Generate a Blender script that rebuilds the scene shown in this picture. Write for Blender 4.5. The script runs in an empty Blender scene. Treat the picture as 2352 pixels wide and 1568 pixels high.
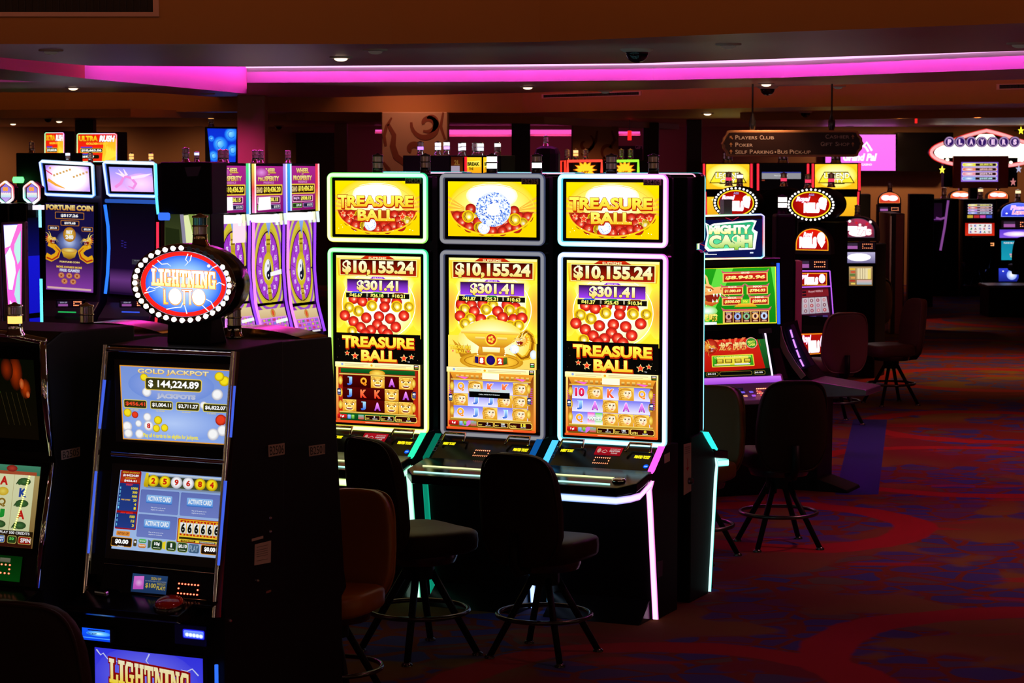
import bpy, bmesh, math, random
from math import pi, sin, cos, radians
from mathutils import Vector
random.seed(7)
sc = bpy.context.scene
COL = sc.collection

# ------------------------------------------------------------------ camera, world, exposure
CX, CY, FP, CZ = 1176.0, 784.0, 5227.0, 2.3          # image centre, focal length in pixels, lens height
PITCH = math.atan(439 / 5227)
cam_data = bpy.data.cameras.new('camera')
cam = bpy.data.objects.new('camera', cam_data)
COL.objects.link(cam)
cam.location = (0, 0, CZ)
cam.rotation_euler = (pi / 2 - PITCH, 0, 0)
cam_data.sensor_width = 36.0
cam_data.lens = 36.0 * FP / 2352.0
cam_data.clip_end = 200
cam_data.dof.use_dof = True
cam_data.dof.focus_distance = 11.0
cam_data.dof.aperture_fstop = 11.0
sc.camera = cam
sc.view_settings.view_transform = 'Standard'
sc.view_settings.look = 'None'
sc.view_settings.exposure = 0.0
sc.view_settings.gamma = 1.0
world = bpy.data.worlds.new('hall_dark')
sc.world = world
world.use_nodes = True
def hall_glow():
    """the rest of the dim hall beyond the open end: a low band of warm game-floor glow with brighter patches"""
    nt = world.node_tree; N = nt.nodes; Lk = nt.links; bg = N['Background']
    tc = N.new('ShaderNodeTexCoord'); sx = N.new('ShaderNodeSeparateXYZ'); Lk.new(tc.outputs['Generated'], sx.inputs[0])
    ab = N.new('ShaderNodeMath'); ab.operation = 'ABSOLUTE'; Lk.new(sx.outputs[2], ab.inputs[0])
    mr = N.new('ShaderNodeMapRange'); mr.inputs[1].default_value = .35; mr.inputs[2].default_value = .02; mr.inputs[3].default_value = .01; mr.inputs[4].default_value = BAND; Lk.new(ab.outputs[0], mr.inputs[0])
    vo = N.new('ShaderNodeTexVoronoi'); vo.inputs['Scale'].default_value = 9.0; Lk.new(tc.outputs['Generated'], vo.inputs['Vector'])
    sp = N.new('ShaderNodeMapRange'); sp.inputs[1].default_value = .25; sp.inputs[2].default_value = .17; sp.inputs[3].default_value = .5; sp.inputs[4].default_value = 45.0; Lk.new(vo.outputs['Distance'], sp.inputs[0])
    mx = N.new('ShaderNodeMix'); mx.data_type = 'RGBA'; mx.inputs[0].default_value = .45; mx.inputs[6].default_value = (1.0, .36, .16, 1); Lk.new(vo.outputs['Color'], mx.inputs[7])
    ml = N.new('ShaderNodeMath'); ml.operation = 'MULTIPLY'; Lk.new(mr.outputs[0], ml.inputs[0]); Lk.new(sp.outputs[0], ml.inputs[1])
    Lk.new(mx.outputs[2], bg.inputs[0]); Lk.new(ml.outputs[0], bg.inputs[1])
BAND = 0.14
hall_glow()

# ------------------------------------------------------------------ colours and materials
def lin(c):
    if isinstance(c, str):
        c = tuple(int(c[i:i + 2], 16) for i in (0, 2, 4))
    return tuple(((v / 255) / 12.92 if v <= 10 else ((v / 255 + 0.055) / 1.055) ** 2.4) for v in c)

def mat(name, col, rough=0.5, metal=0.0, spec=0.5, bump=0.0, bscale=200.0, var=0.0, trans=0.0, coat=0.0):
    m = bpy.data.materials.new(name)
    m.use_nodes = True
    nt = m.node_tree
    b = nt.nodes['Principled BSDF']
    b.inputs['Base Color'].default_value = (*col, 1)
    b.inputs['Roughness'].default_value = rough
    b.inputs['Metallic'].default_value = metal
    b.inputs['Specular IOR Level'].default_value = spec
    b.inputs['Transmission Weight'].default_value = trans
    b.inputs['Coat Weight'].default_value = coat
    if bump or var:
        tc = nt.nodes.new('ShaderNodeTexCoord')
        nz = nt.nodes.new('ShaderNodeTexNoise')
        nz.inputs['Scale'].default_value = bscale
        nz.inputs['Detail'].default_value = 4
        nt.links.new(tc.outputs['Object'], nz.inputs['Vector'])
        if bump:
            bp = nt.nodes.new('ShaderNodeBump')
            bp.inputs['Strength'].default_value = bump
            bp.inputs['Distance'].default_value = 0.004
            nt.links.new(nz.outputs['Fac'], bp.inputs['Height'])
            nt.links.new(bp.outputs['Normal'], b.inputs['Normal'])
        if var:
            mr = nt.nodes.new('ShaderNodeMapRange')
            mr.inputs[3].default_value = rough - var
            mr.inputs[4].default_value = rough + var
            nt.links.new(nz.outputs['Fac'], mr.inputs[0])
            nt.links.new(mr.outputs[0], b.inputs['Roughness'])
    return m

def glow_mat(name, sampled=True):
    """lit display: the picture's own colours come from the corner colours, as a screen's pixels do"""
    m = bpy.data.materials.new(name)
    m.use_nodes = True
    nt = m.node_tree
    nt.nodes.remove(nt.nodes['Principled BSDF'])
    out = nt.nodes['Material Output']
    at = nt.nodes.new('ShaderNodeAttribute')
    at.attribute_name = 'Col'
    em = nt.nodes.new('ShaderNodeEmission')
    nt.links.new(at.outputs['Color'], em.inputs['Color'])
    nt.links.new(em.outputs[0], out.inputs['Surface'])
    m.cycles.emission_sampling = 'AUTO' if sampled else 'NONE'
    return m

M = {}
M['glow'] = glow_mat('lit_display')
M['art'] = glow_mat('lit_display_detail', False)
M['black'] = mat('black_gloss_plastic', (0.006, 0.0058, 0.0065), 0.17, spec=0.13, var=0.04, bscale=30)
M['matte'] = mat('black_powder_coat', (0.007, 0.006, 0.007), 0.5, spec=0.14, bump=0.15, bscale=700)
M['dark'] = mat('charcoal_plastic', (0.022, 0.02, 0.024), 0.42, spec=0.4, bump=0.1, bscale=500)
M['purp'] = mat('violet_tinted_plastic', (0.05, 0.03, 0.07), 0.35, spec=0.5, bump=0.05, bscale=300)
M['grey'] = mat('grey_lacquer', (0.24, 0.21, 0.25), 0.3, metal=0.3, var=0.08, bscale=20)
M['slate'] = mat('slate_frame', (0.20, 0.22, 0.30), 0.3, metal=0.2, var=0.05, bscale=40)
M['chrome'] = mat('chrome_trim', (0.82, 0.81, 0.80), 0.055, metal=1.0, var=0.02, bscale=25)
M['brass'] = mat('brass_tinted_chrome', (0.62, 0.45, 0.24), 0.16, metal=1.0, var=0.04, bscale=25)
M['steel'] = mat('dark_steel', (0.10, 0.095, 0.10), 0.25, metal=0.9, var=0.05, bscale=40)
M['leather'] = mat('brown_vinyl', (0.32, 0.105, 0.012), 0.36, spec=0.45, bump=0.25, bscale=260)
M['leatherd'] = mat('dark_brown_vinyl', (0.026, 0.011, 0.007), 0.46, spec=0.09, bump=0.25, bscale=260)
M['leathert'] = mat('amber_lit_vinyl', (0.13, 0.048, 0.008), 0.38, spec=0.3, bump=0.25, bscale=260)  # base colour holds the warm amber light on one stool back
M['leatherp'] = mat('plum_vinyl', (0.15, 0.06, 0.07), 0.4, spec=0.45, bump=0.25, bscale=260)
M['lens'] = mat('clear_beacon_lens', (0.80, 0.72, 0.70), 0.14, spec=0.6, trans=0.45)
M['lensb'] = mat('blue_beacon_lens', (0.05, 0.35, 0.5), 0.12, spec=0.6, trans=0.6)
M['sticker'] = mat('cream_sticker', (0.62, 0.46, 0.36), 0.6, bump=0.05, bscale=90)
M['ink'] = mat('dark_ink', (0.02, 0.016, 0.016), 0.7, bump=0.02, bscale=90)
M['redink'] = mat('red_ink', (0.55, 0.03, 0.04), 0.6, bump=0.02, bscale=90)
M['wood'] = mat('rose_toned_wood', (0.62, 0.27, 0.25), 0.4, bump=0.12, bscale=30)  # rose tone also carries the pink light on the partition post front
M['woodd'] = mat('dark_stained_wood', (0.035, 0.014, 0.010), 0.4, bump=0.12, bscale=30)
M['white'] = mat('ivory_paint', (0.75, 0.66, 0.56), 0.5, bump=0.03, bscale=80)
M['gold'] = mat('gold_paint', (0.80, 0.40, 0.16), 0.4, metal=0.1, bump=0.05, bscale=60)
M['domeg'] = mat('smoked_dome', (0.012, 0.010, 0.014), 0.06, spec=0.7, var=0.02, bscale=5)
M['redp'] = mat('red_translucent_button', (0.5, 0.02, 0.01), 0.12, spec=0.6, var=0.03, bscale=20)
M['bluep'] = mat('blue_lacquer', (0.015, 0.02, 0.55), 0.4, var=0.05, bscale=20)

# ------------------------------------------------------------------ pixel rays
def ray(px, py):
    u = CY - py
    return Vector((px - CX, FP * cos(PITCH) + u * sin(PITCH), -FP * sin(PITCH) + u * cos(PITCH)))
CAMP = Vector((0, 0, CZ))
def at_y(px, py, y):
    d = ray(px, py); return CAMP + d * (y / d.y)
def at_z(px, py, z):
    d = ray(px, py); return CAMP + d * ((z - CZ) / d.z)

class Fr:
    """a local frame: x along the row, y away from the viewer's side, z up"""
    def __init__(s, o, deg):
        a = radians(deg)
        s.O = Vector((o[0], o[1], 0)); s.deg = deg; s.rz = -a
        s.U = Vector((cos(a), -sin(a), 0)); s.V = Vector((sin(a), cos(a), 0))
    def hit(s, px, py, y=0.0, z=0.0, t=0.0):
        t = radians(t)
        n = -s.V * cos(t) + Vector((0, 0, 1)) * sin(t)
        d = ray(px, py)
        k = n.dot(s.O + s.V * y + Vector((0, 0, z)) - CAMP) / n.dot(d)
        q = CAMP + d * k - s.O
        return Vector((q.dot(s.U), q.dot(s.V), q.z))
    def side(s, px, py, x):
        d = ray(px, py)
        k = s.U.dot(s.O + s.U * x - CAMP) / s.U.dot(d)
        q = CAMP + d * k - s.O
        return Vector((q.dot(s.U), q.dot(s.V), q.z))
    def w(s, x, y, z=0.0):
        return s.O + s.U * x + s.V * y + Vector((0, 0, z))

# ------------------------------------------------------------------ objects
def tag(o, label=None, cat=None, group=None, kind=None):
    if label: o['label'] = label
    if cat: o['category'] = cat
    if group: o['group'] = group
    if kind: o['kind'] = kind
    return o
def thing(name, label, cat, loc=(0, 0, 0), rz=0.0, group=None):
    o = bpy.data.objects.new(name, None)
    o.empty_display_size = 0.1
    COL.objects.link(o)
    o.location = loc; o.rotation_euler = (0, 0, rz)
    return tag(o, label, cat, group)

class MB:
    def __init__(s):
        s.v = []; s.f = []; s.mi = []; s.fc = []; s.sm = []
    def face(s, pts, m=0, col=None, smooth=False):
        b = len(s.v)
        s.v += [tuple(p) for p in pts]
        s.f.append(tuple(range(b, b + len(pts)))); s.mi.append(m); s.sm.append(smooth)
        s.fc.append(col)
    def raw(s, vs, fs, m=0, smooth=False, cols=None):
        b = len(s.v)
        s.v += [tuple(p) for p in vs]
        for i, f in enumerate(fs):
            s.f.append(tuple(b + k for k in f)); s.mi.append(m); s.sm.append(smooth)
            s.fc.append([cols[k] for k in f] if cols else None)
    def box(s, x0, y0, z0, x1, y1, z1, m=0, col=None):
        vs = [(x, y, z) for z in (z0, z1) for y in (y0, y1) for x in (x0, x1)]
        s.raw(vs, [(0, 2, 3, 1), (4, 5, 7, 6), (0, 1, 5, 4), (2, 6, 7, 3), (0, 4, 6, 2), (1, 3, 7, 5)], m, False, [col] * 8 if col else None)
    def prism(s, prof, x0, x1, m=0):
        """side profile of (y, z) points swept across x"""
        n = len(prof)
        vs = [(x0, y, z) for y, z in prof] + [(x1, y, z) for y, z in prof]
        s.raw(vs, [tuple(range(n)), tuple(range(2 * n - 1, n - 1, -1))] + [(i, n + i, n + (i + 1) % n, (i + 1) % n) for i in range(n)], m)
    def slab(s, pts, y0, y1, m=0, smooth=False):
        """front outline of (x, z) points with depth along y"""
        n = len(pts)
        vs = [(x, y0, z) for x, z in pts] + [(x, y1, z) for x, z in pts]
        s.raw(vs, [tuple(range(n)), tuple(range(2 * n - 1, n - 1, -1))], m)
        s.raw(vs, [(i, n + i, n + (i + 1) % n, (i + 1) % n) for i in range(n)], m, smooth)
    def lathe(s, prof, c=(0, 0, 0), n=20, m=0, smooth=True, col=None):
        vs = []
        for r, z in prof:
            for i in range(n):
                a = 2 * pi * i / n
                vs.append((c[0] + r * cos(a), c[1] + r * sin(a), c[2] + z))
        fs = [(j * n + i, j * n + (i + 1) % n, (j + 1) * n + (i + 1) % n, (j + 1) * n + i) for j in range(len(prof) - 1) for i in range(n)]
        s.raw(vs, fs, m, smooth, [col] * len(vs) if col else None)
        k = (len(prof) - 1) * n
        s.raw(vs, [tuple(range(n - 1, -1, -1)), tuple(range(k, k + n))], m, False, [col] * len(vs) if col else None)
    def tube(s, path, r, n=8, m=0, closed=False, cols=None, smooth=True):
        P = [Vector(p) for p in path]; k = len(P); vs = []; vc = []
        ref = None
        for i in range(k):
            a = P[(i - 1) % k] if (closed or i > 0) else P[i]
            b = P[(i + 1) % k] if (closed or i < k - 1) else P[i]
            t = (b - a).normalized()
            if ref is None:
                ref = t.orthogonal().normalized()
            ref = (ref - t * ref.dot(t)).normalized()
            q = t.cross(ref)
            rr = r[i] if isinstance(r, (list, tuple)) else r
            for j in range(n):
                an = 2 * pi * j / n
                vs.append(P[i] + (ref * cos(an) + q * sin(an)) * rr)
                if cols: vc.append(cols[i])
        fs = []
        for i in range(k if closed else k - 1):
            for j in range(n):
                fs.append((i * n + j, i * n + (j + 1) % n, ((i + 1) % k) * n + (j + 1) % n, ((i + 1) % k) * n + j))
        if not closed:
            fs += [tuple(range(n - 1, -1, -1)), tuple(range((k - 1) * n, k * n))]
        s.raw(vs, fs, m, smooth, vc if cols else None)
    def build(s, name, mats, parent=None, loc=None, bevel=0.0, sub=0, rot=None):
        me = bpy.data.meshes.new(name)
        me.from_pydata(s.v, [], s.f)
        mats = mats if isinstance(mats, (list, tuple)) else [mats]
        for m_ in mats: me.materials.append(M[m_] if isinstance(m_, str) else m_)
        for p, mi, sm in zip(me.polygons, s.mi, s.sm):
            p.material_index = mi; p.use_smooth = sm
        if any(c is not None for c in s.fc):
            ca = me.color_attributes.new('Col', 'FLOAT_COLOR', 'CORNER')
            buf = []
            for f, c in zip(s.f, s.fc):
                if c is None: buf += [0, 0, 0, 1] * len(f)
                elif isinstance(c[0], (int, float)): buf += [*c, 1] * len(f)
                else:
                    for k in c: buf += [*k, 1]
            ca.data.foreach_set('color', buf)
        if bevel or sub:
            bm = bmesh.new(); bm.from_mesh(me)
            bmesh.ops.remove_doubles(bm, verts=bm.verts, dist=1e-5)
            bmesh.ops.recalc_face_normals(bm, faces=bm.faces)
            bm.to_mesh(me); bm.free()
        o = bpy.data.objects.new(name, me)
        COL.objects.link(o)
        if parent: o.parent = parent
        if loc is not None: o.location = loc
        if rot is not None: o.rotation_euler = rot
        if bevel:
            md = o.modifiers.new('bevel', 'BEVEL'); md.width = bevel; md.segments = 2; md.limit_method = 'ANGLE'; md.angle_limit = radians(40)
        if sub:
            md = o.modifiers.new('sub', 'SUBSURF'); md.levels = sub; md.render_levels = sub
        return o

def copy_tree(o, parent=None):
    c = o.copy(); COL.objects.link(c); c.parent = parent
    for ch in list(o.children): copy_tree(ch, c)
    return c

def rrect(x0, z0, x1, z1, r, n=5):
    pts = []
    for cx, cz, a0 in ((x1 - r, z1 - r, 0), (x0 + r, z1 - r, pi / 2), (x0 + r, z0 + r, pi), (x1 - r, z0 + r, 3 * pi / 2)):
        for i in range(n + 1):
            a = a0 + pi / 2 * i / n
            pts.append((cx + r * cos(a), cz + r * sin(a)))
    return pts

def ell(cx, cz, rx, rz, n=40, a0=0.0, a1=2 * pi):
    return [(cx + rx * cos(a0 + (a1 - a0) * i / n), cz + rz * sin(a0 + (a1 - a0) * i / n)) for i in range(n if a1 - a0 > 6.2 else n + 1)]

def mixc(a, b, t): return tuple(x + (y - x) * t for x, y in zip(a, b))
def ramp(stops, t):
    for (t0, c0), (t1, c1) in zip(stops, stops[1:]):
        if t <= t1: return mixc(c0, c1, 0 if t1 == t0 else (t - t0) / (t1 - t0))
    return stops[-1][1]

# ------------------------------------------------------------------ writing: glyph outlines kept as triangles
_TX = {}
def text_mesh(s, bold=0.0, shear=0.0):
    key = (s, round(bold, 3), round(shear, 2))
    if key in _TX: return _TX[key]
    cu = bpy.data.curves.new('writing', 'FONT')
    cu.body = s; cu.offset = bold; cu.shear = shear
    cu.resolution_u = 3; cu.fill_mode = 'FRONT'; cu.dimensions = '2D'
    ob = bpy.data.objects.new('writing', cu)
    COL.objects.link(ob)
    dg = bpy.context.evaluated_depsgraph_get()
    me = bpy.data.meshes.new_from_object(ob.evaluated_get(dg))
    vs = [(v.co.x, v.co.y) for v in me.vertices]
    fs = [tuple(p.vertices) for p in me.polygons]
    bpy.data.objects.remove(ob); bpy.data.curves.remove(cu); bpy.data.meshes.remove(me)
    xs = [v[0] for v in vs] or [0, 1]; ys = [v[1] for v in vs] or [0, 1]
    _TX[key] = (vs, fs, (min(xs), min(ys), max(xs), max(ys)))
    return _TX[key]

def ink_text(mb, s, mapf, x0, y0, x1, y1, m=0, bold=0.01):
    """printed (unlit) writing: mapf(x, y) -> point, y downwards"""
    vs, fs, (a, b, c, d) = text_mesh(s, bold)
    mb.raw([mapf(x0 + (x - a) / (c - a) * (x1 - x0), y1 - (y - b) / (d - b) * (y1 - y0)) for x, y in vs], fs, m)

SLAB = {  # slab-serif capitals, boxes (x0,y0,x1,y1) in a 10 x 10 cell, y down
    'L': ([(1.6, 0, 4.4, 10), (0.4, 0, 5.6, 1.6), (0.4, 8.4, 9.6, 10), (7.4, 6.2, 9.6, 10)], []),
    'I': ([(3.4, 0, 6.6, 10), (1.8, 0, 8.2, 1.6), (1.8, 8.4, 8.2, 10)], []),
    'H': ([(1.2, 0, 3.8, 10), (6.2, 0, 8.8, 10), (3, 4.2, 7, 5.8), (0.3, 0, 4.6, 1.6), (5.4, 0, 9.7, 1.6), (0.3, 8.4, 4.6, 10), (5.4, 8.4, 9.7, 10)], []),
    'T': ([(3.6, 0, 6.4, 10), (0.4, 0, 9.6, 1.8), (0.4, 0, 2.0, 3.8), (8.0, 0, 9.6, 3.8), (2.2, 8.4, 7.8, 10)], []),
    'N': ([(1.2, 0, 3.2, 10), (6.8, 0, 8.8, 10), (0.2, 0, 3.4, 1.6), (5.8, 0, 9.8, 1.6), (0.2, 8.4, 4.4, 10)], [[(1.2, 0), (4.0, 0), (8.8, 10), (6.4, 10)]]),
    'G': ([(0.6, 2.2, 3.2, 7.8), (2.0, 0, 7.0, 1.8), (2.0, 8.2, 7.0, 10), (6.8, 0.2, 8.8, 3.8), (6.4, 5.2, 8.8, 10), (5.0, 5.0, 9.8, 6.4)], [[(0.6, 2.4), (2.4, 0), (4.2, 0), (3.2, 3)], [(0.6, 7.6), (3.2, 7), (4.2, 10), (2.4, 10)]]),
}

class Art:
    """what a lit display shows: flat coloured shapes in display units, y down"""
    def __init__(s, W, H, gain=1.0):
        s.W, s.H, s.g = W, H, gain; s.it = []
    def c(s, col, g=None):
        return tuple(v * (g if g is not None else s.g) for v in lin(col))
    def add(s, vs, fs, cols, big=False): s.it.append((vs, fs, cols, big))
    def rect(s, x0, y0, x1, y1, c, c2=None, g=None, big=None, horiz=False, sub=1):
        a = s.c(c, g); b = s.c(c2 if c2 else c, g)
        big = (x1 - x0) * (y1 - y0) > 0.04 * s.W * s.H if big is None else big
        vs = []; cs = []; fs = []
        for i in range(sub + 1):
            t = i / sub
            y = y0 + (y1 - y0) * t
            vs += [(x0, y), (x1, y)]
            cs += [a, b] if horiz else [mixc(a, b, t)] * 2
            if i: fs.append((2 * i - 2, 2 * i - 1, 2 * i + 1, 2 * i))
        s.add(vs, fs, cs, big)
    def poly(s, pts, c, c2=None, g=None, big=False):
        a = s.c(c, g)
        if c2:
            b = s.c(c2, g); ys = [p[1] for p in pts]; lo, hi = min(ys), max(ys)
            cs = [mixc(a, b, (p[1] - lo) / (hi - lo + 1e-9)) for p in pts]
        else: cs = [a] * len(pts)
        s.add(pts, [tuple(range(len(pts)))], cs, big)
    def disc(s, cx, cy, rx, ry=None, ci='ffffff', co=None, hx=0, hy=0, n=24, g=None, gi=None, mid=None, big=False):
        ry = ry or rx
        a = s.c(ci, gi if gi is not None else g); b = s.c(co or ci, g)
        vs = [(cx + hx, cy + hy)]; cs = [a]; fs = []
        if mid:
            m = s.c(mid[1], g); k = mid[0]
            for i in range(n):
                an = 2 * pi * i / n
                vs.append((cx + hx * (1 - k) + rx * k * cos(an), cy + hy * (1 - k) + ry * k * sin(an))); cs.append(m)
            fs += [(0, 1 + i, 1 + (i + 1) % n) for i in range(n)]
        o = len(vs)
        for i in range(n):
            an = 2 * pi * i / n
            vs.append((cx + rx * cos(an), cy + ry * sin(an))); cs.append(b)
        if mid: fs += [(1 + i, o + i, o + (i + 1) % n, 1 + (i + 1) % n) for i in range(n)]
        else: fs += [(0, o + i, o + (i + 1) % n) for i in range(n)]
        s.add(vs, fs, cs, big)
    def ring(s, cx, cy, rx, ry, w, c, n=36, a0=0, a1=2 * pi, g=None, wy=None):
        col = s.c(c, g); vs = []
        for i in range(n + 1):
            an = a0 + (a1 - a0) * i / n
            vs += [(cx + rx * cos(an), cy + ry * sin(an)), (cx + (rx - w) * cos(an), cy + (ry - (wy or w)) * sin(an))]
        s.add(vs, [(2 * i, 2 * i + 1, 2 * i + 3, 2 * i + 2) for i in range(n)], [col] * len(vs))
    def line(s, pts, w, c, g=None):
        col = s.c(c, g); vs = []; n = len(pts)
        for i, p in enumerate(pts):
            a = pts[max(i - 1, 0)]; b = pts[min(i + 1, n - 1)]
            dx, dy = b[0] - a[0], b[1] - a[1]; l = math.hypot(dx, dy) or 1
            ww = (w[i] if isinstance(w, (list, tuple)) else w) / 2
            vs += [(p[0] - dy / l * ww, p[1] + dx / l * ww), (p[0] + dy / l * ww, p[1] - dx / l * ww)]
        s.add(vs, [(2 * i, 2 * i + 1, 2 * i + 3, 2 * i + 2) for i in range(n - 1)], [col] * len(vs))
    def frame(s, x0, y0, x1, y1, w, c, g=None):
        for r in ((x0, y0, x1, y0 + w), (x0, y1 - w, x1, y1), (x0, y0 + w, x0 + w, y1 - w), (x1 - w, y0 + w, x1, y1 - w)):
            s.rect(*r, c, g=g, big=False)
    def rbox(s, x0, y0, x1, y1, r, c, c2=None, g=None):
        s.poly(rrect(x0, y0, x1, y1, r, 4), c, c2, g)
    def star(s, cx, cy, r, c, k=0.45, g=None, rot=0.0, n=5):
        s.poly([(cx + (r if i % 2 == 0 else r * k) * sin(pi * i / n + rot), cy - (r if i % 2 == 0 else r * k) * cos(pi * i / n + rot)) for i in range(2 * n)], c, g=g)
    def text(s, t, x0, y0, x1, y1, c, c2=None, bold=0.02, g=None, ol=None, ow=0.03, skew=0.0, shear=0.0, sh=None):
        vs, fs, (a, b, cc, d) = text_mesh(t, bold, shear)
        def put(vv, ff, ca, cb, dx=0, dy=0):
            P = []; cs = []
            for x, y in vv:
                fx = (x - a) / (cc - a); fy = (y - b) / (d - b)
                P.append((x0 + fx * (x1 - x0) + dx, y1 - fy * (y1 - y0) + skew * fx + dy))
                cs.append(mixc(ca, cb, min(1, max(0, 1 - fy))))
            s.add(P, ff, cs)
        if sh:
            k = s.c(sh[0], g); v2, f2, _ = text_mesh(t, bold + ow * (1 if ol else 0), shear)
            put(v2, f2, k, k, sh[1], sh[2])
        if ol:
            k = s.c(ol, g); v2, f2, _ = text_mesh(t, bold + ow, shear)
            put(v2, f2, k, k)
        put(vs, fs, s.c(c, g), s.c(c2 or c, g))
    def slab(s, word, x0, y0, x1, y1, c, c2, ol, ow, skew=0.0, g=None):
        n = len(word); wds = [6.2 if ch == 'I' else 10 for ch in word]; tot = sum(wds); k = (x1 - x0) / tot; h = (y1 - y0) / 10
        for pas in (0, 1):
            X = 0
            for ch, wd in zip(word, wds):
                ox = X - (1.9 if ch == 'I' else 0)
                B, Pp = SLAB[ch]
                shapes = [[(p, q), (r, q), (r, t), (p, t)] for p, q, r, t in B] + Pp
                for sh in shapes:
                    mx = sum(p[0] for p in sh) / len(sh); my = sum(p[1] for p in sh) / len(sh)
                    pts = []
                    for p in sh:
                        e = ow if pas == 0 else 0
                        xx = x0 + (ox + p[0]) * k + (e if p[0] > mx else -e)
                        yy = y0 + p[1] * h + (e if p[1] > my else -e) + skew * (xx - x0) / (x1 - x0)
                        pts.append((xx, yy))
                    if pas == 0: s.poly(pts, ol, g=g)
                    else:
                        cs = [mixc(s.c(c, g), s.c(c2, g), min(1, max(0, (p[1] - y0) / (y1 - y0)))) for p in pts]
                        s.add(pts, [tuple(range(len(pts)))], cs)
                X += wd
    def leds(s, x0, y0, x1, y1, nx=6, ny=3, r=1.4, c='ff5030', g=1.6, skew=0.0):
        for i in range(nx):
            for j in range(ny):
                if 0 < i < nx - 1 and 0 < j < ny - 1: continue
                fx = i / (nx - 1)
                x = x0 + (x1 - x0) * fx; y = y0 + (y1 - y0) * j / (ny - 1) + skew * fx
                s.disc(x, y, r, r, 'ffd0a0', c, n=8, g=g)
    def build(s, name, mapf, parent=None, step=0.00006, label=None, cuts=None):
        mb = MB()
        for k, (vs, fs, cs, big) in enumerate(s.it):
            h = 0.0002 + step * k
            if any(v[0] < -.01 or v[1] < -.01 or v[0] > s.W + .01 or v[1] > s.H + .01 for v in vs):  # keep inside the display
                nv, nf, nc = [], [], []
                for f in fs:
                    P = [(vs[i][0], vs[i][1], cs[i]) for i in f]
                    for ax, lim, sg in ((0, 0, 1), (0, s.W, -1), (1, 0, 1), (1, s.H, -1)):
                        R = []
                        for a, b in zip(P, P[1:] + P[:1]):
                            da, db = (a[ax] - lim) * sg, (b[ax] - lim) * sg
                            if da >= 0: R.append(a)
                            if da * db < 0:
                                u = da / (da - db); R.append((a[0] + (b[0] - a[0]) * u, a[1] + (b[1] - a[1]) * u, mixc(a[2], b[2], u)))
                        P = R
                    if len(P) > 2:
                        o = len(nv); nv += [(p[0], p[1]) for p in P]; nc += [p[2] for p in P]; nf.append(tuple(range(o, o + len(P))))
                vs, fs, cs = nv, nf, nc
            if cuts:  # bent screens: cut every shape where the screen bends
                nv, nf, nc = [], [], []
                for f in fs:
                    for lo, hi in zip(cuts, cuts[1:]):
                        P = [(vs[i][0], vs[i][1], cs[i]) for i in f]
                        for lim, sg in ((lo * s.H, 1), (hi * s.H, -1)):
                            if lim in (0, s.H): continue
                            R = []
                            for a, b in zip(P, P[1:] + P[:1]):
                                da, db = (a[1] - lim) * sg, (b[1] - lim) * sg
                                if da >= 0: R.append(a)
                                if da * db < 0:
                                    u = da / (da - db); R.append((a[0] + (b[0] - a[0]) * u, lim, mixc(a[2], b[2], u)))
                            P = R
                        if len(P) > 2:
                            o = len(nv); nv += [(p[0], p[1]) for p in P]; nc += [p[2] for p in P]; nf.append(tuple(range(o, o + len(P))))
                vs, fs, cs = nv, nf, nc
            mb.raw([mapf(x / s.W, y / s.H, h) for x, y in vs], fs, 0 if big else 1, False, cs)
        o = mb.build(name, ['glow', 'art'], parent)
        if label: o['label'] = label
        return o

def quad_map(tl, tr, br, bl):
    tl, tr, br, bl = map(Vector, (tl, tr, br, bl))
    n = (tr - tl).cross(tl - bl).normalized()
    def f(s_, t_, h):
        return tl.lerp(tr, s_).lerp(bl.lerp(br, s_), t_) + n * h
    return f
def rect_map(x0, z1, x1, z0, y):
    return quad_map((x0, y, z1), (x1, y, z1), (x1, y, z0), (x0, y, z0))
def px_map(fr, tl, tr, br, bl, y=0.0, z=0.0, t=0.0):
    return quad_map(*[fr.hit(p[0], p[1], y, z, t) for p in (tl, tr, br, bl)])

def neon(parent, name, path, w, stops, closed=False, depth=0.012, y=0.0, gain=1.6, edge=0.55):
    """lit light-guide strip lying in the x-z plane at depth y: a white-hot core between coloured edges"""
    P = [Vector((p[0], p[1])) for p in path]; k = len(P)
    L = [0.0]
    for i in range(1, k + (1 if closed else 0)): L.append(L[-1] + (P[i % k] - P[i - 1]).length)
    tot = L[-1]
    mb = MB(); vs = []; cs = []
    for i in range(k):
        a = P[(i - 1) % k] if closed or i else P[i]
        b = P[(i + 1) % k] if closed or i < k - 1 else P[i]
        t = (b - a).normalized(); nn = Vector((-t.y, t.x))
        c = lin(ramp_hex(stops, L[i] / tot))
        core = tuple((0.45 + 0.55 * v) * gain for v in c); ed = tuple(v * edge * gain for v in c)
        for o_, yy, cc in ((-0.5, 0, ed), (-0.42, -depth, ed), (-0.26, -depth * 1.15, core), (0.26, -depth * 1.15, core), (0.42, -depth, ed), (0.5, 0, ed)):
            q = P[i] + nn * (o_ * w)
            vs.append((q.x, y + yy, q.y)); cs.append(cc)
    fs = []
    for i in range(k if closed else k - 1):
        for j in range(5):
            fs.append((i * 6 + j, i * 6 + j + 1, ((i + 1) % k) * 6 + j + 1, ((i + 1) % k) * 6 + j))
    mb.raw(vs, fs, 0, False, cs)
    return mb.build(name, 'glow', parent)

def ramp_hex(stops, t):
    for (t0, c0), (t1, c1) in zip(stops, stops[1:]):
        if t <= t1:
            f = 0 if t1 == t0 else (t - t0) / (t1 - t0)
            A = [int(c0[i:i + 2], 16) for i in (0, 2, 4)]; B = [int(c1[i:i + 2], 16) for i in (0, 2, 4)]
            return tuple(a + (b - a) * f for a, b in zip(A, B))
    c = stops[-1][1]; return tuple(int(c[i:i + 2], 16) for i in (0, 2, 4))

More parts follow.
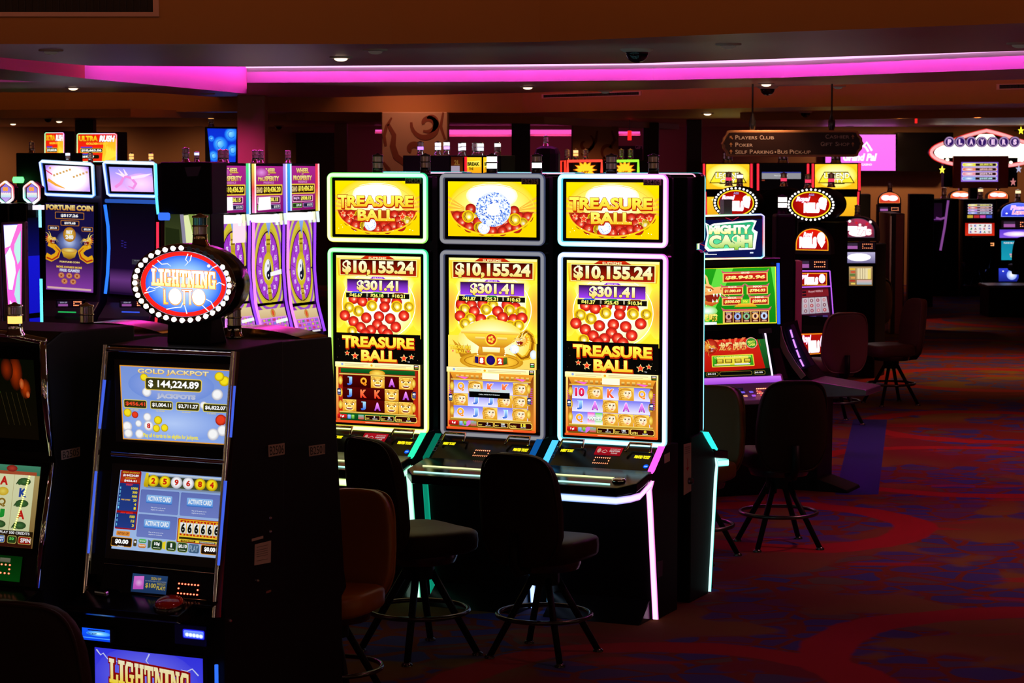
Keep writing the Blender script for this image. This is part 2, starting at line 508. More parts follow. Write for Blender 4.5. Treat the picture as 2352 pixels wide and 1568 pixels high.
def glow_tube(parent, name, path, r, c, g=1.5, n=6, label=None):
    mb = MB(); cc = tuple(v * g for v in lin(c))
    mb.tube(path, r, n, cols=[cc] * len(path))
    o = mb.build(name, 'glow', parent)
    if label: o['label'] = label
    return o

# ------------------------------------------------------------------ beacon on top of a machine
def tower_light(parent, loc, k=1.0, lit=(None, None), top='lens', base='steel', h=1.0):
    b = MB()
    b.lathe([(0.036 * k, 0), (0.036 * k, 0.006 * k), (0.029 * k, 0.014 * k), (0.027 * k, 0.04 * k), (0.029 * k, 0.045 * k)], n=16)
    for z in (0.075, 0.108): b.lathe([(0.0285 * k, (z - .003) * k * h), (0.0305 * k, z * k * h), (0.0285 * k, (z + .003) * k * h)], n=16)
    b.lathe([(0.029 * k, 0.108 * k * h), (0.029 * k, 0.112 * k * h), (0.012 * k, 0.116 * k * h), (0.004 * k, 0.122 * k * h)], n=16)
    o = b.build('tower_light', 'chrome' if base == 'chrome' else base, parent, loc)
    for z0, z1, c, dm in ((0.044, 0.073, lit[0], 'lens'), (0.077, 0.106, lit[1], top)):
        q = MB(); cc = tuple(v * 1.7 for v in lin(c)) if c else None
        q.lathe([(0.0262 * k, z0 * k * h), (0.0262 * k, z1 * k * h)], n=16, col=cc)
        q.build('lens', 'glow' if c else dm, o)
    return o
# ------------------------------------------------------------------ the setting: carpet, ceiling with its raised trays, walls, pillars
M['soffit'] = mat('soffit_paint', (0.85, 0.50, 0.45), 0.42, bump=0.03, bscale=60)
M['fascia'] = mat('tan_fascia_paint', (0.55, 0.25, 0.075), 0.7, bump=0.03, bscale=60)
M['cove'] = mat('white_cove_paint', (0.78, 0.70, 0.72), 0.6, bump=0.03, bscale=60)
M['wallpaint'] = mat('tan_wall_paint', (0.50, 0.30, 0.17), 0.7, bump=0.03, bscale=60)
M['scroll'] = mat('russet_scroll_paint', (0.22, 0.05, 0.02), 0.7, bump=0.03, bscale=60)

def carpet_mat():
    m = bpy.data.materials.new('patterned_carpet'); m.use_nodes = True
    nt = m.node_tree; N = nt.nodes; Lk = nt.links; b = N['Principled BSDF']
    b.inputs['Roughness'].default_value = 0.95; b.inputs['Specular IOR Level'].default_value = 0.1
    def val(s_, v):
        if isinstance(v, (int, float)): s_.default_value = v
        else: Lk.new(v, s_)
    def mth(op, a, b_=0.0, c=None, clamp=False):
        n = N.new('ShaderNodeMath'); n.operation = op; n.use_clamp = clamp
        val(n.inputs[0], a); val(n.inputs[1], b_)
        if c is not None: val(n.inputs[2], c)
        return n.outputs[0]
    def mix(f, a, c):
        n = N.new('ShaderNodeMix'); n.data_type = 'RGBA'
        val(n.inputs[0], f)
        for k, v in ((6, a), (7, c)):
            if isinstance(v, tuple): n.inputs[k].default_value = (*v, 1)
            else: Lk.new(v, n.inputs[k])
        return n.outputs[2]
    def noise(vec, sc_, det=3, off=0.0):
        n = N.new('ShaderNodeTexNoise'); n.inputs['Scale'].default_value = sc_; n.inputs['Detail'].default_value = det
        if off:
            a = N.new('ShaderNodeVectorMath'); a.inputs[1].default_value = (off, off * .7, 0); Lk.new(vec, a.inputs[0]); vec = a.outputs[0]
        Lk.new(vec, n.inputs['Vector']); return n
    def step(x, lo, hi):
        n = N.new('ShaderNodeMapRange'); n.interpolation_type = 'SMOOTHSTEP'; val(n.inputs[0], x)
        n.inputs[1].default_value = lo; n.inputs[2].default_value = hi; return n.outputs[0]
    geo = N.new('ShaderNodeNewGeometry'); pos = geo.outputs['Position']
    wob = noise(pos, 2.2, 3)
    vm = N.new('ShaderNodeVectorMath'); vm.operation = 'MULTIPLY_ADD'; Lk.new(wob.outputs['Color'], vm.inputs[0]); vm.inputs[1].default_value = (.16, .16, 0); Lk.new(pos, vm.inputs[2])
    wp = vm.outputs[0]
    big = noise(pos, 0.42, 1, 3.1).outputs['Fac']; big2 = noise(pos, 0.33, 1, 11.7).outputs['Fac']; med = noise(wp, 1.3, 2, 5.0).outputs['Fac']
    red = (0.30, 0.014, 0.014); blue = (0.030, 0.045, 0.24); plum = (0.10, 0.030, 0.11); olive = (0.17, 0.10, 0.018); rust = (0.16, 0.024, 0.010); wine = (0.15, 0.015, 0.02)
    col = mix(step(big, .42, .58), wine, olive)
    col = mix(step(big2, .5, .62), col, rust)
    cp = N.new('ShaderNodeMapping'); cp.inputs['Scale'].default_value = (1.0, 1.35, 1); cp.inputs['Rotation'].default_value = (0, 0, .3); Lk.new(wp, cp.inputs[0]); cpv = cp.outputs[0]
    vor = N.new('ShaderNodeTexVoronoi'); vor.feature = 'DISTANCE_TO_EDGE'; vor.inputs['Scale'].default_value = 4.2; Lk.new(cpv, vor.inputs['Vector'])
    vc = N.new('ShaderNodeTexVoronoi'); vc.inputs['Scale'].default_value = 4.2; Lk.new(cpv, vc.inputs['Vector'])
    sp = N.new('ShaderNodeSeparateColor'); Lk.new(vc.outputs['Color'], sp.inputs[0])
    cell = mix(step(sp.outputs[0], .3, .8), blue, mix(step(sp.outputs[1], .4, .8), plum, (.09, .075, .06)))
    peb = mix(step(vor.outputs[0], .05, .09), rust, cell)
    zone = step(med, .45, .50)
    col = mix(mth('MULTIPLY', zone, 0.92), col, peb)
    streak = N.new('ShaderNodeMapping'); streak.inputs['Scale'].default_value = (.8, 2.6, 1); streak.inputs['Rotation'].default_value = (0, 0, .5); Lk.new(pos, streak.inputs[0])
    st = noise(streak.outputs[0], 1.0, 3).outputs['Fac']
    col = mix(mth('MULTIPLY', step(st, .61, .67), .75), col, red)
    xyz = N.new('ShaderNodeSeparateXYZ'); Lk.new(wp, xyz.inputs[0]); X, Y = xyz.outputs[0], xyz.outputs[1]
    def ringm(cx, cy, r, w):
        dx = mth('SUBTRACT', X, cx); dy = mth('SUBTRACT', Y, cy)
        d = mth('SQRT', mth('ADD', mth('MULTIPLY', dx, dx), mth('MULTIPLY', dy, dy)))
        e = mth('ABSOLUTE', mth('SUBTRACT', d, r))
        return mth('SUBTRACT', 1.0, step(e, w * .8, w)), d
    for cx, cy, r, w, ci in ((1.72, 13.95, .82, .15, plum), (4.1, 19.0, 1.05, .12, plum), (4.9, 22.9, 1.1, .13, olive), (0.75, 9.55, .95, .12, wine),
                             (5.4, 26.5, 1.2, .13, olive), (2.6, 10.2, 1.1, .14, blue), (3.4, 16.4, 1.25, .10, plum), (-3.2, 13.6, 1.1, .14, plum), (2.9, 23.5, 1.0, .12, olive), (7.2, 31, 1.4, .15, olive)):
        e, d = ringm(cx, cy, r, w)
        col = mix(e, col, red)
    # straight blue band by the far machines
    pz = N.new('ShaderNodeSeparateXYZ'); Lk.new(pos, pz.inputs[0])
    t = mth('SUBTRACT', pz.outputs[0], mth('MULTIPLY_ADD', pz.outputs[1], 0.178, -0.53))
    band = mth('MULTIPLY', mth('SUBTRACT', 1.0, step(mth('ABSOLUTE', mth('SUBTRACT', t, .15)), .14, .15)), mth('MULTIPLY', mth('GREATER_THAN', Y, 15.2), mth('LESS_THAN', Y, 19.5)))
    col = mix(band, col, (0.03, 0.035, 0.22))
    pile = noise(pos, 260, 2).outputs['Fac']
    col2 = mix(mth('MULTIPLY', pile, .35), col, (0.02, 0.01, 0.01))
    Lk.new(col2, b.inputs['Base Color'])
    bp = N.new('ShaderNodeBump'); bp.inputs['Strength'].default_value = .5; bp.inputs['Distance'].default_value = .006
    Lk.new(pile, bp.inputs['Height']); Lk.new(bp.outputs[0], b.inputs['Normal'])
    return m
M['carpet'] = carpet_mat()

def struct(name, mb, mats, label=None, **k):
    o = mb.build(name, mats, **k); o['kind'] = 'structure'
    if label: o['label'] = label
    return o
mb = MB(); mb.face([(-13, 2, 0), (13, 2, 0), (13, 40, 0), (-13, 40, 0)]); struct('floor', mb, 'carpet', 'dark red, blue and olive patterned casino carpet')

Z1, Z2 = 2.85, 2.70
def under(pts, z, th=0.05):
    b_ = MB(); P = [at_z(x, y, z) for x, y in pts]
    b_.face(P); b_.face([p + Vector((0, 0, th)) for p in reversed(P)])
    return b_
def drop(pts, z, top, th=0.05):
    b_ = MB(); P = [at_z(x, y, z) for x, y in pts]
    for a, c in zip(P, P[1:]):
        d = (c - a).cross(Vector((0, 0, 1))).normalized()
        if d.y < 0: d = -d
        q = [a, c, c + d * th, a + d * th]
        for i in range(4):
            u, v = q[i], q[(i + 1) % 4]
            b_.face([u, v, (v.x, v.y, top), (u.x, u.y, top)])
    return b_, P
EA = [(-420, 101), (900, 101), (1240, 96), (1700, 77), (2700, 40)]
ER = [(567, 190), (1200, 187), (1500, 184), (1800, 178), (2700, 145)]
EL = [(-420, 106), (0, 158), (195, 180), (567, 215)]
EF = [(-420, 268), (150, 258), (600, 256), (900, 258), (1200, 259), (1700, 248), (2700, 232)]
b_, _ = drop(EA, Z1, 3.32); struct('trim_1', b_, 'fascia', 'deep tan ceiling fascia nearest the viewer')
struct('ceiling', under(EA + [(2700, 105), (1450, 146), (565, 153), (205, 151), (-300, 103)], Z1), 'soffit')
b_, PR = drop(ER, Z1, 3.30); struct('trim_2', b_, 'cove', 'long pink lit wall of the raised ceiling tray')
b_, PL = drop(EL[:3], Z1, 3.30); struct('trim_3', b_, 'fascia', 'tan unlit end of the ceiling tray wall')
b_, PL2 = drop(EL[2:], Z1, 3.30); struct('trim_4', b_, 'cove', 'slanting pink lit wall of the ceiling tray')
struct('ceiling', under(ER + [(2700, 172), (1800, 198), (1200, 213), (900, 220), (640, 228), (567, 216)], Z1), 'soffit')
struct('ceiling', under(EL + [(640, 228), (540, 226), (340, 212), (-420, 212), (-420, 189), (97, 188.5), (-420, 158)], Z1), 'soffit')
b_, _ = drop([(-420, 189), (97, 188.5)], Z1, 3.2); struct('trim_5', b_, 'cove', 'small pink lit tray wall at the far left')
b_, PF = drop(EF, Z2, 3.25); struct('trim_6', b_, 'fascia', 'long tan fascia further back in the hall')
b_ = MB(); P = [at_z(x, y, Z2) for x, y in EF]; b_.face(P + [Vector((13, 40, Z2)), Vector((-13, 40, Z2))]); struct('ceiling', b_, 'soffit')
b_ = MB(); b_.box(-13, 2, 3.34, 13, 40, 3.4); struct('ceiling', b_, 'fascia')
# hanging beams below the far ceiling
for k, (pts, z) in enumerate((([(-420, 272), (300, 268), (700, 276)], 2.64), ([(700, 276), (1250, 283), (1560, 297)], 2.62), ([(1700, 276), (2700, 264)], 2.62))):
    b_, _ = drop(pts, z, Z2 + 0.02, 0.3); struct('trim_%d' % (7 + k), b_, 'fascia', 'low tan beam crossing the far ceiling')
b_ = MB(); b_.box(-13, 39, 0, 13, 39.2, 3.35); struct('wall_back', b_, 'wallpaint')
b_ = MB(); b_.box(-13.2, 9, 0, -13, 39.2, 3.35); struct('wall_left', b_, 'wallpaint')
b_ = MB(); b_.box(13, 9, 0, 13.2, 39.2, 3.35); struct('wall_right', b_, 'wallpaint')

PINK = tuple(v for v in lin((255, 40, 190)))
def led(P, z, off, r, g, label, name='cove_light_strip', core=(1.0, .45, .9)):
    b2 = MB(); cc = tuple(v * g for v in core)
    pts = []
    for i, p in enumerate(P):
        a = P[max(i - 1, 0)]; c = P[min(i + 1, len(P) - 1)]
        d = (c - a).cross(Vector((0, 0, 1))).normalized()
        if d.y > 0: d = -d
        pts.append(Vector((p.x, p.y, z)) + d * off)
    b2.tube(pts, r, 8, cols=[cc] * len(pts))
    o = b2.build(name, 'glow'); tag(o, label, 'light strip'); return o
led(PR, 2.984, 0.022, 0.014, 1.5, 'bright white-pink light strip along the top of the long ceiling tray wall', core=(1.0, .5, .95))
led(PR, 3.12, 0.16, 0.012, 42.0, 'hidden pink tube above the long ceiling tray wall', core=(1.0, .05, .78))
led(PL2, 3.16, 0.16, 0.012, 34.0, 'pink tube above the slanting ceiling tray wall', core=(1.0, .05, .78))
led([at_z(-420, 189, Z1), at_z(97, 188.5, Z1)], 3.1, 0.10, 0.012, 9.0, 'short pink tube in the far left ceiling tray', core=(1.0, .06, .6))

PA = [at_z(x, y, Z1) for x, y in EA]
led(PA, 3.26, 0.45, 0.012, 2.6, 'added warm tube above the view, lighting the nearest tan fascia', core=(1.0, .40, .13))  # unseen tube added to brighten the near fascia
led([p for p in PF], 3.2, 0.8, 0.012, 5.0, 'added warm tube hidden in the far ceiling tray, lighting the long tan fascia', core=(1.0, .40, .12))  # added tube, out of sight, that brightens the far fascia
led([Vector((-12, 30.0, 2.66)), Vector((12, 30.0, 2.66))], 2.66, .0, .01, .01, 'dark cable along the far ceiling') if False else None

def downlight(px, py, z, on, label, r=0.045):
    p = at_z(px, py, z)
    t = thing('downlight', label, 'ceiling light', p, 0, 'recessed ceiling downlights')
    q = MB(); q.lathe([(r * 1.5, 0.0), (r * 1.5, -0.008), (r, -0.012), (r * .95, 0.0)], n=20); q.build('trim_ring', 'white', t)
    q = MB(); q.lathe([(r * .93, -0.006), (r * .80, -0.020), (r * .4, -.027), (.001, -.028)], n=16, col=(3.0, 2.1, 1.3) if on else (0.05, 0.035, 0.03)); q.build('lamp', 'glow', t)
    if on:
        l = bpy.data.lights.new('downlight_lamp', 'SPOT'); l.energy = on; l.color = (1.0, .50, .27); l.spot_size = radians(105); l.spot_blend = .8; l.shadow_soft_size = .05
        o = bpy.data.objects.new('downlight_lamp', l); COL.objects.link(o); o.parent = t; o.location = (0, 0, -0.05)
for px, py, z, on, lab in (
    (168, 200, Z1, 14, 'lit downlight in the ceiling left of the slanting pink wall'),
    (783, 130, Z1, 14, 'lit downlight above the pink cove, over the left game bank'),
    (1212, 198, Z1, 14, 'lit downlight under the middle of the pink cove'),
    (1760, 191, Z1, 20, 'lit downlight beside the second dome camera'),
    (1625, 259, Z2, 16, 'small lit downlight left of the dome camera over the sign'),
    (117, 114, Z1, 0, 'unlit bluish downlight at the upper left'),
    (862, 113, Z1, 0, 'unlit downlight right of the lit one over the left bank'),
    (1673, 100, Z1, 0, 'unlit downlight right of the biggest dome camera'),
    (2342, 98, Z1, 0, 'unlit downlight at the upper right edge'),
    (1390, 208, Z1, 0, 'unlit downlight above the long air vent'),
    (1925, 197, Z1, 0, 'unlit downlight right of the second dome camera'),
    (2060, 254.5, Z2, 12, 'tiny lit downlight left of the red ceiling tag'),
    (30, 283, Z2, 14, 'tiny lit downlight at the far left'),
    (136, 277, Z2, 14, 'tiny lit downlight right of the far left dome camera'),
    (421, 292, Z2, 14, 'tiny lit downlight left of the purple pillar'),
    (2247, 252, Z2, 14, 'tiny lit downlight above the marquee sign')):
    downlight(px, py, z, on, lab)
# extra downlights added over the aisle to light the carpet
for x, y, e in ((3.4, 12.9, 17), (2.6, 9.6, 7), (4.6, 17.5, 26), (5.2, 24, 30), (4.0, 30, 26), (-4.0, 9, 10), (0.2, 6.5, 6)):
    t = thing('downlight', 'added downlight above the carpeted aisle, outside the view', 'ceiling light', (x, y, 3.34 if y < 11 else Z1 - .001 if y < 21 else Z2 - .001), 0, 'added ceiling downlights outside the view')
    q = MB(); q.lathe([(.09, 0.0), (.09, -0.008), (.06, -0.012), (.057, 0.0)], n=20); q.build('trim_ring', 'white', t)
    l = bpy.data.lights.new('downlight_lamp', 'SPOT'); l.energy = e * 8.0; l.color = (1.0, .32, .36) if y < 20 else (1.0, .52, .22); l.spot_size = radians(110); l.spot_blend = .9; l.shadow_soft_size = .06
    o = bpy.data.objects.new('downlight_lamp', l); COL.objects.link(o); o.parent = t; o.location = (0, 0, -0.03)

for x, y, z, e, c_, lab in ((-2.95, 22.2, Z1, 60, (1, .06, .5), 'added pink downlight in front of the plain pillar, hidden by the slanting cove'), (-1.0, 24.0 - .45, 3.339, 22, (1, .42, .30), 'added warm downlight grazing the wide scroll-painted pillar'), (1.0, 31.0, Z2, 26, (1, .30, .12), 'added warm downlight grazing the second scroll-painted pillar')):  # lamps added to tint and brighten the pillars
    t = thing('downlight', lab, 'ceiling light', (x, y, z - .001), 0, 'added pillar downlights')
    q = MB(); q.lathe([(.07, 0.0), (.07, -0.008), (.05, -0.012)], n=14); q.build('trim_ring', 'white', t)
    l = bpy.data.lights.new('added_pillar_lamp', 'SPOT'); l.energy = e; l.color = c_; l.spot_size = radians(120); l.spot_blend = 1; l.shadow_soft_size = .05
    o = bpy.data.objects.new('added_pillar_lamp', l); COL.objects.link(o); o.parent = t; o.location = (0, 0, -0.04); o.rotation_euler = (radians(20), 0, 0)
for x, e in ((-11, 30), (-9, 30), (-7, 30), (-5.2, 24), (5.6, 36), (6.6, 44), (8.0, 30), (10, 30)):  # spotlights added to lift the dark back wall
    t = thing('added_washer', 'added unseen spotlight aimed down the back wall', 'ceiling light', (x, 37.9, Z2 - .001), 0, 'added wall washers along the back wall')
    q = MB(); q.lathe([(.07, 0.0), (.07, -0.008), (.05, -0.012)], n=14); q.build('trim_ring', 'white', t)
    l = bpy.data.lights.new('added_washer_lamp', 'SPOT'); l.energy = e; l.color = (1.0, .44, .17); l.spot_size = radians(150); l.spot_blend = 1; l.shadow_soft_size = .05
    o = bpy.data.objects.new('added_washer_lamp', l); COL.objects.link(o); o.parent = t; o.location = (0, 0, -0.04); o.rotation_euler = (radians(25), 0, 0)

def dome(px, py, z, dia_px, label):
    p = at_z(px, py, z); r = dia_px / 2 * p.y / FP
    t = thing('dome_camera', label, 'security camera', p, 0, 'ceiling dome cameras')
    q = MB(); q.lathe([(r * 1.45, 0), (r * 1.45, -r * .12), (r * 1.1, -r * .3), (r * 1.05, -r * .3)], n=28); q.build('mount', 'white', t)
    q = MB(); q.lathe([(r, -r * .3)] + [(r * cos(a * pi / 14), -r * .3 - r * .95 * sin(a * pi / 14)) for a in range(7)] + [(.001, -r * 1.25)], n=28); q.build('dome', 'domeg', t)
for a in ((1463, 112, Z1, 52, 'largest smoked dome camera, under the ceiling in front of the pink cove'),
          (1763, 199, Z1, 33, 'smoked dome camera hanging below the right part of the pink cove'),
          (645, 235, Z1, 29, 'smoked dome camera right of the top of the purple pillar'),
          (1850, 256, Z2, 22, 'small dome camera above the hanging directional sign'),
          (1335, 291, Z2, 20, 'small dome camera in front of the second scroll-painted pillar'),
          (110, 271, Z2, 16, 'small dome camera on the far left ceiling'),
          (640, 288, Z2, 16, 'small dome camera low beside the purple pillar')):
    dome(*a)

def vent(px0, px1, py0, py1, edge, z, label):
    """louvred grille mounted on a fascia"""
    def onface(px, py):
        for a, c in zip(edge, edge[1:]):
            A, B = at_z(*a, z), at_z(*c, z)
            if a[0] <= px <= c[0]:
                n = (B - A).cross(Vector((0, 0, 1))).normalized(); d = ray(px, py)
                return CAMP + d * (n.dot(A - CAMP) / n.dot(d)), (B - A).normalized()
    a, d = onface(px0, py1); b, _ = onface(px1, py0); w = (b - a).dot(d); h = b.z - a.z
    t = thing('air_vent', label, 'vent', a, math.atan2(d.y, d.x))
    q = MB()
    e_ = min(.03, h * .16)
    for x0, z0, x1, z1 in ((0, 0, w, e_), (0, h - e_, w, h), (0, e_, .03, h - e_), (w - .03, e_, w, h - e_)): q.box(x0, -.012, z0, x1, -.001, z1)
    q.build('frame', 'soffit', t)
    q = MB(); q.box(.03, -.006, e_, w - .03, -.002, h - e_); q.build('backing', 'ink', t)
    q = MB(); n = int(w / .035)
    for i in range(n): q.box(.035 + i * .035, -.011, e_, .04 + i * .035, -.006, h - e_)
    q.build('louvre', 'dark', t)
vent(-160, 365, -26, 38, EA, Z1, 'wide louvred air vent on the tan fascia at the upper left')
vent(1246, 1474, 209, 226, EF, Z2, 'long narrow air vent on the fascia below the pink cove')
vent(2290, 2420, 190, 206, EF, Z2, 'air vent on the fascia at the right edge')

# ------------------------------------------------------------------ pillars and back-of-hall fittings
def pillar(name, x0, x1, ytop, Y, z, m, label, depth=None):
    a = at_y(x0, 300, Y); c = at_y(x1, 300, Y); w = c.x - a.x; d = depth or w
    b2 = MB(); b2.box(a.x, Y, 0, c.x, Y + d, z); o = struct(name, b2, m, label, bevel=.01); return a.x, c.x
pillar('column_1', 545, 609, 222, 23.0, Z1, 'wallpaint', 'plain pillar under the end of the slanting pink wall')
pillar('column_2', 1175, 1218, 280, 33.0, Z2, 'woodd', 'dark narrow pillar in front of the pink back wall')
pillar('column_3', 1478, 1514, 300, 33.0, Z2, 'woodd', 'dark pillar right of the second scroll-painted pillar')
pillar('column_4', 1578, 1612, 300, 30.0, Z2, 'woodd', 'dark pillar left of the hanging sign')
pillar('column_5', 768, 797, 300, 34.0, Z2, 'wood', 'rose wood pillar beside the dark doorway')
pillar('column_6', 172, 214, 275, 30.0, Z2, 'woodd', 'dark pillar behind the red jackpot displays')
def scroll_column(x0, x1, Y, label, curls, nm):
    xa, xb = pillar(nm, x0, x1, 260, Y, Z2, 'wallpaint', label)
    b2 = MB(); s = (xb - xa) / (x1 - x0)
    for pts, w in curls:
        P = [Vector((xa + (p[0] - x0) * s, Y - .004, at_y(p[0], p[1], Y).z)) for p in pts]
        n = len(P); vs = []
        for i in range(n):
            t = (P[min(i + 1, n - 1)] - P[max(i - 1, 0)]).normalized(); q = Vector((-t.z, 0, t.x)); ww = w * s / 2 * (.35 + .65 * sin(pi * min(1, (i + .3) / n)))
            vs += [P[i] + q * ww, P[i] - q * ww]
        b2.raw(vs, [(2 * i, 2 * i + 1, 2 * i + 3, 2 * i + 2) for i in range(n - 1)])
    o = struct('painted_scroll_trim', b2, 'scroll', 'russet painted scroll on the pillar')
def curl(cx, cy, r0, r1, a0, a1, n=22): return [(cx + (r0 + (r1 - r0) * i / n) * cos(radians(a0 + (a1 - a0) * i / n)), cy + (r0 + (r1 - r0) * i / n) * sin(radians(a0 + (a1 - a0) * i / n))) for i in range(n + 1)]
scroll_column(877, 1028, 24.0, 'wide cream pillar painted with large russet scrolls', [
    (curl(980, 287, 36, 8, 190, -170), 15), (curl(985, 278, 26, 6, 120, -120), 13), ([(900, 270), (888, 290), (882, 312), (886, 335)], 8),
    ([(892, 285), (905, 310), (902, 335), (910, 360), (935, 378), (962, 372), (968, 350)], 15), (curl(948, 345, 22, 5, 60, -220), 14), ([(1018, 258), (1012, 290), (1022, 320)], 7), ([(880, 372), (892, 388), (896, 410)], 9)], 'column_7')
scroll_column(1315, 1421, 32.0, 'second cream pillar painted with russet scrolls', [
    (curl(1345, 330, 22, 5, -60, 250), 8), ([(1372, 300), (1368, 325), (1350, 350), (1335, 355)], 8), (curl(1400, 345, 22, 6, 110, 330), 8), ([(1390, 360), (1378, 375), (1360, 385)], 7), ([(1405, 300), (1412, 322), (1400, 340)], 7)], 'column_8')
# dark doorway and pink cove in the back wall
a = at_y(680, 305, 38.9); c = at_y(770, 500, 38.9)
b2 = MB(); b2.box(a.x, 38.85, 0, c.x, 39.0, a.z); struct('door_1', b2, 'woodd', 'dark doorway in the back wall')
def cove_band(x0, x1, y0, y1, Y, label):
    a = at_y(x0, y1, Y); c = at_y(x1, y0, Y)
    t = thing('cove_light', label, 'light strip', ((a.x + c.x) / 2, Y, a.z))
    w = (c.x - a.x) / 2; h = c.z - a.z
    q = MB(); q.box(-w, 0, 0, w, .02, h, col=(1.0, .10, .55)); q.build('lit_panel', 'glow', t)
    q = MB(); q.box(-w, -.12, -.03, w, .05, -.001); q.build('ledge', 'soffit', t)
    l = bpy.data.lights.new('cove_lamp', 'AREA'); l.energy = 4 * w * 2; l.color = (1, .10, .45); l.shape = 'RECTANGLE'; l.size = 2 * w; l.size_y = .1
    o = bpy.data.objects.new('cove_lamp', l); COL.objects.link(o); o.parent = t; o.location = (0, -.25, -.06); o.rotation_euler = (radians(35), 0, 0)
cove_band(1028, 1175, 298, 309, 37.0, 'glowing pink cove between the scroll pillar and the dark pillar')
cove_band(1218, 1316, 298, 308, 37.0, 'glowing pink cove behind the dome camera')
cove_band(1421, 1470, 302, 307, 37.0, 'short glowing pink cove right of the second scroll pillar')
cove_band(862, 880, 298, 302, 37.0, 'tiny pink cove left of the wide scroll pillar')
# a lit wall lamp far behind, gift shop fascia
a = at_y(1421, 335, 38.9); c = at_y(1482, 400, 38.9)
b2 = MB(); b2.box(0, 0, 0, c.x - a.x, .1, a.z - c.z); o = b2.build('shop_sign', 'ink', None, (a.x, 38.9, c.z)); tag(o, 'dark shop sign board with white serif letters behind the burst-topped machines', 'sign')
b2 = MB(); sx = (c.x - a.x) / 61
vs_ = lambda x, y: (x * sx, -.004, (a.z - c.z) - y * sx)
ink_text(b2, 'G', vs_, 38, -2, 44, 7); ink_text(b2, 'IFT', vs_, 45, -.5, 57, 7)
b2.build('lettering', 'white', o)
# ------------------------------------------------------------------ bank of three tall neon-framed machines, back to back with three more
TH = 24.5
FT = Fr((0.4456, 11.1372), TH)
PITCH_T = 0.652
def T_rect(px0, py0, px1, py1, y):
    """photo corners on the right-hand machine -> local x0, z1, x1, z0"""
    a = FT.hit(px0, py0, y); b = FT.hit(px1, py1, y); return a.x, a.z, b.x, b.z
YF = 0.10                                   # face of the frames
TOPI = T_rect(1301, 418, 1513, 550, YF); MAINI = T_rect(1302, 597, 1513, 1009, YF)
TOPF = T_rect(1283, 399, 1534, 569, YF); MAINF = T_rect(1283, 579, 1532, 1028, YF)

def star_pair(A, pts, fill='ffe040', inn='ff4020'):
    for x, y, r in pts:
        A.star(x, y, r, 'fff6a0'); A.star(x, y, r * .8, inn)
def title(A, x0, y0, x1, y1, two=True):
    """two-line gold logo lettering with a deep red block shadow"""
    h = (y1 - y0) * .46; kw = dict(bold=.045, ol='a01000', ow=.025, sh=('c02808', 1.2, 2.6))
    A.text('T', x0, y0 + h * .02, x0 + (x1 - x0) * .135, y0 + h * 1.12, 'ffff60', 'ffb020', **kw)
    A.text('REASURE', x0 + (x1 - x0) * .125, y0 + h * .06, x1, y0 + h, 'ffff58', 'ffc020', **kw)
    A.text('BALL', x0 + (x1 - x0) * .265, y1 - h * .96, x0 + (x1 - x0) * .76, y1, 'ffff70', 'ffc020', **kw)
    w = x1 - x0
    star_pair(A, [(x0 + w * .07, y1 - h * .62, h * .25), (x0 + w * .18, y1 - h * .40, h * .36), (x0 + w * .86, y1 - h * .36, h * .36), (x0 + w * .965, y1 - h * .50, h * .26)])
    A.text('TM', x0 + w * .91, y1 - 3.4, x0 + w * .94, y1 - .6, 'ffffff', bold=0)
def red_ball(A, x, y, r, dim=1.0):
    A.disc(x, y, r, r, 'fff8d8', '9c0c08', hx=r * .14, hy=r * .14, mid=(.30, 'ff6848'), g=A.g * dim); A.ring(x, y, r * .86, r * .86, r * .22, 'd02014', n=18, g=A.g * dim); A.ring(x, y, r * .64, r * .64, r * .22, 'ee3826', n=18, g=A.g * dim)
def gold_ball(A, x, y, r, dim=1.0):
    A.disc(x, y, r, r, 'ffe820', 'f0c800', g=A.g * dim)
    A.disc(x, y, r * .82, r * .82, 'ffffff', 'b07800', hx=r * .18, hy=r * .15, mid=(.45, 'ffe040'), g=A.g * dim)
    A.line([(x - r * .45, y - r * .5), (x - r * .55, y + r * .1), (x - r * .2, y + r * .55)], r * .10, '805000', g=A.g * dim)
def crystal(A, x, y, r, n=60, seed=1):
    rnd = random.Random(seed)
    A.disc(x, y, r, r, 'ffffff', 'dfe8ff', n=36, mid=(.7, 'f0f6ff'))
    for i in range(n):
        a = rnd.uniform(0, 2 * pi); d = r * math.sqrt(rnd.uniform(.12, .92)); s = r * rnd.uniform(.03, .075)
        px, py = x + d * cos(a), y + d * sin(a)
        A.poly([(px - s, py), (px, py - s * .8), (px + s * .9, py + s * .2), (px + s * .2, py + s)], rnd.choice(['3060d0', '7098e8', '90b4ff', '4a78d8', 'b8ccff']))
    A.disc(x + r * .1, y + r * .02, r * .35, r * .35, 'ffffff', 'f8fbff')

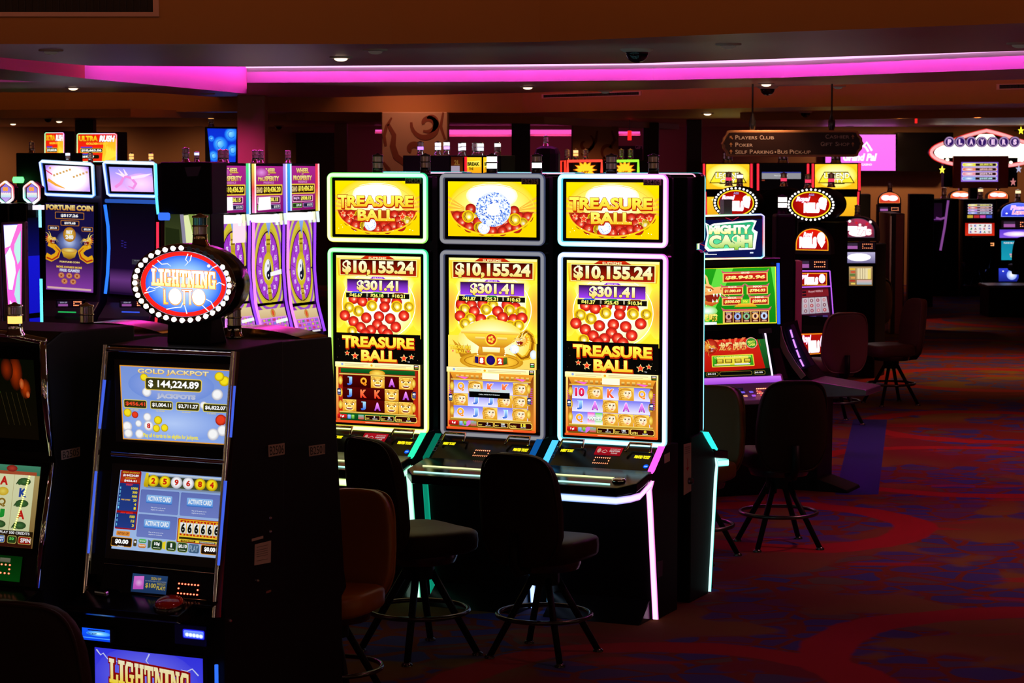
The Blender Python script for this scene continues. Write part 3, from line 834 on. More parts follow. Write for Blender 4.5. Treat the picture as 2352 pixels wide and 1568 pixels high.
BOWL = [(3, 58), (14, 30), (26, 21), (40, 17), (60, 12)]
def top_art(kind):
    A = Art(212, 132, 1.12)
    A.rect(0, 0, 212, 132, 'ffe200', 'ffd000', sub=3)
    A.disc(106, 60, 105, 70, 'ffffff', 'ffd800', n=40, mid=(.6, 'fff27a'), big=True)
    for i in range(14):
        a = pi + pi * i / 13
        A.poly([(106, 78), (106 + 150 * cos(a - .05), 78 + 150 * .62 * sin(a - .05)), (106 + 150 * cos(a + .05), 78 + 150 * .62 * sin(a + .05))], 'ffdc30') if False else None
    for sx in (-1, 1):
        for k in range(4):
            y = 36 + k * 12
            A.poly([(106 + sx * 66, 62 + k * 2), (106 + sx * 106, y - 1), (106 + sx * 106, y + 5), (106 + sx * 66, 64 + k * 2)], 'ffb838')
    A.disc(106, 34, 62, 32, 'ffffff', 'fff4a8', n=30, mid=(.75, 'ffffff'), g=1.5)
    # bowl interior, lower half
    A.poly([(106 + 100 * cos(pi * i / 24), 72 + 54 * sin(pi * i / 24)) for i in range(25)], 'b04010', '8a1c08')
    rnd = random.Random(3)
    rows = [(84, [22, 40, 62, 150, 172, 192], 13), (98, [34, 56, 160, 180, 140, 74], 13), (110, [52, 76, 100, 124, 148, 166], 13), (118, [84, 108, 132], 12)]
    for y, xs, r in rows:
        for j, x in enumerate(xs):
            if ((x - 106) / 100) ** 2 + ((y - 72) / 54) ** 2 > .98: continue
            (gold_ball if (j + int(y)) % 5 == 1 else red_ball)(A, x, y, r, .8)
    A.ring(106, 66, 103, 63, 3.2, 'ffd820', n=48, a0=radians(8), a1=radians(172)); A.ring(106, 67, 100, 59, 1.3, 'ff9818', n=48, a0=radians(8), a1=radians(172))
    A.ring(106, 66, 103, 63, 2.0, 'ffe040', n=48, a0=radians(188), a1=radians(352)); A.ring(106, 67, 99, 60, 1.2, 'ffc838', n=48, a0=radians(195), a1=radians(345))
    if kind == 'logo':
        crystal(A, 90, 107, 15, 40, 5)
        title(A, 8, 34, 198, 98)
        for i in range(26): A.disc(rnd.uniform(8, 204), rnd.uniform(84, 124), rnd.uniform(.5, 1.1), None, 'fffbd0', n=6, g=1.8)
    else:
        red_ball(A, 56, 66, 13, .7); red_ball(A, 160, 70, 13, .7); gold_ball(A, 50, 84, 15); gold_ball(A, 162, 90, 15)
        crystal(A, 88, 112, 14, 30, 8)
        crystal(A, 111, 66, 42, 240, 9)
        A.line([(72, 78), (110, 83), (150, 78)], .8, '6080c0')
    return A
def face(A, x, y, w, h, kind):
    """reel picture: golden lion mask or fair-haired woman, kept plain"""
    A.rect(x, y, x + w, y + h, 'ffd860', 'd89018', big=False)
    cx, cy = x + w / 2, y + h / 2
    if kind == 'lion':
        A.disc(cx, cy + h * .04, w * .46, h * .46, 'fff090', 'f0b030', n=16)
        for sx in (-1, 1):
            A.disc(cx + sx * w * .34, y + h * .2, w * .15, h * .15, 'ffe070', 'c08010', n=10)
            A.poly([(cx + sx * w * .08, cy - h * .08), (cx + sx * w * .34, cy - h * .2), (cx + sx * w * .32, cy - h * .04)], 'ffffff')
            A.disc(cx + sx * w * .2, cy - h * .1, w * .055, h * .06, '301000', n=8)
            A.line([(cx + sx * w * .06, cy - h * .16), (cx + sx * w * .36, cy - h * .28)], h * .05, 'a05808')
        A.disc(cx, cy + h * .06, w * .12, h * .09, 'ffd040', 'b87010', n=10)
        A.poly([(cx - w * .26, cy + h * .2), (cx + w * .26, cy + h * .2), (cx + w * .16, cy + h * .36), (cx - w * .16, cy + h * .36)], '7a1808')
        A.rect(cx - w * .18, cy + h * .2, cx + w * .18, cy + h * .25, 'ffffff', big=False)
        A.ring(cx, cy + h * .26, w * .3, h * .16, w * .04, 'fff0a0', n=12, a0=0, a1=pi)
    else:
        A.disc(cx - w * .05, cy, w * .5, h * .5, 'ffe080', 'e0a020', n=16)
        A.poly([(cx - w * .10, y + h * .26), (cx + w * .30, y + h * .22), (cx + w * .34, y + h * .6), (cx + w * .18, y + h * .86), (cx - w * .06, y + h * .72), (cx - w * .2, y + h * .5)], 'fff2d8', 'ffd8a0')
        for k in range(5): A.ring(x + w * (.12 + .04 * k), y + h * (.16 + .17 * k), w * .13, h * .10, w * .035, 'b87410', n=10, a0=radians(120), a1=radians(330))
        A.line([(x + w * .1, y + h * .22), (x + w * .4, y + h * .1), (x + w * .8, y + h * .2)], h * .05, 'b87410')
        for ex in (.46, .70):
            A.disc(x + w * ex, y + h * .42, w * .06, h * .045, '4a3010', n=8)
            A.line([(x + w * (ex - .08), y + h * .35), (x + w * (ex + .07), y + h * .33)], h * .03, '805010')
        A.line([(x + w * .62, y + h * .44), (x + w * .66, y + h * .58), (x + w * .60, y + h * .6)], w * .03, 'd09850')
        A.disc(x + w * .60, y + h * .70, w * .09, h * .035, 'd84030', n=8)
LETTER = {'J': ('a8e0ff', '2050d0'), 'Q': ('ffc030', 'f08018'), 'K': ('ff8850', 'e83018'), 'A': ('ff98ff', 'a030c0'), '10': ('ff3060', 'c01048')}
def reels(A, x0, y0, x1, y1, grid, bg, pics, lift=0.0):
    cw = (x1 - x0) / 5; ch = (y1 - y0) / 3
    for r in range(3):
        for c in range(5):
            x = x0 + c * cw; y = y0 + r * ch
            A.rect(x, y, x + cw + .1, y + ch + .1, *bg, big=False)
    for r in range(3):
        for c in range(5):
            s_ = grid[r][c]; x = x0 + c * cw; y = y0 + r * ch
            if s_ == '*': face(A, x + .5, y + .5, cw - 1, ch - 1, pics)
            elif s_ == 'W':
                for i, cc in enumerate(('ff40c0', '60d030', 'ff50b0', '90e040')): A.rect(x + 1 + (i % 2) * cw / 2, y + 1 + (i // 2) * ch / 2, x + cw / 2 - .5 + (i % 2) * cw / 2, y + ch / 2 - .5 + (i // 2) * ch / 2, cc, 'ffffff', big=False)
                A.text('WILD', x + 2, y + ch * .34, x + cw - 2, y + ch * .66, 'ffffff', 'd0e8d0', bold=.05, ol='307040', ow=.04)
            elif s_ != ' ':
                a, b = LETTER[s_]; w = .46 if len(s_) == 1 else .62
                if s_ == 'J': w = .36
                A.text(s_, x + cw * (.5 - w / 2), y + ch * .16, x + cw * (.5 + w / 2), y + ch * .84, a, b, bold=.06, ol='ffffff' if pics != 'lion' else '200008', ow=.03)
                if s_ == 'A': A.disc(x + cw * .5, y + ch * .72, 1.4, 1.4, '601060', n=8)
                if s_ in 'JK':
                    A.rect(x + cw * .36, y + ch * .14, x + cw * .66, y + ch * .2, a, big=False) if s_ == 'J' else None
def balls(A, which):
    if which == 'bowl':
        pts = [(30, 112, 0), (55, 113, 0), (82, 110, 0), (106, 112, 1), (140, 110, 0), (160, 116, 0), (38, 124, 1), (62, 128, 0), (90, 122, 1), (118, 126, 0), (146, 122, 1), (174, 126, 1), (28, 140, 0), (52, 146, 1), (78, 146, 0), (130, 140, 0), (156, 144, 0), (176, 140, 0), (104, 148, 1), (40, 158, 1), (92, 162, 0), (118, 164, 0), (148, 160, 1), (168, 158, 1), (62, 166, 'c'), (80, 172, 1), (132, 170, 0)]
    else:
        pts = [(44, 106, 0), (66, 112, 0), (92, 104, 0), (124, 106, 0), (152, 112, 0), (182, 122, 2), (32, 128, 1), (56, 136, 1), (90, 122, 1), (122, 124, 0), (152, 122, 1), (22, 148, 3), (76, 152, 0), (108, 148, 0), (136, 152, 0), (170, 144, 0), (44, 162, 0), (104, 168, 0), (62, 176, 0), (88, 182, 0), (118, 180, 0), (150, 172, 0), (40, 186, 2), (130, 190, 0), (74, 192, 0)]
    for x, y, k in pts:
        if k == 'c': crystal(A, x, y, 13.5, 40, 4)
        elif k == 1: gold_ball(A, x, y, 14)
        elif k == 2: gold_ball(A, x, y, 13, 1.0)
        else: red_ball(A, x, y, 13.5)
def main_art(kind, small, win, bet):
    A = Art(211, 412, 1.12)
    H = 412
    A.rect(0, 0, 211, 200, 'fff03c', 'ffe42c', sub=4)
    A.disc(106, 110, 104, 100, 'ffffff', 'fff03c', n=40, mid=(.7, 'fffcc8'), big=True, gi=1.6)
    for sx in (0, 1):
        A.disc(5 + 201 * sx, 118, 22, 62, 'ffa838', 'fff040', n=20, mid=(.5, 'ffc840'))
    A.ring(106, 120, 92, 84, 1.6, 'fffbe0', n=40, g=1.9)
    # jackpot panels
    A.poly([(0, 2), (211, 2), (205, 50), (6, 50)], 'ffd840', 'e8b010'); A.frame(1, 0, 210, 6, 3, 'fff7a0')
    A.poly([(60, 9), (74, 0), (134, 0), (150, 9)], 'e03010', 'a01800'); A.text('SUPREME', 82, 2.4, 126, 7.6, 'fff0b0', bold=.02)
    A.rect(11, 10, 200, 47, '300400', 'b01c08', big=False, sub=2); A.frame(9, 8, 202, 49, 2, 'fff090')
    A.text('$10,155.24', 16, 12, 195, 48, 'fffce0', 'ffd000', bold=.05, ol='402000', ow=.03)
    A.poly([(84, 57), (92, 51), (118, 51), (126, 57)], 'a030e0', '7020c0'); A.text('MAXI', 94, 52, 116, 56, 'f0d0ff', bold=.02)
    A.rect(28, 57, 180, 88, '100418', 'a040f0', big=False, sub=3); A.frame(26, 56, 182, 90, 1.6, 'ffe068')
    A.text('$301.41', 52, 60, 156, 88, 'fffce0', 'ffd000', bold=.05, ol='302000', ow=.03)
    balls(A, 'bowl' if kind == 'bowl' else 'full')
    A.poly([(26, 91), (184, 91), (184, 103), (26, 103)], '141008')
    for i, (t, c) in enumerate(zip(small, ('2050d0', '208030', '804010'))):
        A.poly([(38 + i * 53, 92), (43 + i * 53, 88.5), (62 + i * 53, 88.5), (67 + i * 53, 92)], c)
        A.text(t, 35 + i * 53, 92.5, 67 + i * 53, 102.5, 'ffff90', 'fff040', bold=.035)
    for x in (78, 80, 131, 133): A.rect(x, 92, x + .9, 100, 'f0e0c0', big=False)
    if kind == 'bowl':
        bowl_art(A)
    else:
        A.rect(0, 190, 211, 262, '080604', big=True)
        rnd = random.Random(5)
        for i in range(24): A.disc(rnd.uniform(3, 208), rnd.uniform(192, 260), .5, .5, 'a09060', n=5)
        title(A, 16, 196, 196, 258)
    # the game window
    y0 = 262
    if kind == 'lion':
        A.rect(0, y0, 211, H, 'ffe070', 'd84818', sub=3); A.rect(6, y0 + 14, 206, H - 14, 'a02010', 'c02810', big=False)
        A.rect(12, y0 + 16, 198, y0 + 27, '106020', '084818', big=False); A.disc(104, y0 + 25, 20, 8, 'ffe060', 'd09010', n=14)
        reels(A, 17, y0 + 32, 194, y0 + 122, ['JQ*A*', 'JKK*A', '*JA**'], ('500404', '300000'), 'lion')
        A.rect(12, y0 + 126, 198, H - 6, '0a5a20', '063814', big=False)
    else:
        A.rect(0, y0, 211, H, 'ffe070', 'f07020', sub=3); A.rect(5, y0 + 12, 206, H - 6, '803810', 'd08028', big=False)
        A.poly([(5, y0 + 12), (206, y0 + 12), (198, y0 + 30), (14, y0 + 30)], 'f0a030', 'c87818')
        for x in range(20, 196, 12): A.rect(x, y0 + 19, x + 7, y0 + 26, 'ffd870', '905010', big=False)
        A.rect(84, y0 + 12, 124, y0 + 27, 'fffbd8', big=False)
        for sx in (22, 160): A.poly([(sx, y0 + 22), (sx + 28, y0 + 24), (sx + 20, y0 + 29)], 'f060d0')
        g = ['Q*KK*', '*JJ**', 'QJ*J*'] if kind == 'bowl' else [['10', '*', 'K', '*', 'Q'], ['J', 'A', '*', 'A', 'A'], ['Q', 'W', '*', '*', '*']]
        reels(A, 15, y0 + 32, 193, y0 + 124, g, ('7070e8', 'e8e4ff'), 'woman')
        for k in range(8):
            for x in (5, 199): A.rect(x, y0 + 44 + k * 5, x + 6, y0 + 46 + k * 5, 'c040c0', big=False)
        A.rect(8, y0 + 126, 203, H - 6, 'b08020', '604008', big=False)
        A.poly([(34, y0 + 140), (52, y0 + 128), (66, y0 + 128), (50, y0 + 142)], 'd070e0')
    for k in range(3):
        for x in (13, 196): A.disc(x, y0 + 46 + k * 30, 5.5, 11, 'ffe868', 'c88c10', n=12)
    for x in (5, 193):
        A.rbox(x, y0 + 66, x + 9, y0 + 82, 1.5, '101850'); A.text('40', x + 1, y0 + 69, x + 8, y0 + 75, 'ffffff', bold=.05)
        A.text('LINES', x + 1, y0 + 77, x + 8, y0 + 79.5, 'c0c8ff', bold=.02)
    A.rect(10, y0 + 28.5, 201, y0 + 31.5, 'ffe878', 'a87010', big=False); A.rect(10, y0 + 122, 201, y0 + 126, 'ffe068', '886008', big=False)
    # notice strip and meters
    A.rect(0, y0, 211, y0 + 12, 'fff6c8', 'ffee90', big=False)
    for a, b in ((24, 84), (100, 190)):
        for yy in (4, 7.6): A.rect(a, y0 + yy, b - (12 if yy > 5 else 0), y0 + yy + 1.5, 'd8c088', big=False)
    A.disc(18, y0 + 5.5, 3, 3, '90a8e0', n=10); A.disc(92, y0 + 6, 3, 3, 'f0b020', n=10)
    A.rect(197, y0 + 1, 209, y0 + 12, '201008', big=False); A.rect(199, y0 + 3, 207, y0 + 5, 'ffffff', big=False); A.rect(199, y0 + 6, 207, y0 + 9, 'e03020', '30c040', big=False)
    yb = y0 + 129
    A.rbox(5, yb, 29, yb + 11, 2, 'e02020', '900808'); A.text('1¢', 13, yb + 2.5, 22, yb + 8.5, 'ffffff', bold=.03)
    A.rbox(31, yb + 1, 39, yb + 11, 1, 'a0c8ff', '4080d0'); A.rbox(41, yb + 1, 48, yb + 11, 1, 'a0e060', '308020'); A.rbox(58, yb, 72, yb + 11, 1, '70b8a0', 'd04040')
    for x, w, t1, t2 in ((75, 38, 'CREDIT', '0'), (115, 33, 'BET', bet)):
        A.rbox(x, yb, x + w, yb + 12, 1.5, 'ffd860'); A.rbox(x + 1, yb + 1, x + w - 1, yb + 11, 1.2, '200404')
        A.text(t1, x + 2, yb + 6, x + 11, yb + 9, 'ffe060', bold=.01); A.text(t2, x + w * .62 - len(t2) * 1.5, yb + 1.5, x + w * .62 + len(t2) * 1.5, yb + 6, 'ffffff', bold=.02); A.text('$0.00', x + w * .5, yb + 7.4, x + w * .82, yb + 9.6, 'ffffff', bold=.01)
    A.rbox(150, yb - 2, 205, yb + 13, 5, 'ffd860'); A.rbox(151.5, yb - .5, 203.5, yb + 11.5, 4, '300606')
    A.text('WIN', 153, yb + 5, 167, yb + 10.5, 'ffe060', bold=.02); A.text(win, 184 - 3 * len(win), yb + .5, 184 + 3 * len(win), yb + 7, 'fff040', bold=.04); A.text('$0.00', 178, yb + 8, 190, yb + 10.4, 'ffffff', bold=.01)
    A.rect(0, H - 5, 211, H, 'e85020', big=False); A.rect(76, H - 3.6, 160, H - 2.4, 'ffc890', big=False)
    if kind == 'bowl':
        A.rect(55, y0 + 50, 152, y0 + 58, 'c8d8d8', big=False); A.text('CALL ATTENDANT', 80, y0 + 51.5, 128, y0 + 56, 'e08070', bold=0.0)
        A.rect(55, y0 + 57, 152, y0 + 71, '020202', big=False); A.text('CASH, HAND PAY PENDING', 78, y0 + 62, 128, y0 + 65, 'e8f0f0', bold=.01)
    return A
def dragon(A, x, y, s, f=1, hi='ffe890', mid_='f0b028', lo='a05c10', flame='e87820'):
    """roaring dragon head in profile, muzzle towards +x when f is 1"""
    P = lambda pts: [(x + f * px * s, y + py * s) for px, py in pts]
    for a, b in ((-34, -30), (-44, -16), (-48, 0), (-44, 16), (-34, 30), (-22, 40)): A.poly(P([(-14, -12 + b * .2), (a, b), (-10, 8 + b * .3)]), flame, mid_)
    for pts, w in (([(-12, -14), (-22, -34), (-40, -46)], (7, 5, .6)), ([(-2, -16), (-6, -36), (-18, -54)], (7, 5, .6))): A.line(P(pts), [v * s for v in w], hi)
    A.poly(P([(-24, -10), (-14, -20), (2, -18), (12, -10), (30, -12), (38, -6), (36, 4), (20, 6), (4, 8), (-10, 22), (-24, 16)]), hi, mid_)
    A.poly(P([(-10, 10), (4, 8), (20, 8), (30, 6), (24, 20), (8, 28), (-6, 26)]), '8c1c10')
    A.poly(P([(-14, 20), (-2, 26), (14, 28), (26, 20), (24, 30), (8, 38), (-12, 32)]), mid_, lo)
    for tx in (10, 18, 26): A.poly(P([(tx, 6), (tx + 5, 6), (tx + 3, 15)]), 'ffffff')
    for tx in (8, 18): A.poly(P([(tx, 28), (tx + 5, 27), (tx + 2, 19)]), 'ffffff')
    A.line(P([(-8, -12), (4, -10), (12, -4)]), 3.2 * s, lo); A.poly(P([(-4, -6), (6, -6), (8, -1), (0, 1)]), 'fff8d0'); A.disc(x + f * 4 * s, y - 3.4 * s, 2 * s, None, '401000', n=8)
    A.disc(x + f * 34 * s, y - 6 * s, 5 * s, 4 * s, hi, lo, n=10); A.disc(x + f * 35 * s, y - 5 * s, 1.4 * s, None, '401000', n=6)
    for pts in ([(30, -2), (46, 6), (56, 20)], [(28, 2), (42, 14), (46, 28)], [(-6, 34), (-10, 48), (-2, 60)]): A.line(P(pts), [2.4 * s, 1.6 * s, .4 * s], hi)
    for px, py in ((-16, -6), (-18, 2), (-10, 0), (-12, 9)): A.ring(x + f * px * s, y + py * s, 4 * s, 4 * s, 1.1 * s, lo, n=10, a0=.3, a1=2.8)
def bowl_art(A):
    A.rect(0, 186, 211, 262, 'ffe458', 'ffd060', sub=2)
    A.disc(105, 205, 85, 60, 'ffffff', 'ffe058', n=30, mid=(.6, 'fff6b0'))
    # fins, stand, bowl
    for k in range(4): A.poly([(66 - k * 8, 244), (10 + k * 12, 196 + k * 3), (30 + k * 10, 238)], 'd89820', 'a86a10')
    A.disc(104, 246, 76, 22, 'ffe050', 'c88810', n=30, mid=(.7, 'f0b830')); A.ring(104, 246, 66, 16, 3, 'b07010', n=30, wy=2)
    A.poly([(76, 206), (134, 206), (140, 240), (68, 240)], 'f0b030', 'b05c10')
    A.poly([(82, 206), (126, 206), (124, 225), (84, 225)], 'ffffff', 'ffe480'); A.frame(80, 204, 128, 226, 2, 'd09018')
    for sx in (-1, 1):
        for k in range(7): A.disc(104 + sx * (30 + 4 * sin(k * .5)), 206 + k * 5, 2, 2, 'fffbd0', n=8)
    A.poly([(34, 176), (168, 180), (160, 196), (136, 212), (76, 212), (48, 194)], 'ffe040', 'd08418'); A.rect(32, 173, 170, 181, 'fff080', 'e8a818', big=False)
    A.rect(66, 188, 142, 194, 'fff090', 'd89820', big=False)
    A.disc(104, 193, 15, 16, 'fff0a0', 'ffd020', n=24); A.disc(104, 193, 11.5, 12.5, 'e84820', 'c02810', n=24)
    for k in range(5): A.disc(104 + 5 * cos(k * 1.26), 193 + 6 * sin(k * 1.26), 3.2, 3.2, 'ffd840', n=8)
    # a scaly dragon on the right
    body = [(148, 214), (160, 222), (176, 236), (190, 232), (200, 216), (203, 196), (198, 180), (188, 172), (178, 178), (170, 190)]
    A.line(body, [4, 9, 13, 15, 15, 14, 13, 12, 11, 9], 'e8b020'); A.line(body, [1, 3, 5, 6, 6, 6, 5, 5, 4, 3], '9a5a08')
    for i in range(1, 9):
        x, y = body[i]; A.line([(x - 6, y - 3), (x + 6, y + 3)], 1, '704008')
    dragon(A, 176, 192, .42, -1)
    crystal(A, 160, 214, 11, 24, 12); A.disc(205, 226, 8, 11, 'ffffff', 'd0e0f0', n=14)
    # number wheel
    A.poly([(64, 232), (144, 232), (146, 252), (104, 258), (62, 250)], 'f0b830', 'b06010')
    A.poly([(66, 235), (74, 236), (74, 252), (66, 250)], '201060')
    for x, t in ((75, '8'), (119, '2')): A.poly([(x, 236), (x + 15, 236), (x + 15, 254), (x, 253)], 'e83818', 'b01808'); A.text(t, x + 2.5, 238, x + 11.5, 251, 'ffffff', bold=.08)
    A.poly([(134, 236), (143, 234), (143, 250), (134, 253)], '607018', '104820')
    A.disc(104, 243, 14.5, 15.5, 'ffe868', 'f0c020', n=24); A.disc(104, 243, 10.5, 11.5, '281078', '180858', n=24)
    A.text('TREASURE', 5, 210, 56, 220, 'ffe840', 'f0b820', bold=.04, ol='a06810', ow=.03); A.text('BALL', 20, 221, 46, 229, 'ffe840', 'f0b820', bold=.04, ol='a06810', ow=.03)
    star_pair(A, [(13, 224, 4), (50, 224, 4)])
    A.rect(197, 246, 208, 257, '301008', big=False); A.rect(199, 248, 206, 250, 'ffffff', big=False); A.rect(199, 252, 206, 255, '50d060', big=False)

def hygiene_art():
    A = Art(66, 17, .7)
    A.rbox(0, 0, 66, 17, 1.5, 'd01828', 'a81020'); A.disc(9, 8, 4.5, 4.5, 'e8b0a0', n=12); A.line([(16, 10), (24, 6), (30, 9), (26, 12), (18, 11)], 1, 'ffd0c8')
    A.text('USE PROVIDED HAND', 35, 3, 61, 5, 'ffd8d0', bold=.01); A.text('SANITIZER', 35, 6.5, 61, 9.5, 'ffffff', bold=.02); A.text('PLEASE', 41, 11, 56, 13.5, 'ffe8e0', bold=.02)
    return A
def deck_art():
    A = Art(260, 52, 1.0)
    A.text('INSERT TICKET', 18, 13, 50, 18.5, 'ffe818', bold=.05, g=1.7); A.text('PRINTED TICKET', 206, 17, 244, 23, 'ffe818', bold=.05, g=1.7)
    A.leds(112, 26, 148, 37, 8, 3, 1.4, 'ff5820', 2.6)
    A.disc(244, 38, 6.5, 4, '2090ff', '0838d0', n=16, g=1.2); A.line([(240, 38), (248, 38)], 1, 'd0f0ff')
    for y in (12, 26): A.frame(2, y, 10, y + 7, .8, '504850', g=.6)
    return A

def T_tall(name, label, cat, loc, rz, group, stops, topa, maina, lit, front=True, neon_on=True, stops2=None):
    t = thing(name, label, cat, loc, rz, group)
    W = .288
    b = MB(); b.prism([(0.02, 0.0), (0.30, 0.0), (0.30, 0.845), (0.14, 0.86), (-0.06, .73), (-0.08, .66), (-0.06, .60)], -W, W); b.build('base_cabinet', 'matte', t, bevel=.006)
    b = MB(); b.prism([(-.15, 0), (.02, 0), (.02, .10), (-.01, .10)], -W + .03, W - .03); b.build('foot_plate', 'black', t, bevel=.004)
    b = MB()
    b.box(-W + .03, YF + .05, .84, W - .03, .30, 2.165); b.build('screen_column', 'matte', t, bevel=.006)
    # button deck
    b = MB()
    b.slab([(-W + .0, -.06), (-W, -.27), (-W + .07, -.36), (W - .07, -.36), (W, -.27), (W, -.06)], 0, 1)
    vs = []
    for x, y, z in b.v: vs.append((x, z, .70 + (z + .36) * .16 - (.045 if y == 0 else 0)))
    b.v = vs; b.build('button_deck', 'black', t, bevel=.006)
    if front:
        z = lambda y: .702 + (y + .36) * .16
        for y0, c in ((-.315, 'b8ffe8'), (-.215, 'f0ffb0')):
            glow_tube(t, 'deck_light', [(-W + .06, y0, z(y0)), (W - .12, y0, z(y0))], .005, c, 1.3)
        b = MB(); b.lathe([(.034, 0), (.034, .008), (.026, .014), (.02, .013)], (W - .1, -.25, z(-.25)), 18); b.build('spin_button', 'chrome', t)
    # sloping reader panel with its side lamps
    pn = [(-W + .012, -.075, .735), (W - .012, -.075, .735), (W - .012, .085, .842), (-W + .012, .085, .842)]
    b = MB(); b.raw([*pn, *[(x, y + .03, z_ - .03) for x, y, z_ in pn]], [(0, 1, 2, 3), (7, 6, 5, 4), (0, 4, 5, 1), (1, 5, 6, 2), (2, 6, 7, 3), (3, 7, 4, 0)])
    rp = b.build('reader_panel', 'black', t, bevel=.003)
    pm = quad_map(Vector(pn[3]), Vector(pn[2]), Vector(pn[1]), Vector(pn[0]))
    deck_art().build('panel_display', pm, rp)
    if neon_on and front: hygiene_art().build('hygiene_card', lambda u, v, h: pm((104 + 66 * u) / 260, (4 + 17 * v) / 52, h + .001), rp)  # printed card drawn with a glow of its own
    E0, E1 = stops[0][1], stops[-1][1]
    cl = ramp_hex(stops, .02) if front else lin((90, 230, 230)); cr = ramp_hex(stops, .5)
    for sx, c in ((-1, stops2[0]), (1, stops2[1])):
        x = sx * (W - .004)
        b = MB(); g = 1.5 if neon_on else .35
        cc = tuple(v * g for v in lin(c))
        b.raw([(x - .018, -.07, .748), (x + .018, -.07, .748), (x + .018, .075, .853), (x - .018, .075, .853), (x - .012, -.08, .738), (x + .012, -.08, .738)], [(0, 1, 2, 3), (4, 5, 1, 0)], 0, False, [cc] * 6)
        b.build('side_lamp', 'glow', t)
    # leg lights and the strip under the deck
    for sx, c in ((-1, stops2[0]), (1, stops2[1])):
        x = sx * (W - .006)
        pth = [(-.055, .70), (-.088, .66), (-.075, .60), (.012, .005)]
        b = MB(); vs = []; cs = []; cc = tuple((.5 + .5 * v) * 1.6 for v in lin(c)); ce = tuple(v * .9 for v in lin(c))
        if not neon_on and sx < 0: cc = tuple(v * .5 for v in lin(c))
        for y, z_ in pth:
            vs += [(x - .016, y - .004, z_), (x - .009, y - .01, z_), (x + .009, y - .01, z_), (x + .016, y - .004, z_)]; cs += [ce, cc, cc, ce]
        b.raw(vs, [(4 * i + j, 4 * i + j + 1, 4 * i + j + 5, 4 * i + j + 4) for i in range(3) for j in range(3)], 0, False, cs)
        b.build('leg_light', 'glow', t)
    if neon_on:
        pts = [(-W, -.10, .668), (-W, -.27, .650), (-W + .07, -.362, .640), (W - .07, -.362, .640), (W - .02, -.31, .645), (W + .002, -.24, .650), (W + .002, -.09, .690)]
        b = MB(); vs = []; cs = []
        for i, p in enumerate(pts):
            c = lin(ramp_hex(((0, stops2[0]), (.25, stops2[0]), (1, stops2[1])), i / (len(pts) - 1)))
            core = tuple((.45 + .55 * v) * 1.6 for v in c)
            n = Vector((p[0], p[1] + .1, 0)).normalized() * .006
            for dz, k in ((.018, .6), (.009, 1), (-.009, 1), (-.018, .6)):
                vs.append((p[0] + n.x * k, p[1] + n.y * k, p[2] + dz)); cs.append(core if k == 1 else tuple(v * .9 for v in c))
        b.raw(vs, [(4 * i + j, 4 * i + j + 1, 4 * i + j + 5, 4 * i + j + 4) for i in range(len(pts) - 1) for j in range(3)], 0, False, cs)
        b.build('deck_edge_light', 'glow', t)
    # screens with their frames
    for nm, F, I, art in (('top', TOPF, TOPI, topa), ('main', MAINF, MAINI, maina)):
        b = MB(); b.slab(rrect(F[0], F[3], F[2], F[1], .022), YF, YF + .055)
        hs = b.build(nm + '_screen', 'black', t, bevel=.003)
        if art: art.build('display', rect_map(I[0], I[1], I[2], I[3], YF - .0005), hs)
        if neon_on:
            neon(hs, 'neon_frame', rrect(F[0] + .011, F[3] + .011, F[2] - .011, F[1] - .011, .02), .026, stops, True, .012, YF - .001)
        else:
            neon(hs, 'dim_frame', rrect(F[0] + .011, F[3] + .011, F[2] - .011, F[1] - .011, .02), .026, ((0, '58648c'), (.5, '6a6478'), (1, '58648c')), True, .012, YF - .001, .55, .9)  # slate frame given a faint glow so it shows in the dark
    # hinge loops under the main frame
    for x0 in (-.245, .115):
        b = MB(); b.tube([(x0, .02, .826), (x0 + .008, .06, .862), (x0 + .122, .06, .862), (x0 + .13, .02, .826)], .007, 6)
        b.build('hinge_bracket', 'chrome', t)
    b = MB(); b.box(-.09, .12, MAINF[1] - .004, .12, .28, TOPF[3] + .004); b.build('joining_block', 'black', t)
    tower_light(t, (.0 - .03, .18, 2.163), 1.0, lit)
    return t
Tl = FT.w(-2 * PITCH_T - .004, 0); Tm_ = FT.w(-PITCH_T - .002, 0); Tr = FT.O
ball_l = T_tall('slot_machine', 'tall slot machine with yellow-to-green neon frame and red ball screens', 'slot machine', Tl, FT.rz, 'tall neon-framed slot machines',
    [(0, '30f0a0'), (.22, '50f060'), (.30, '60ff50'), (.36, 'c8ff40'), (.55, 'fff040'), (.70, 'f4ff60'), (.80, 'd0ff60'), (.88, '40ff90'), (1, '30f0a0')], top_art('logo'), main_art('lion', ('$45.67', '$26.18', '$10.21'), '0', '75'), (None, None), stops2=('fff060', '28d8a0'))
ball_m = T_tall('slot_machine', 'tall slot machine with faintly glowing slate frame and crystal ball top screen', 'slot machine', Tm_, FT.rz, 'tall neon-framed slot machines',
    [(0, '3060a0'), (1, '3060a0')], top_art('crystal'), main_art('bowl', ('$41.87', '$25.21', '$10.63'), '15', '200'), ('ffffff', 'ffffff'), neon_on=False, stops2=('10b890', '2090ff'))
ball_r = T_tall('slot_machine', 'tall slot machine with cyan-to-pink neon frame, nearest the aisle', 'slot machine', Tr, FT.rz, 'tall neon-framed slot machines',
    [(0, 'ff70ff'), (.05, 'ffa0ff'), (.14, 'e8c8ff'), (.24, '80d8ff'), (.34, '60e8ff'), (.55, '60e8ff'), (.62, '60f0ff'), (.70, 'b0f0ff'), (.80, 'ffb0ff'), (1, 'ff70f0')], top_art('logo'), main_art('reel', ('$41.37', '$25.43', '$10.34'), '0', '180'), (None, None), stops2=('48b8ff', 'ff58d8'))
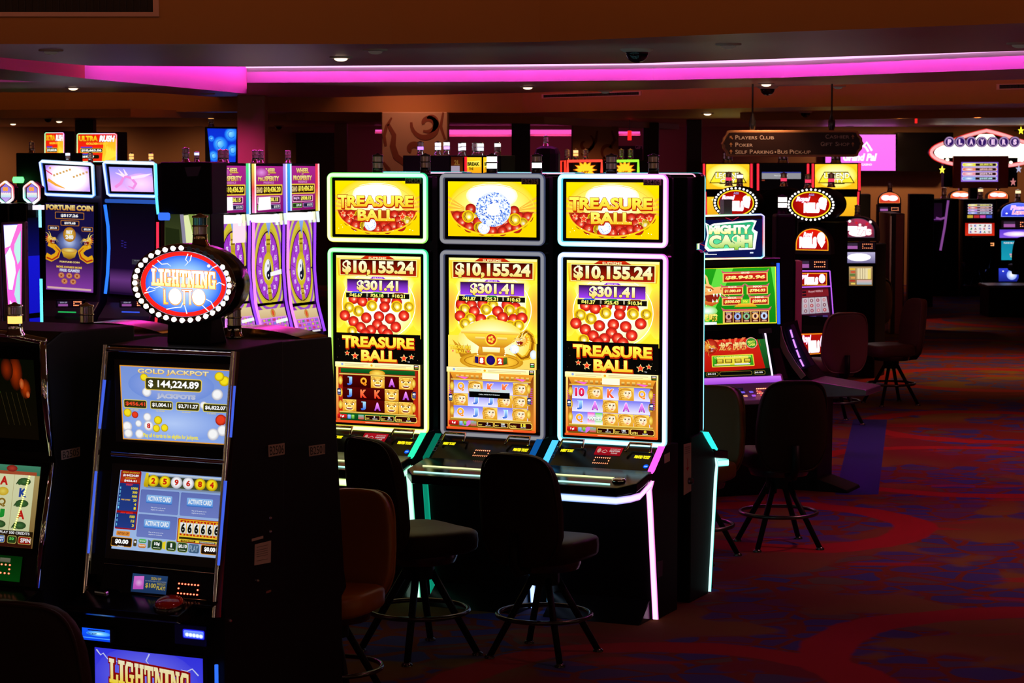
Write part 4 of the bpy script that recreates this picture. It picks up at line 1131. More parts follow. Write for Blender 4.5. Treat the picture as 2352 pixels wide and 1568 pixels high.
# number plates on the frames of the middle and right machines, stickers on the aisle side
def plate(parent, txt, x0, z0, w, h, y, m='sticker', ink='ink', pad=.12):
    b = MB(); b.box(x0, y - .002, z0, x0 + w, y, z0 + h)
    ink_text(b, txt, lambda u, v: (x0 + u * w, y - .0026, z0 + h * (1 - v)), .08, pad, .92, 1 - pad, 1, .004)
    return b.build('number_plate', [m, ink], parent)
for mch, txt in ((ball_m, 'B2405'), (ball_r, 'B2406'), (ball_l, 'B2404')):
    plate(mch, txt, TOPF[2] - .128, TOPF[1] - .054, .092, .030, YF - .002)
REAR = [(0, '40e0e0'), (.3, '50f0f0'), (.6, '30b8e0'), (1, '40e0e0')]
rear = []
for i, (k, lab, lit) in enumerate(((-2, 'tall slot machine seen from behind, back to back with the yellow-green framed one', (None, None)),
                              (-1, 'tall slot machine seen from behind, back to back with the dim framed one', ('ffffff', None)),
                              (0, 'tall slot machine seen from behind with thin cyan neon outline, at the aisle end', (None, None)))):
    o = FT.w(k * PITCH_T, .784)
    r_ = T_tall('slot_machine', lab, 'slot machine', o, FT.rz + pi, 'tall neon-framed slot machines', REAR, None, None, lit, front=False, stops2=('30e0d0', '30e0d0'))
    a = FT.hit(1608, 398, .684); c = FT.hit(1603, 1003, .684); m1 = FT.hit(1606, 558, .684); m2 = FT.hit(1606, 569, .684)
    X = a.x
    b = MB(); b.box(-X + .004, .135, m2.z - .02, X - .004, .29, m1.z + .02); b.build('housing_bridge', 'black', r_)
    glow_tube(r_, 'bridge_light', [(-X + .002, .15, m2.z), (-X + .002, .15, m1.z)], .004, '50c8ff', 1.4)
    for nm, z0, z1 in (('top_housing', m1.z, a.z), ('main_housing', c.z, m2.z)):
        b = MB(); b.slab(rrect(-X, z0, X, z1, .02), .13, .16)
        hs = b.build(nm, 'black', r_, bevel=.003)
        neon(hs, 'outline_light', [(p[0], p[1]) for p in rrect(-X + .003, z0 + .003, X - .003, z1 - .003, .02)], .008, ((0, '80e0ff'), (.2, 'ff80e0'), (.3, 'ff60a0'), (.45, 'ff60d0'), (.55, '40f0e0'), (1, '40e0f0')) if nm == 'top_housing' else ((0, '40f0e0'), (1, '40e0ff')), True, -.004, .162, 1.3)
        if nm == 'top_housing':
            for zz in (z0 + .035, z1 - .055):
                b = MB()
                for j in range(14): b.box(-X + .05 + j * .007, .16, zz, -X + .053 + j * .007, .162, zz + .022)
                b.build('vent_slots', 'purp', hs)
    rear.append(r_)
# stickers and lock on the aisle side of the pair
sd = FT.side(1570, 1020, .288)
def side_quad(parent, name, x, p0, p1, p2, p3, mats, off=.0015, fr=FT, draw=None):
    P = [fr.side(*p, x) for p in (p0, p1, p2, p3)]
    for p in P: p.x = x + off
    b = MB(); b.face(P); b.face([Vector((x - .0, p.y, p.z)) for p in reversed(P)])
    for i in range(4):
        a_, c_ = P[i], P[(i + 1) % 4]; b.face([a_, Vector((x, a_.y, a_.z)), Vector((x, c_.y, c_.z)), c_])
    if draw: draw(b, lambda u, v: P[0].lerp(P[1], u).lerp(P[3].lerp(P[2], u), v) + Vector((.0005, 0, 0)))
    return b.build(name, mats, parent)
def st1(b, f):
    for v in (.06, .1, .14, .18): ink_text(b, 'PLEASE DISINFECT' if v < .1 else 'use wipes provided', f, .12, v, .88, v + .025, 1)
    b.face([f(.3, .48), f(.7, .48), f(.5, .56)], 2); b.face([f(.45, .3), f(.52, .3), f(.52, .48), f(.45, .48)], 2)
side_quad(ball_r, 'instruction_sticker', .2885, (1570, 1020), (1587, 1016), (1587, 1127), (1570, 1137), ['sticker', 'ink', 'redink'], draw=st1)
p = FT.side(1582, 1104, .29); b = MB(); b.lathe([(.017, 0), (.017, .02), (.012, .024)], n=16); b.build('lock_knob', 'steel', ball_r, p, rot=(0, pi / 2, 0))
side_quad(ball_r, 'number_plate', .2885, (1526, 1044), (1538, 1038), (1538, 1058), (1526, 1064), ['sticker', 'ink'])
side_quad(ball_r, 'warning_sticker', .2885, (1510, 1290), (1522, 1286), (1521, 1322), (1511, 1326), ['purp', 'ink'])
# ------------------------------------------------------------------ casino stool: padded back, seat, four splayed legs, foot ring
def pad(ax, ay, az, e1, e2, nu=28, nv=14):
    def sg(w, e): return math.copysign(abs(w) ** e, w)
    mb_ = MB(); vs = []
    for j in range(nv + 1):
        v = -pi / 2 + pi * j / nv
        for i in range(nu):
            u = 2 * pi * i / nu
            vs.append((ax * sg(cos(v), e1) * sg(cos(u), e2), ay * sg(cos(v), e1) * sg(sin(u), e2), az * sg(sin(v), e1)))
    mb_.raw(vs, [(j * nu + i, j * nu + (i + 1) % nu, (j + 1) * nu + (i + 1) % nu, (j + 1) * nu + i) for j in range(nv) for i in range(nu)], 0, True)
    return mb_
def stool(label, px, py, z, face, vinyl='leatherd', k=1.0, loc=None, backh=.26, group='padded casino stools'):
    """faces local +y; the back pad is at -y"""
    p = loc or at_z(px, py, z)
    t = thing('casino_stool', label, 'stool', (p[0], p[1], 0), face, group)
    b = pad(.215, .205, .06, .45, .55)
    for i, (x, y, z_) in enumerate(b.v): b.v[i] = (x * k, (y + .02) * k, (z_ + .49 + .012 * ((x / .2) ** 2)) * k)
    b.build('seat', vinyl, t)
    b = MB(); b.lathe([(.16 * k, .405 * k), (.17 * k, .43 * k), (.17 * k, .445 * k)], n=20); b.build('seat_pan', 'steel', t)
    b = pad(.2, .040, backh, .55, .30)
    # pad() bulges along z; build the back upright with rounded corners
    vs = []
    for x, y, z_ in b.v:
        f = (z_ / backh + 1) / 2
        w = 1.0 - .10 * max(0, f - .55) / .45 - .14 * max(0, .25 - f) / .25
        cy = -.215 - .055 * f + .10 * (x / .2) ** 2 * .35
        vs.append((x * w * k, (y + cy) * k, (z_ + .70) * k))
    b.v = vs; bk = b.build('backrest', vinyl, t)
    # welt round the edge of the back pad
    pts = []
    for i in range(40):
        a = 2 * pi * i / 40
        sx = math.copysign(abs(cos(a)) ** .42, cos(a)); sz = math.copysign(abs(sin(a)) ** .42, sin(a))
        f = (sz + 1) / 2; w = 1.0 - .10 * max(0, f - .55) / .45 - .14 * max(0, .25 - f) / .25
        x = .196 * sx * w; pts.append((x * k, (-.215 - .055 * f + .10 * (x / .2) ** 2 * .35 - .024) * k, (backh * .965 * sz + .70) * k))
    b = MB(); b.tube(pts, .006 * k, 6, closed=True); b.build('welt', vinyl, bk)
    b = MB(); b.tube([(0, -.10 * k, .415 * k), (0, -.25 * k, .42 * k), (0, -.285 * k, .46 * k), (0, -.28 * k, .60 * k)], .022 * k, 8); b.build('back_bracket', 'matte', t)
    b = MB(); b.lathe([(.07 * k, .33 * k), (.07 * k, .405 * k)], n=16); b.build('hub', 'matte', t)
    for a in (45, 135, 225, 315):
        c, s_ = cos(radians(a)), sin(radians(a)); b = MB()
        b.tube([(.05 * c * k, .05 * s_ * k, .37 * k), (.255 * c * k, .255 * s_ * k, .012 * k)], [.017 * k, .015 * k], 10)
        lg = b.build('leg', 'matte', t)
        b = MB(); b.lathe([(.024 * k, 0), (.024 * k, .008 * k), (.014 * k, .016 * k)], (.258 * c * k, .258 * s_ * k, 0), 12); b.build('foot_glide', 'steel', lg)
    b = MB(); b.tube([(.215 * k * cos(2 * pi * i / 36), .215 * k * sin(2 * pi * i / 36), .19 * k) for i in range(36)], .011 * k, 8, closed=True); b.build('foot_ring', 'steel', t)
    return t

# ------------------------------------------------------------------ foreground bank of slant-top lottery machines
o_ = at_y(385, 1000, 8.2)
FL = Fr((o_.x, o_.y), TH)
TI = 8.0
def lh(px, py, off=0.0): return FL.hit(px, py, off, 1.2, TI)
def lmap(tl, tr, br, bl, off=0.0): return quad_map(*[lh(p[0], p[1], off) for p in (tl, tr, br, bl)])
def plate_quad(parent, name, P, th, m, bevel=0.0):
    """slab of thickness th behind the four face corners"""
    P = [Vector(p) for p in P]; n = (P[1] - P[0]).cross(P[0] - P[3]).normalized()
    b = MB(); Q = [p - n * th for p in P]
    b.raw(P + Q, [(0, 3, 2, 1), (4, 5, 6, 7), (0, 1, 5, 4), (1, 2, 6, 5), (2, 3, 7, 6), (3, 0, 4, 7)])
    return b.build(name, m, parent, bevel=bevel)
def bolt(A, pts, w=1.6, c='ffffff'): A.line(pts, [w] + [w * .8] * (len(pts) - 2) + [w * .2], c)

def lotto_oval(A):
    W, H = A.W, A.H; cx, cy = W / 2, H / 2
    A.disc(cx, cy, W / 2, H / 2, 'ff3020', 'f02018', n=48, big=True)
    A.disc(cx, cy, W * .445, H * .44, 'd8e8ff', '2060e0', n=48, mid=(.65, '80b0ff'), hx=W * .06, big=True)
    rnd = random.Random(2)
    for pts in ([(.06, .62), (.1, .56), (.16, .58), (.22, .55), (.28, .58)], [(.04, .66), (.12, .63), (.18, .6)], [(.56, .03), (.53, .12), (.56, .16), (.52, .22)], [(.6, .05), (.585, .13), (.57, .16)],
                [(.2, .14), (.25, .2), (.32, .19), (.36, .23)], [(.14, .22), (.2, .27), (.22, .33)], [(.98, .5), (.92, .46), (.87, .5), (.8, .52)], [(.3, .9), (.4, .87), (.47, .86), (.5, .78), (.52, .7)],
                [(.54, .96), (.52, .86), (.5, .78)], [(.86, .86), (.82, .76), (.76, .72), (.7, .66)], [(.8, .92), (.72, .82), (.68, .76)], [(.9, .2), (.84, .24), (.8, .3)]):
        bolt(A, [(x * W, y * H) for x, y in pts], W * .012)
    A.disc(W * .80, H * .21, W * .02, None, 'ffffff', n=10); A.disc(W * .56, H * .58, W * .34, H * .24, 'e8f0ff', '78a8ff', n=24, mid=(.5, 'b0ccff')) if False else None
    A.slab('LIGHTNING', W * .13, H * .27, W * .89, H * .53, 'ffffff', 'fff080', 'f08018', W * .008, skew=H * .03, g=1.7)
    y0, y1 = H * .575, H * .825
    for x0, x1 in ((.275, .335),): A.poly([(W * x0, y0), (W * (x0 + .028), y0), (W * (x0 + .034), y1 - H * .04), (W * x1, y1 - H * .04), (W * x1, y1), (W * x0, y1)], 'f08018'); A.poly([(W * (x0 + .006), y0 + 2), (W * (x0 + .023), y0 + 2), (W * (x0 + .028), y1 - H * .035), (W * (x1 - .006), y1 - H * .03), (W * (x1 - .006), y1 - 2), (W * (x0 + .006), y1 - 2)], 'fff8d0', 'ffe050')
    for xc in (.415, .69): A.disc(W * xc, (y0 + y1) / 2, W * .082, H * .135, 'f0a030', n=30); A.disc(W * xc, (y0 + y1) / 2 - 1, W * .074, H * .124, 'ffffff', n=30, g=2.0)
    A.poly([(W * .49, y0), (W * .62, y0), (W * .62, y0 + H * .04), (W * .604, y0 + H * .04), (W * .604, y1), (W * .575, y1), (W * .575, y0 + H * .05), (W * .535, y0 + H * .05), (W * .535, y1), (W * .507, y1), (W * .507, y0 + H * .04), (W * .49, y0 + H * .04)], 'f08018')
    A.poly([(W * .496, y0 + 2), (W * .614, y0 + 2), (W * .614, y0 + H * .03), (W * .498, y0 + H * .03)], 'ffffff'); A.rect(W * .512, y0 + 2, W * .53, y1 - 2, 'ffffff', 'fff0a0', big=False); A.rect(W * .58, y0 + 2, W * .599, y1 - 2, 'ffffff', 'fff0a0', big=False)
    return A
def lball(A, x, y, r, c='ffffff', num=None, nc='d02010'):
    A.disc(x, y, r, r, 'ffffff' if c == 'ffffff' else c, {'ffffff': 'b8b8c8', 'ffe820': 'b09000', 'f04020': '901008'}[c], hx=-r * .15, hy=-r * .2, n=20, mid=(.6, c))
    if num: A.text(num, x - r * .36, y - r * .5, x + r * .36, y + r * .5, nc, bold=.05)
def jackpot_art():
    A = Art(252, 172, .92)
    A.rect(0, 0, 252, 172, '7c98e0', '8cacee', sub=3); A.disc(126, 130, 120, 40, 'b8d0ff', '86a6ee', n=30); A.disc(118, 42, 100, 40, 'a8b8f0', '7494e2', n=30)
    for x, y, r, c, n in ((14, 110, 10, 'ffe820', None), (32, 114, 8, 'f04020', None), (12, 142, 12, 'ffffff', None), (14, 158, 11, 'ffffff', None), (40, 134, 8, 'ffffff', None), (62, 118, 10, 'ffffff', None), (65, 138, 12, 'ffffff', '8'), (42, 158, 11, 'ffffff', None), (84, 143, 9, 'ffe820', None), (88, 124, 10, 'ffe820', None), (104, 141, 9, 'ffe820', None),
                          (240, 26, 12, 'ffe820', None), (228, 16, 11, 'ffe820', None), (226, 58, 13, 'ffffff', None), (238, 116, 13, 'f04020', None), (244, 140, 13, 'ffffff', None), (222, 150, 14, 'ffffff', None), (196, 84, 9, 'ffffff', None), (230, 88, 9, 'ffffff', None), (56, 26, 9, 'ffe820', None), (62, 60, 11, 'ffffff', None)):
        lball(A, x, y, r, c, n)
    A.frame(0, 0, 252, 172, 2.2, 'f0a028')
    A.text('GOLD JACKPOT', 42, 6, 204, 20, 'fff8c0', 'f0b030', bold=.03, ol='906010', ow=.02)
    A.rbox(58, 25, 190, 55, 6, 'f0d050'); A.rbox(60, 27, 188, 53, 5, '383410', '484418')
    A.text('$ 144,224.89', 66, 31, 183, 50, 'ffffff', bold=.03, g=1.1)
    A.text('JACKPOTS', 86, 62, 176, 75, 'a8b8e8', 'c8d0f0', bold=.04, ol='e8d890', ow=.025)
    for x, w, t, c in ((6, 56, '$456.41', 'f04828'), (70, 54, '$1,004.11', 'ffffff'), (132, 55, '$2,711.27', 'ffffff'), (195, 57, '$6,822.07', 'ffffff')):
        A.rbox(x, 79, x + w, 99, 4, 'e8d860'); A.rbox(x + 1.5, 80.5, x + w - 1.5, 97.5, 3, '383410')
        A.text(t, x + 5, 84, x + w - 4, 94, c, bold=.03, g=1.0)
    for x, t in ((22, 'ANY ORDER'), (84, '10¢ DENOM'), (146, '25¢ DENOM'), (206, '$1.00 DENOM')): A.text(t, x, 101, x + 20, 104, 'f0d830', bold=.02)
    A.text('Play all 4 cards to be eligible for Jackpots.', 52, 155, 188, 167, 'f8e810', bold=.035)
    return A
def cards_art():
    A = Art(246, 180, .88)
    A.rect(0, 0, 246, 180, '88a4dc', 'a8c4f0', sub=3)
    # pay table
    A.rbox(2, 0, 52, 134, 3, 'a01010'); A.rect(4, 2, 50, 26, '902010', 'c03818', big=False)
    A.text('GOLD JACKPOT', 6, 2.5, 48, 6.5, 'f0c030', bold=.03); A.text('$144224.89', 8, 8, 46, 14, 'ffffff', bold=.04); A.text('JACKPOT', 14, 15.5, 40, 19, 'f0c030', bold=.03); A.text('$456.41', 12, 20.5, 42, 26, 'ffffff', bold=.04)
    A.rbox(2, 29, 50, 92, 2, '1c3478', '243c88'); A.rbox(2, 97, 50, 131, 2, '1c3478', '243c88')
    A.text('FIRST', 18, 30, 34, 34, 'f03020', bold=.04); A.text('ANY ORDER', 12, 94, 42, 98, 'f03020', bold=.04)
    for i, (a, c) in enumerate((('6', '1000'), ('5', '300'), ('4', '100'), ('3', '20'), ('2', '4'), ('1', '1'))):
        y = 37 + i * 9; A.text(a, 4, y, 7, y + 5.5, '70d8ff', bold=.03); A.text(c, 46 - 3.6 * len(c), y, 47, y + 5.5, 'f8e020', bold=.04)
    A.text('FREE GAMES', 10, 65, 32, 68, 'f0c030', bold=.03)
    for i, (a, c) in enumerate((('5', '100'), ('4', '15'), ('3', '3'))):
        y = 101 + i * 10; A.text(a, 4, y, 7, y + 6, '70d8ff', bold=.03); A.text(c, 46 - 3.6 * len(c), y, 47, y + 6, 'f8e020', bold=.04)
    A.rbox(8, 138, 40, 149, 2, 'f0a030'); A.rbox(9, 139, 39, 148, 2, 'e89038'); A.text('FAST PLAY: OFF', 11, 140.5, 37, 146.5, '601808', bold=.02)
    # drawn balls
    A.rect(66, 2, 246, 8, 'd8e8f8', '7888a0', big=False); A.rect(66, 8, 246, 32, '383c28', '485030', big=False); A.rect(66, 32, 246, 36, '8090a8', big=False)
    A.poly([(64, 2), (70, 2), (72, 34), (62, 34), (60, 28)], 'f0d820', 'c0a010')
    for i, (d, c) in enumerate((('2', 'ffe820'), ('5', 'ffe820'), ('9', 'ffffff'), ('6', 'ffffff'), ('8', 'ffe820'), ('4', 'ffe820'))): lball(A, 83 + i * 28, 19, 13.6, c, d)
    for x, y, w, h in ((56, 40, 92, 52), (152, 40, 92, 52), (56, 96, 92, 52)):
        A.rbox(x, y, x + w, y + h, 3, '5868b0', '6878c0'); A.rbox(x + 1, y + 1, x + w - 1, y + h - 1, 3, '6474bc', '7080c8')
        A.rbox(x + 15, y + 12, x + 76, y + 30, 2, '3870c8'); A.rbox(x + 15, y + 11, x + 76, y + 28, 2, '90c0f4', '5898e8')
        A.text('ACTIVATE CARD', x + 18, y + 14, x + 73, y + 25, 'f8fcff', bold=.03)
        A.text('Play all 4 cards to be', x + 28, y + 38, x + 62, y + 41, 'e8f0ff', bold=.01); A.text('eligible for jackpots.', x + 28, y + 43, x + 60, y + 46, 'e8f0ff', bold=.01)
    A.rbox(150, 98, 246, 152, 2, 'b03010'); A.rbox(152, 100, 246, 150, 2, 'f0b018', 'f8d838')
    for i in range(6):
        x = 156 + i * 15.5; A.rect(x, 104, x + 13.5, 134, 'f8f8f8', 'd8d8d0', big=False); A.text('6', x + 2, 108, x + 11.5, 130, '101008', bold=.05)
        A.rect(x, 102, x + 13.5, 107, 'c02010', big=False); A.poly([(x + 3, 106), (x + 10.5, 106), (x + 6.7, 103)], 'f8d830'); A.rect(x, 131.5, x + 13.5, 136, 'c02010', big=False); A.poly([(x + 3, 132.5), (x + 10.5, 132.5), (x + 6.7, 135.5)], 'f8d830')
    A.rect(156, 139, 242, 144, '302808', big=False); A.rbox(160, 145.5, 194, 150, 2, '604010'); A.text('QUICK PICK', 163, 146.3, 191, 149.3, 'f8d830', bold=.03); A.rbox(202, 145.5, 240, 150, 2, '606050'); A.text('DEACTIVATE', 205, 146.3, 237, 149.3, 'd0d0c0', bold=.03)
    # meters
    for x, w, t in ((-1, 50, '$0.00'), (207, 40, '$0.00')):
        A.rbox(x, 152, x + w, 174, 4, 'e8a030'); A.rbox(x + 1.4, 153.5, x + w - 1.4, 172.5, 3, '201008'); A.text(t, x + w * .2, 157, x + w * .82, 168, 'ffffff', bold=.04, g=1.1)
    A.text('CASH', 16, 171, 30, 174.5, 'ffffff', bold=.02)
    A.rbox(52, 154, 60, 170, 3, '504020'); A.disc(56, 160, 2.5, None, 'f0f0f0', n=8)
    A.rbox(64, 152, 82, 161, 4, '58c868', '308838'); A.rbox(64, 163, 82, 172, 4, 'f0a040', 'c06818'); A.text('Español', 66, 165, 80, 169.5, 'ffffff', bold=.02); A.text('HOW TO PLAY', 66, 155, 80, 158.5, 'ffffff', bold=.02)
    for x, w, t in ((94, 26, '10¢'), (128, 24, '1'), (154, 24, '$0.10')):
        A.rbox(x, 151, x + w, 174, 6, 'a0b050'); A.rbox(x + 1.5, 152.5, x + w - 1.5, 172.5, 5, '284828', '183018'); A.text(t, x + w * (.5 - .08 * len(t)), 156, x + w * (.5 + .08 * len(t)), 165, 'ffffff', bold=.04); A.rect(x + 5, 168, x + w - 5, 169.6, 'd0e0c0', big=False)
    A.poly([(120, 155), (127, 152), (127, 172), (120, 169)], 'f0d820'); A.poly([(93, 155), (86, 152), (86, 172), (93, 169)], '486048')
    A.rbox(180, 153, 204, 173, 4, '486888', '385878'); A.text('PLAY', 182, 156, 202, 170, '90a8c0', bold=.03)
    return A
def belly_art():
    A = Art(250, 190, .8)
    A.rect(0, 0, 250, 190, '3838f0', '6060f8', sub=3); A.disc(120, 50, 120, 60, '8080ff', '4848f2', n=24)
    for pts in ([(4, 4), (14, 14), (20, 10), (30, 20), (44, 18), (60, 30)], [(128, 2), (120, 16), (126, 22), (120, 34)], [(240, 34), (226, 22), (214, 28), (200, 26)], [(10, 120), (40, 104), (60, 112), (90, 100)], [(240, 130), (210, 116), (190, 122)]): bolt(A, pts, 3, 'd0d8ff')
    A.slab('LIGHTNING', 34, 18, 222, 66, 'fff8d8', 'ffe020', '900808', 3.4, skew=14)
    A.text('LOTTO', 60, 84, 196, 150, 'fff8d8', 'ffe020', bold=.08, ol='900808', ow=.05)
    return A
def reader_art(grn=False):
    A = Art(172, 52, .7)
    A.rect(22, 4, 100, 46, '284878', '203a64', big=True); A.poly([(26, 10), (48, 8), (49, 38), (26, 40)], 'f080e8', 'd058d0'); A.disc(38, 24, 9, None, 'f8c0f8', 'e070e0', n=12)
    A.text('SIGN UP', 64, 9, 86, 15, 'c8b040', bold=.02); A.text('IN THE PLAYERS CLUB & RECEIVE', 52, 17, 98, 19.5, 'a8b0c0', bold=.0); A.text('$100', 53, 23, 76, 35, 'd8c040', bold=.02); A.text('FREE SLOT', 78, 21, 97, 26, 'b8a838', bold=.02); A.text('PLAY!', 78, 28, 97, 37, 'd8c040', bold=.03)
    A.leds(126, 18, 168, 40, 7, 3, 2.2, 'ff3818', 1.9)
    return A

CXL = -.03; XR = .252; XLf = -.312
lotto = thing('lottery_machine', 'slant-front lottery machine with bulb-ringed oval sign and blue number-ball screens', 'slot machine', FL.O, FL.rz, 'slant-front machines of the foreground bank')
bod = MB()
bod.prism([(.06, 1.585), (.40, 1.59), (.40, 0), (-.03, 0), (-.03, .655), (-.04, .66)], XLf + .012, XR - .0)
bod.build('cabinet', 'matte', lotto, bevel=.004)
# glass face, chrome rails, bars
fp = [lh(240, 797), lh(534, 808), lh(490, 1340), lh(192, 1316)]
plate_quad(lotto, 'face_glass', fp, .02, 'black')
def bar(name, p0, p1, p2, p3, m, off=-.008, th=.02, par=None, conv=0):
    P = [lh(*p, off) for p in (p0, p1, p2, p3)]
    if not conv: return plate_quad(par or lotto, name, P, th, m, .003)
    if conv == 2: P = [P[3], P[0], P[1], P[2]]   # rounded across the other way
    nn = (P[1] - P[0]).cross(P[0] - P[3]).normalized(); b = MB(); N = 9; wd = (P[3] - P[0]).length
    V = []
    for i in range(N):
        t_ = i / (N - 1); h = sin(pi * t_) * wd * .42 - th * (1 if i in (0, N - 1) else 0)
        V += [P[0].lerp(P[3], t_) + nn * h, P[1].lerp(P[2], t_) + nn * h]
    b.raw(V, [(2 * i, 2 * i + 1, 2 * i + 3, 2 * i + 2) for i in range(N - 1)], 0, True); b.face([V[0], V[1], V[-1], V[-2]]); b.face(V[0::2]); b.face(V[1::2])
    return b.build(name, m, par or lotto)
bar('top_trim', (248, 795), (536, 807), (534, 821), (247, 809), 'chrome', conv=1)
bar('middle_trim', (258, 1034), (518, 1053), (517, 1069), (257, 1050), 'chrome', -.006, conv=1)
rl = bar('side_rail', (234, 791), (249, 792), (201, 1386), (185, 1385), 'chrome', -.006, .03, conv=2); rr_ = bar('side_rail', (529, 806), (541, 807), (497, 1418), (484, 1416), 'chrome', -.006, .03, conv=2)
for par, pts in ((rl, ((241, 872), (229, 984))), (rl, ((221, 1082), (203, 1270))), (rr_, ((539, 886), (530, 1004))), (rr_, ((519, 1104), (502, 1298)))):
    glow_tube(par, 'light_strip', [lh(*p, -.016) for p in pts], .0046, '4868f0', .9)
s1 = bar('upper_screen', (262, 824), (531, 836), (520, 1030), (266, 1014), 'dark', -.002, .004); jackpot_art().build('display', lmap((275, 838), (530, 850), (517, 1021), (283, 1008), -.003), s1)
s2 = bar('lower_screen', (258, 1062), (516, 1079), (500, 1306), (240, 1282), 'dark', -.002, .004); cards_art().build('display', lmap((277, 1079), (511, 1096), (502, 1282), (256, 1259), -.003), s2)
rd = bar('card_reader', (240, 1294), (492, 1318), (484, 1384), (226, 1362), 'black', -.012, .03); reader_art().build('display', lmap((283, 1310), (462, 1326), (456, 1378), (277, 1362), -.014), rd)
for a_, b__ in (((240, 1293), (492, 1317)), ((262, 1362), (474, 1378))):
    q = MB(); q.tube([lh(*a_, -.016), lh(*b__, -.016)], .0018, 6); q.build('trim_line', 'brass', lotto)
# button deck with the big red button
dz0 = lh(340, 1385, -.02)
zb = FL.hit(330, 1428, -.225).z
q = MB(); q.prism([(-.05, zb + .085), (-.085, zb + .065), (-.215, zb + .03), (-.225, zb + .012), (-.20, zb), (-.03, zb + .004), (-.03, zb + .085)], XLf + .01, FL.hit(408, 1424, -.22).x)
q.prism([(-.05, zb + .085), (-.085, zb + .065), (-.115, zb + .055), (-.12, zb + .045), (-.03, zb + .06)], FL.hit(408, 1424, -.22).x - .001, XR - .002); dk = q.build('button_deck', 'black', lotto, bevel=.006)
q = MB(); q.lathe([(.058, 0), (.058, .012), (.054, .017)], n=24); bb = q.build('play_button', 'steel', lotto, (FL.hit(390, 1392, -.15).x, -.15, zb + .044), rot=(radians(14), 0, 0))
q = MB(); q.lathe([(.052, .012), (.050, .024), (.040, .032), (.02, .036), (.001, .037)], n=24); q.build('button_cap', 'redp', bb)
q = MB(); q.box(-.03, -.012, 0, .03, .012, .02); q.build('small_button', 'chrome', lotto, (XLf + .10, -.12, zb + .056), bevel=.006, rot=(.2, 0, -.2))
# ticket slot and bill acceptor, lit blue
FB = -.035
def bpos(px, py, y=FB): return FL.hit(px, py, y)
a_, c_ = bpos(200, 1434), bpos(267, 1472)
tk = MB(); tk.box(a_.x, FB - .035, c_.z, c_.x, FB, a_.z); tko = tk.build('ticket_slot', 'dark', lotto, bevel=.004)
A = Art(68, 40, 1.3); A.rect(0, 0, 68, 40, '1050e8', '0838d0', sub=2, big=True); A.disc(40, 16, 30, 9, 'c0e8ff', '2878f0', n=20, mid=(.5, '60b0ff')); A.rect(0, 30, 68, 33, '4090f8', big=False); A.rect(14, 4, 56, 7, '081030', big=False); A.text('TICKET', 13, 15, 36, 22, '082050', bold=.03)
A.build('lit_bezel', rect_map(a_.x + .003, a_.z - .003, c_.x - .003, c_.z + .003, FB - .036), tko)
a_, c_ = bpos(404, 1430), bpos(476, 1484)
q = MB(); q.box(a_.x, FB - .012, c_.z, c_.x, FB, a_.z); bo = q.build('bill_acceptor', 'bluep', lotto, bevel=.004)
a_, c_ = bpos(424, 1442), bpos(474, 1468)
A = Art(50, 26, 1.4); A.rbox(0, 0, 50, 26, 4, '2020e0', '1010b0'); A.rbox(2, 3, 48, 24, 4, '6888ff', '4050f0')
for i in range(5): A.disc(10 + i * 8, 15 + i * .4, 5, 6, 'ffffff', 'a0b8ff', n=10)
A.build('lit_bezel', rect_map(a_.x, a_.z, c_.x, c_.z, FB - .0125), bo)
bl = [bpos(222, 1484), bpos(470, 1511), bpos(466, 1740), bpos(222, 1700)]
x0, x1, z1 = bl[0].x, bl[1].x, bl[0].z; z0 = max(.1, z1 - .36)
q = MB(); q.box(x0 - .012, FB - .012, z0 - .012, x1 + .012, FB, z1 + .012); bg = q.build('belly_panel', 'matte', lotto, bevel=.003); belly_art().build('lit_glass', rect_map(x0, z1, x1, z0, FB - .0125), bg)
glow_tube(lotto, 'light_strip', [bpos(497, 1526, FB - .012), bpos(499, 1700, FB - .012)], .007, '3070f8', 1.1)
# oval sign with bulbs
yo = .16
c0 = FL.hit(422, 652, yo); rx = (FL.hit(541, 660, yo) - FL.hit(303, 646, yo)).x / 2; rz = (FL.hit(422, 559, yo) - FL.hit(422, 745, yo)).z / 2
sg = MB()
pts0 = ell(c0.x, c0.z, rx, rz, 48); n_ = 48
sg.slab(pts0, yo, yo + .05, 0, True)
for dy, k in ((.05, 1.0),):
    ring0 = [(x, yo + .05, z) for x, z in pts0]; ring1 = [(c0.x + (x - c0.x) * .97, yo + .11, c0.z + (z - c0.z) * .97) for x, z in pts0]; ring2 = [(c0.x + (x - c0.x) * .75, yo + .15, c0.z + (z - c0.z) * .75) for x, z in pts0]
    sg.raw(ring0 + ring1 + ring2, [(r * n_ + i, r * n_ + (i + 1) % n_, (r + 1) * n_ + (i + 1) % n_, (r + 1) * n_ + i) for r in (0, 1) for i in range(n_)] + [tuple(range(2 * n_, 3 * n_))], 0, True)
ov = sg.build('oval_sign', 'black', lotto)
q = MB(); o1 = ell(c0.x, c0.z, rx * 1.0, rz * 1.0, 48); o2 = ell(c0.x, c0.z, rx * .985, rz * .98, 48); o3 = ell(c0.x, c0.z, rx * .84, rz * .81, 48); o4 = ell(c0.x, c0.z, rx * .825, rz * .795, 48)
V = [(x, yo - .001, z) for x, z in o1] + [(x, yo - .016, z) for x, z in o2] + [(x, yo - .010, z) for x, z in o3] + [(x, yo - .001, z) for x, z in o4]
q.raw(V, [(k * 48 + i, k * 48 + (i + 1) % 48, (k + 1) * 48 + (i + 1) % 48, (k + 1) * 48 + i) for k in range(3) for i in range(48)], 0, True); q.build('bulb_ring', 'chrome', ov)
q = lotto_oval(Art(200, 160, 1.25)); q.build('lit_face', rect_map(c0.x - rx * .825, c0.z + rz * .795, c0.x + rx * .825, c0.z - rz * .795, yo - .003), ov)
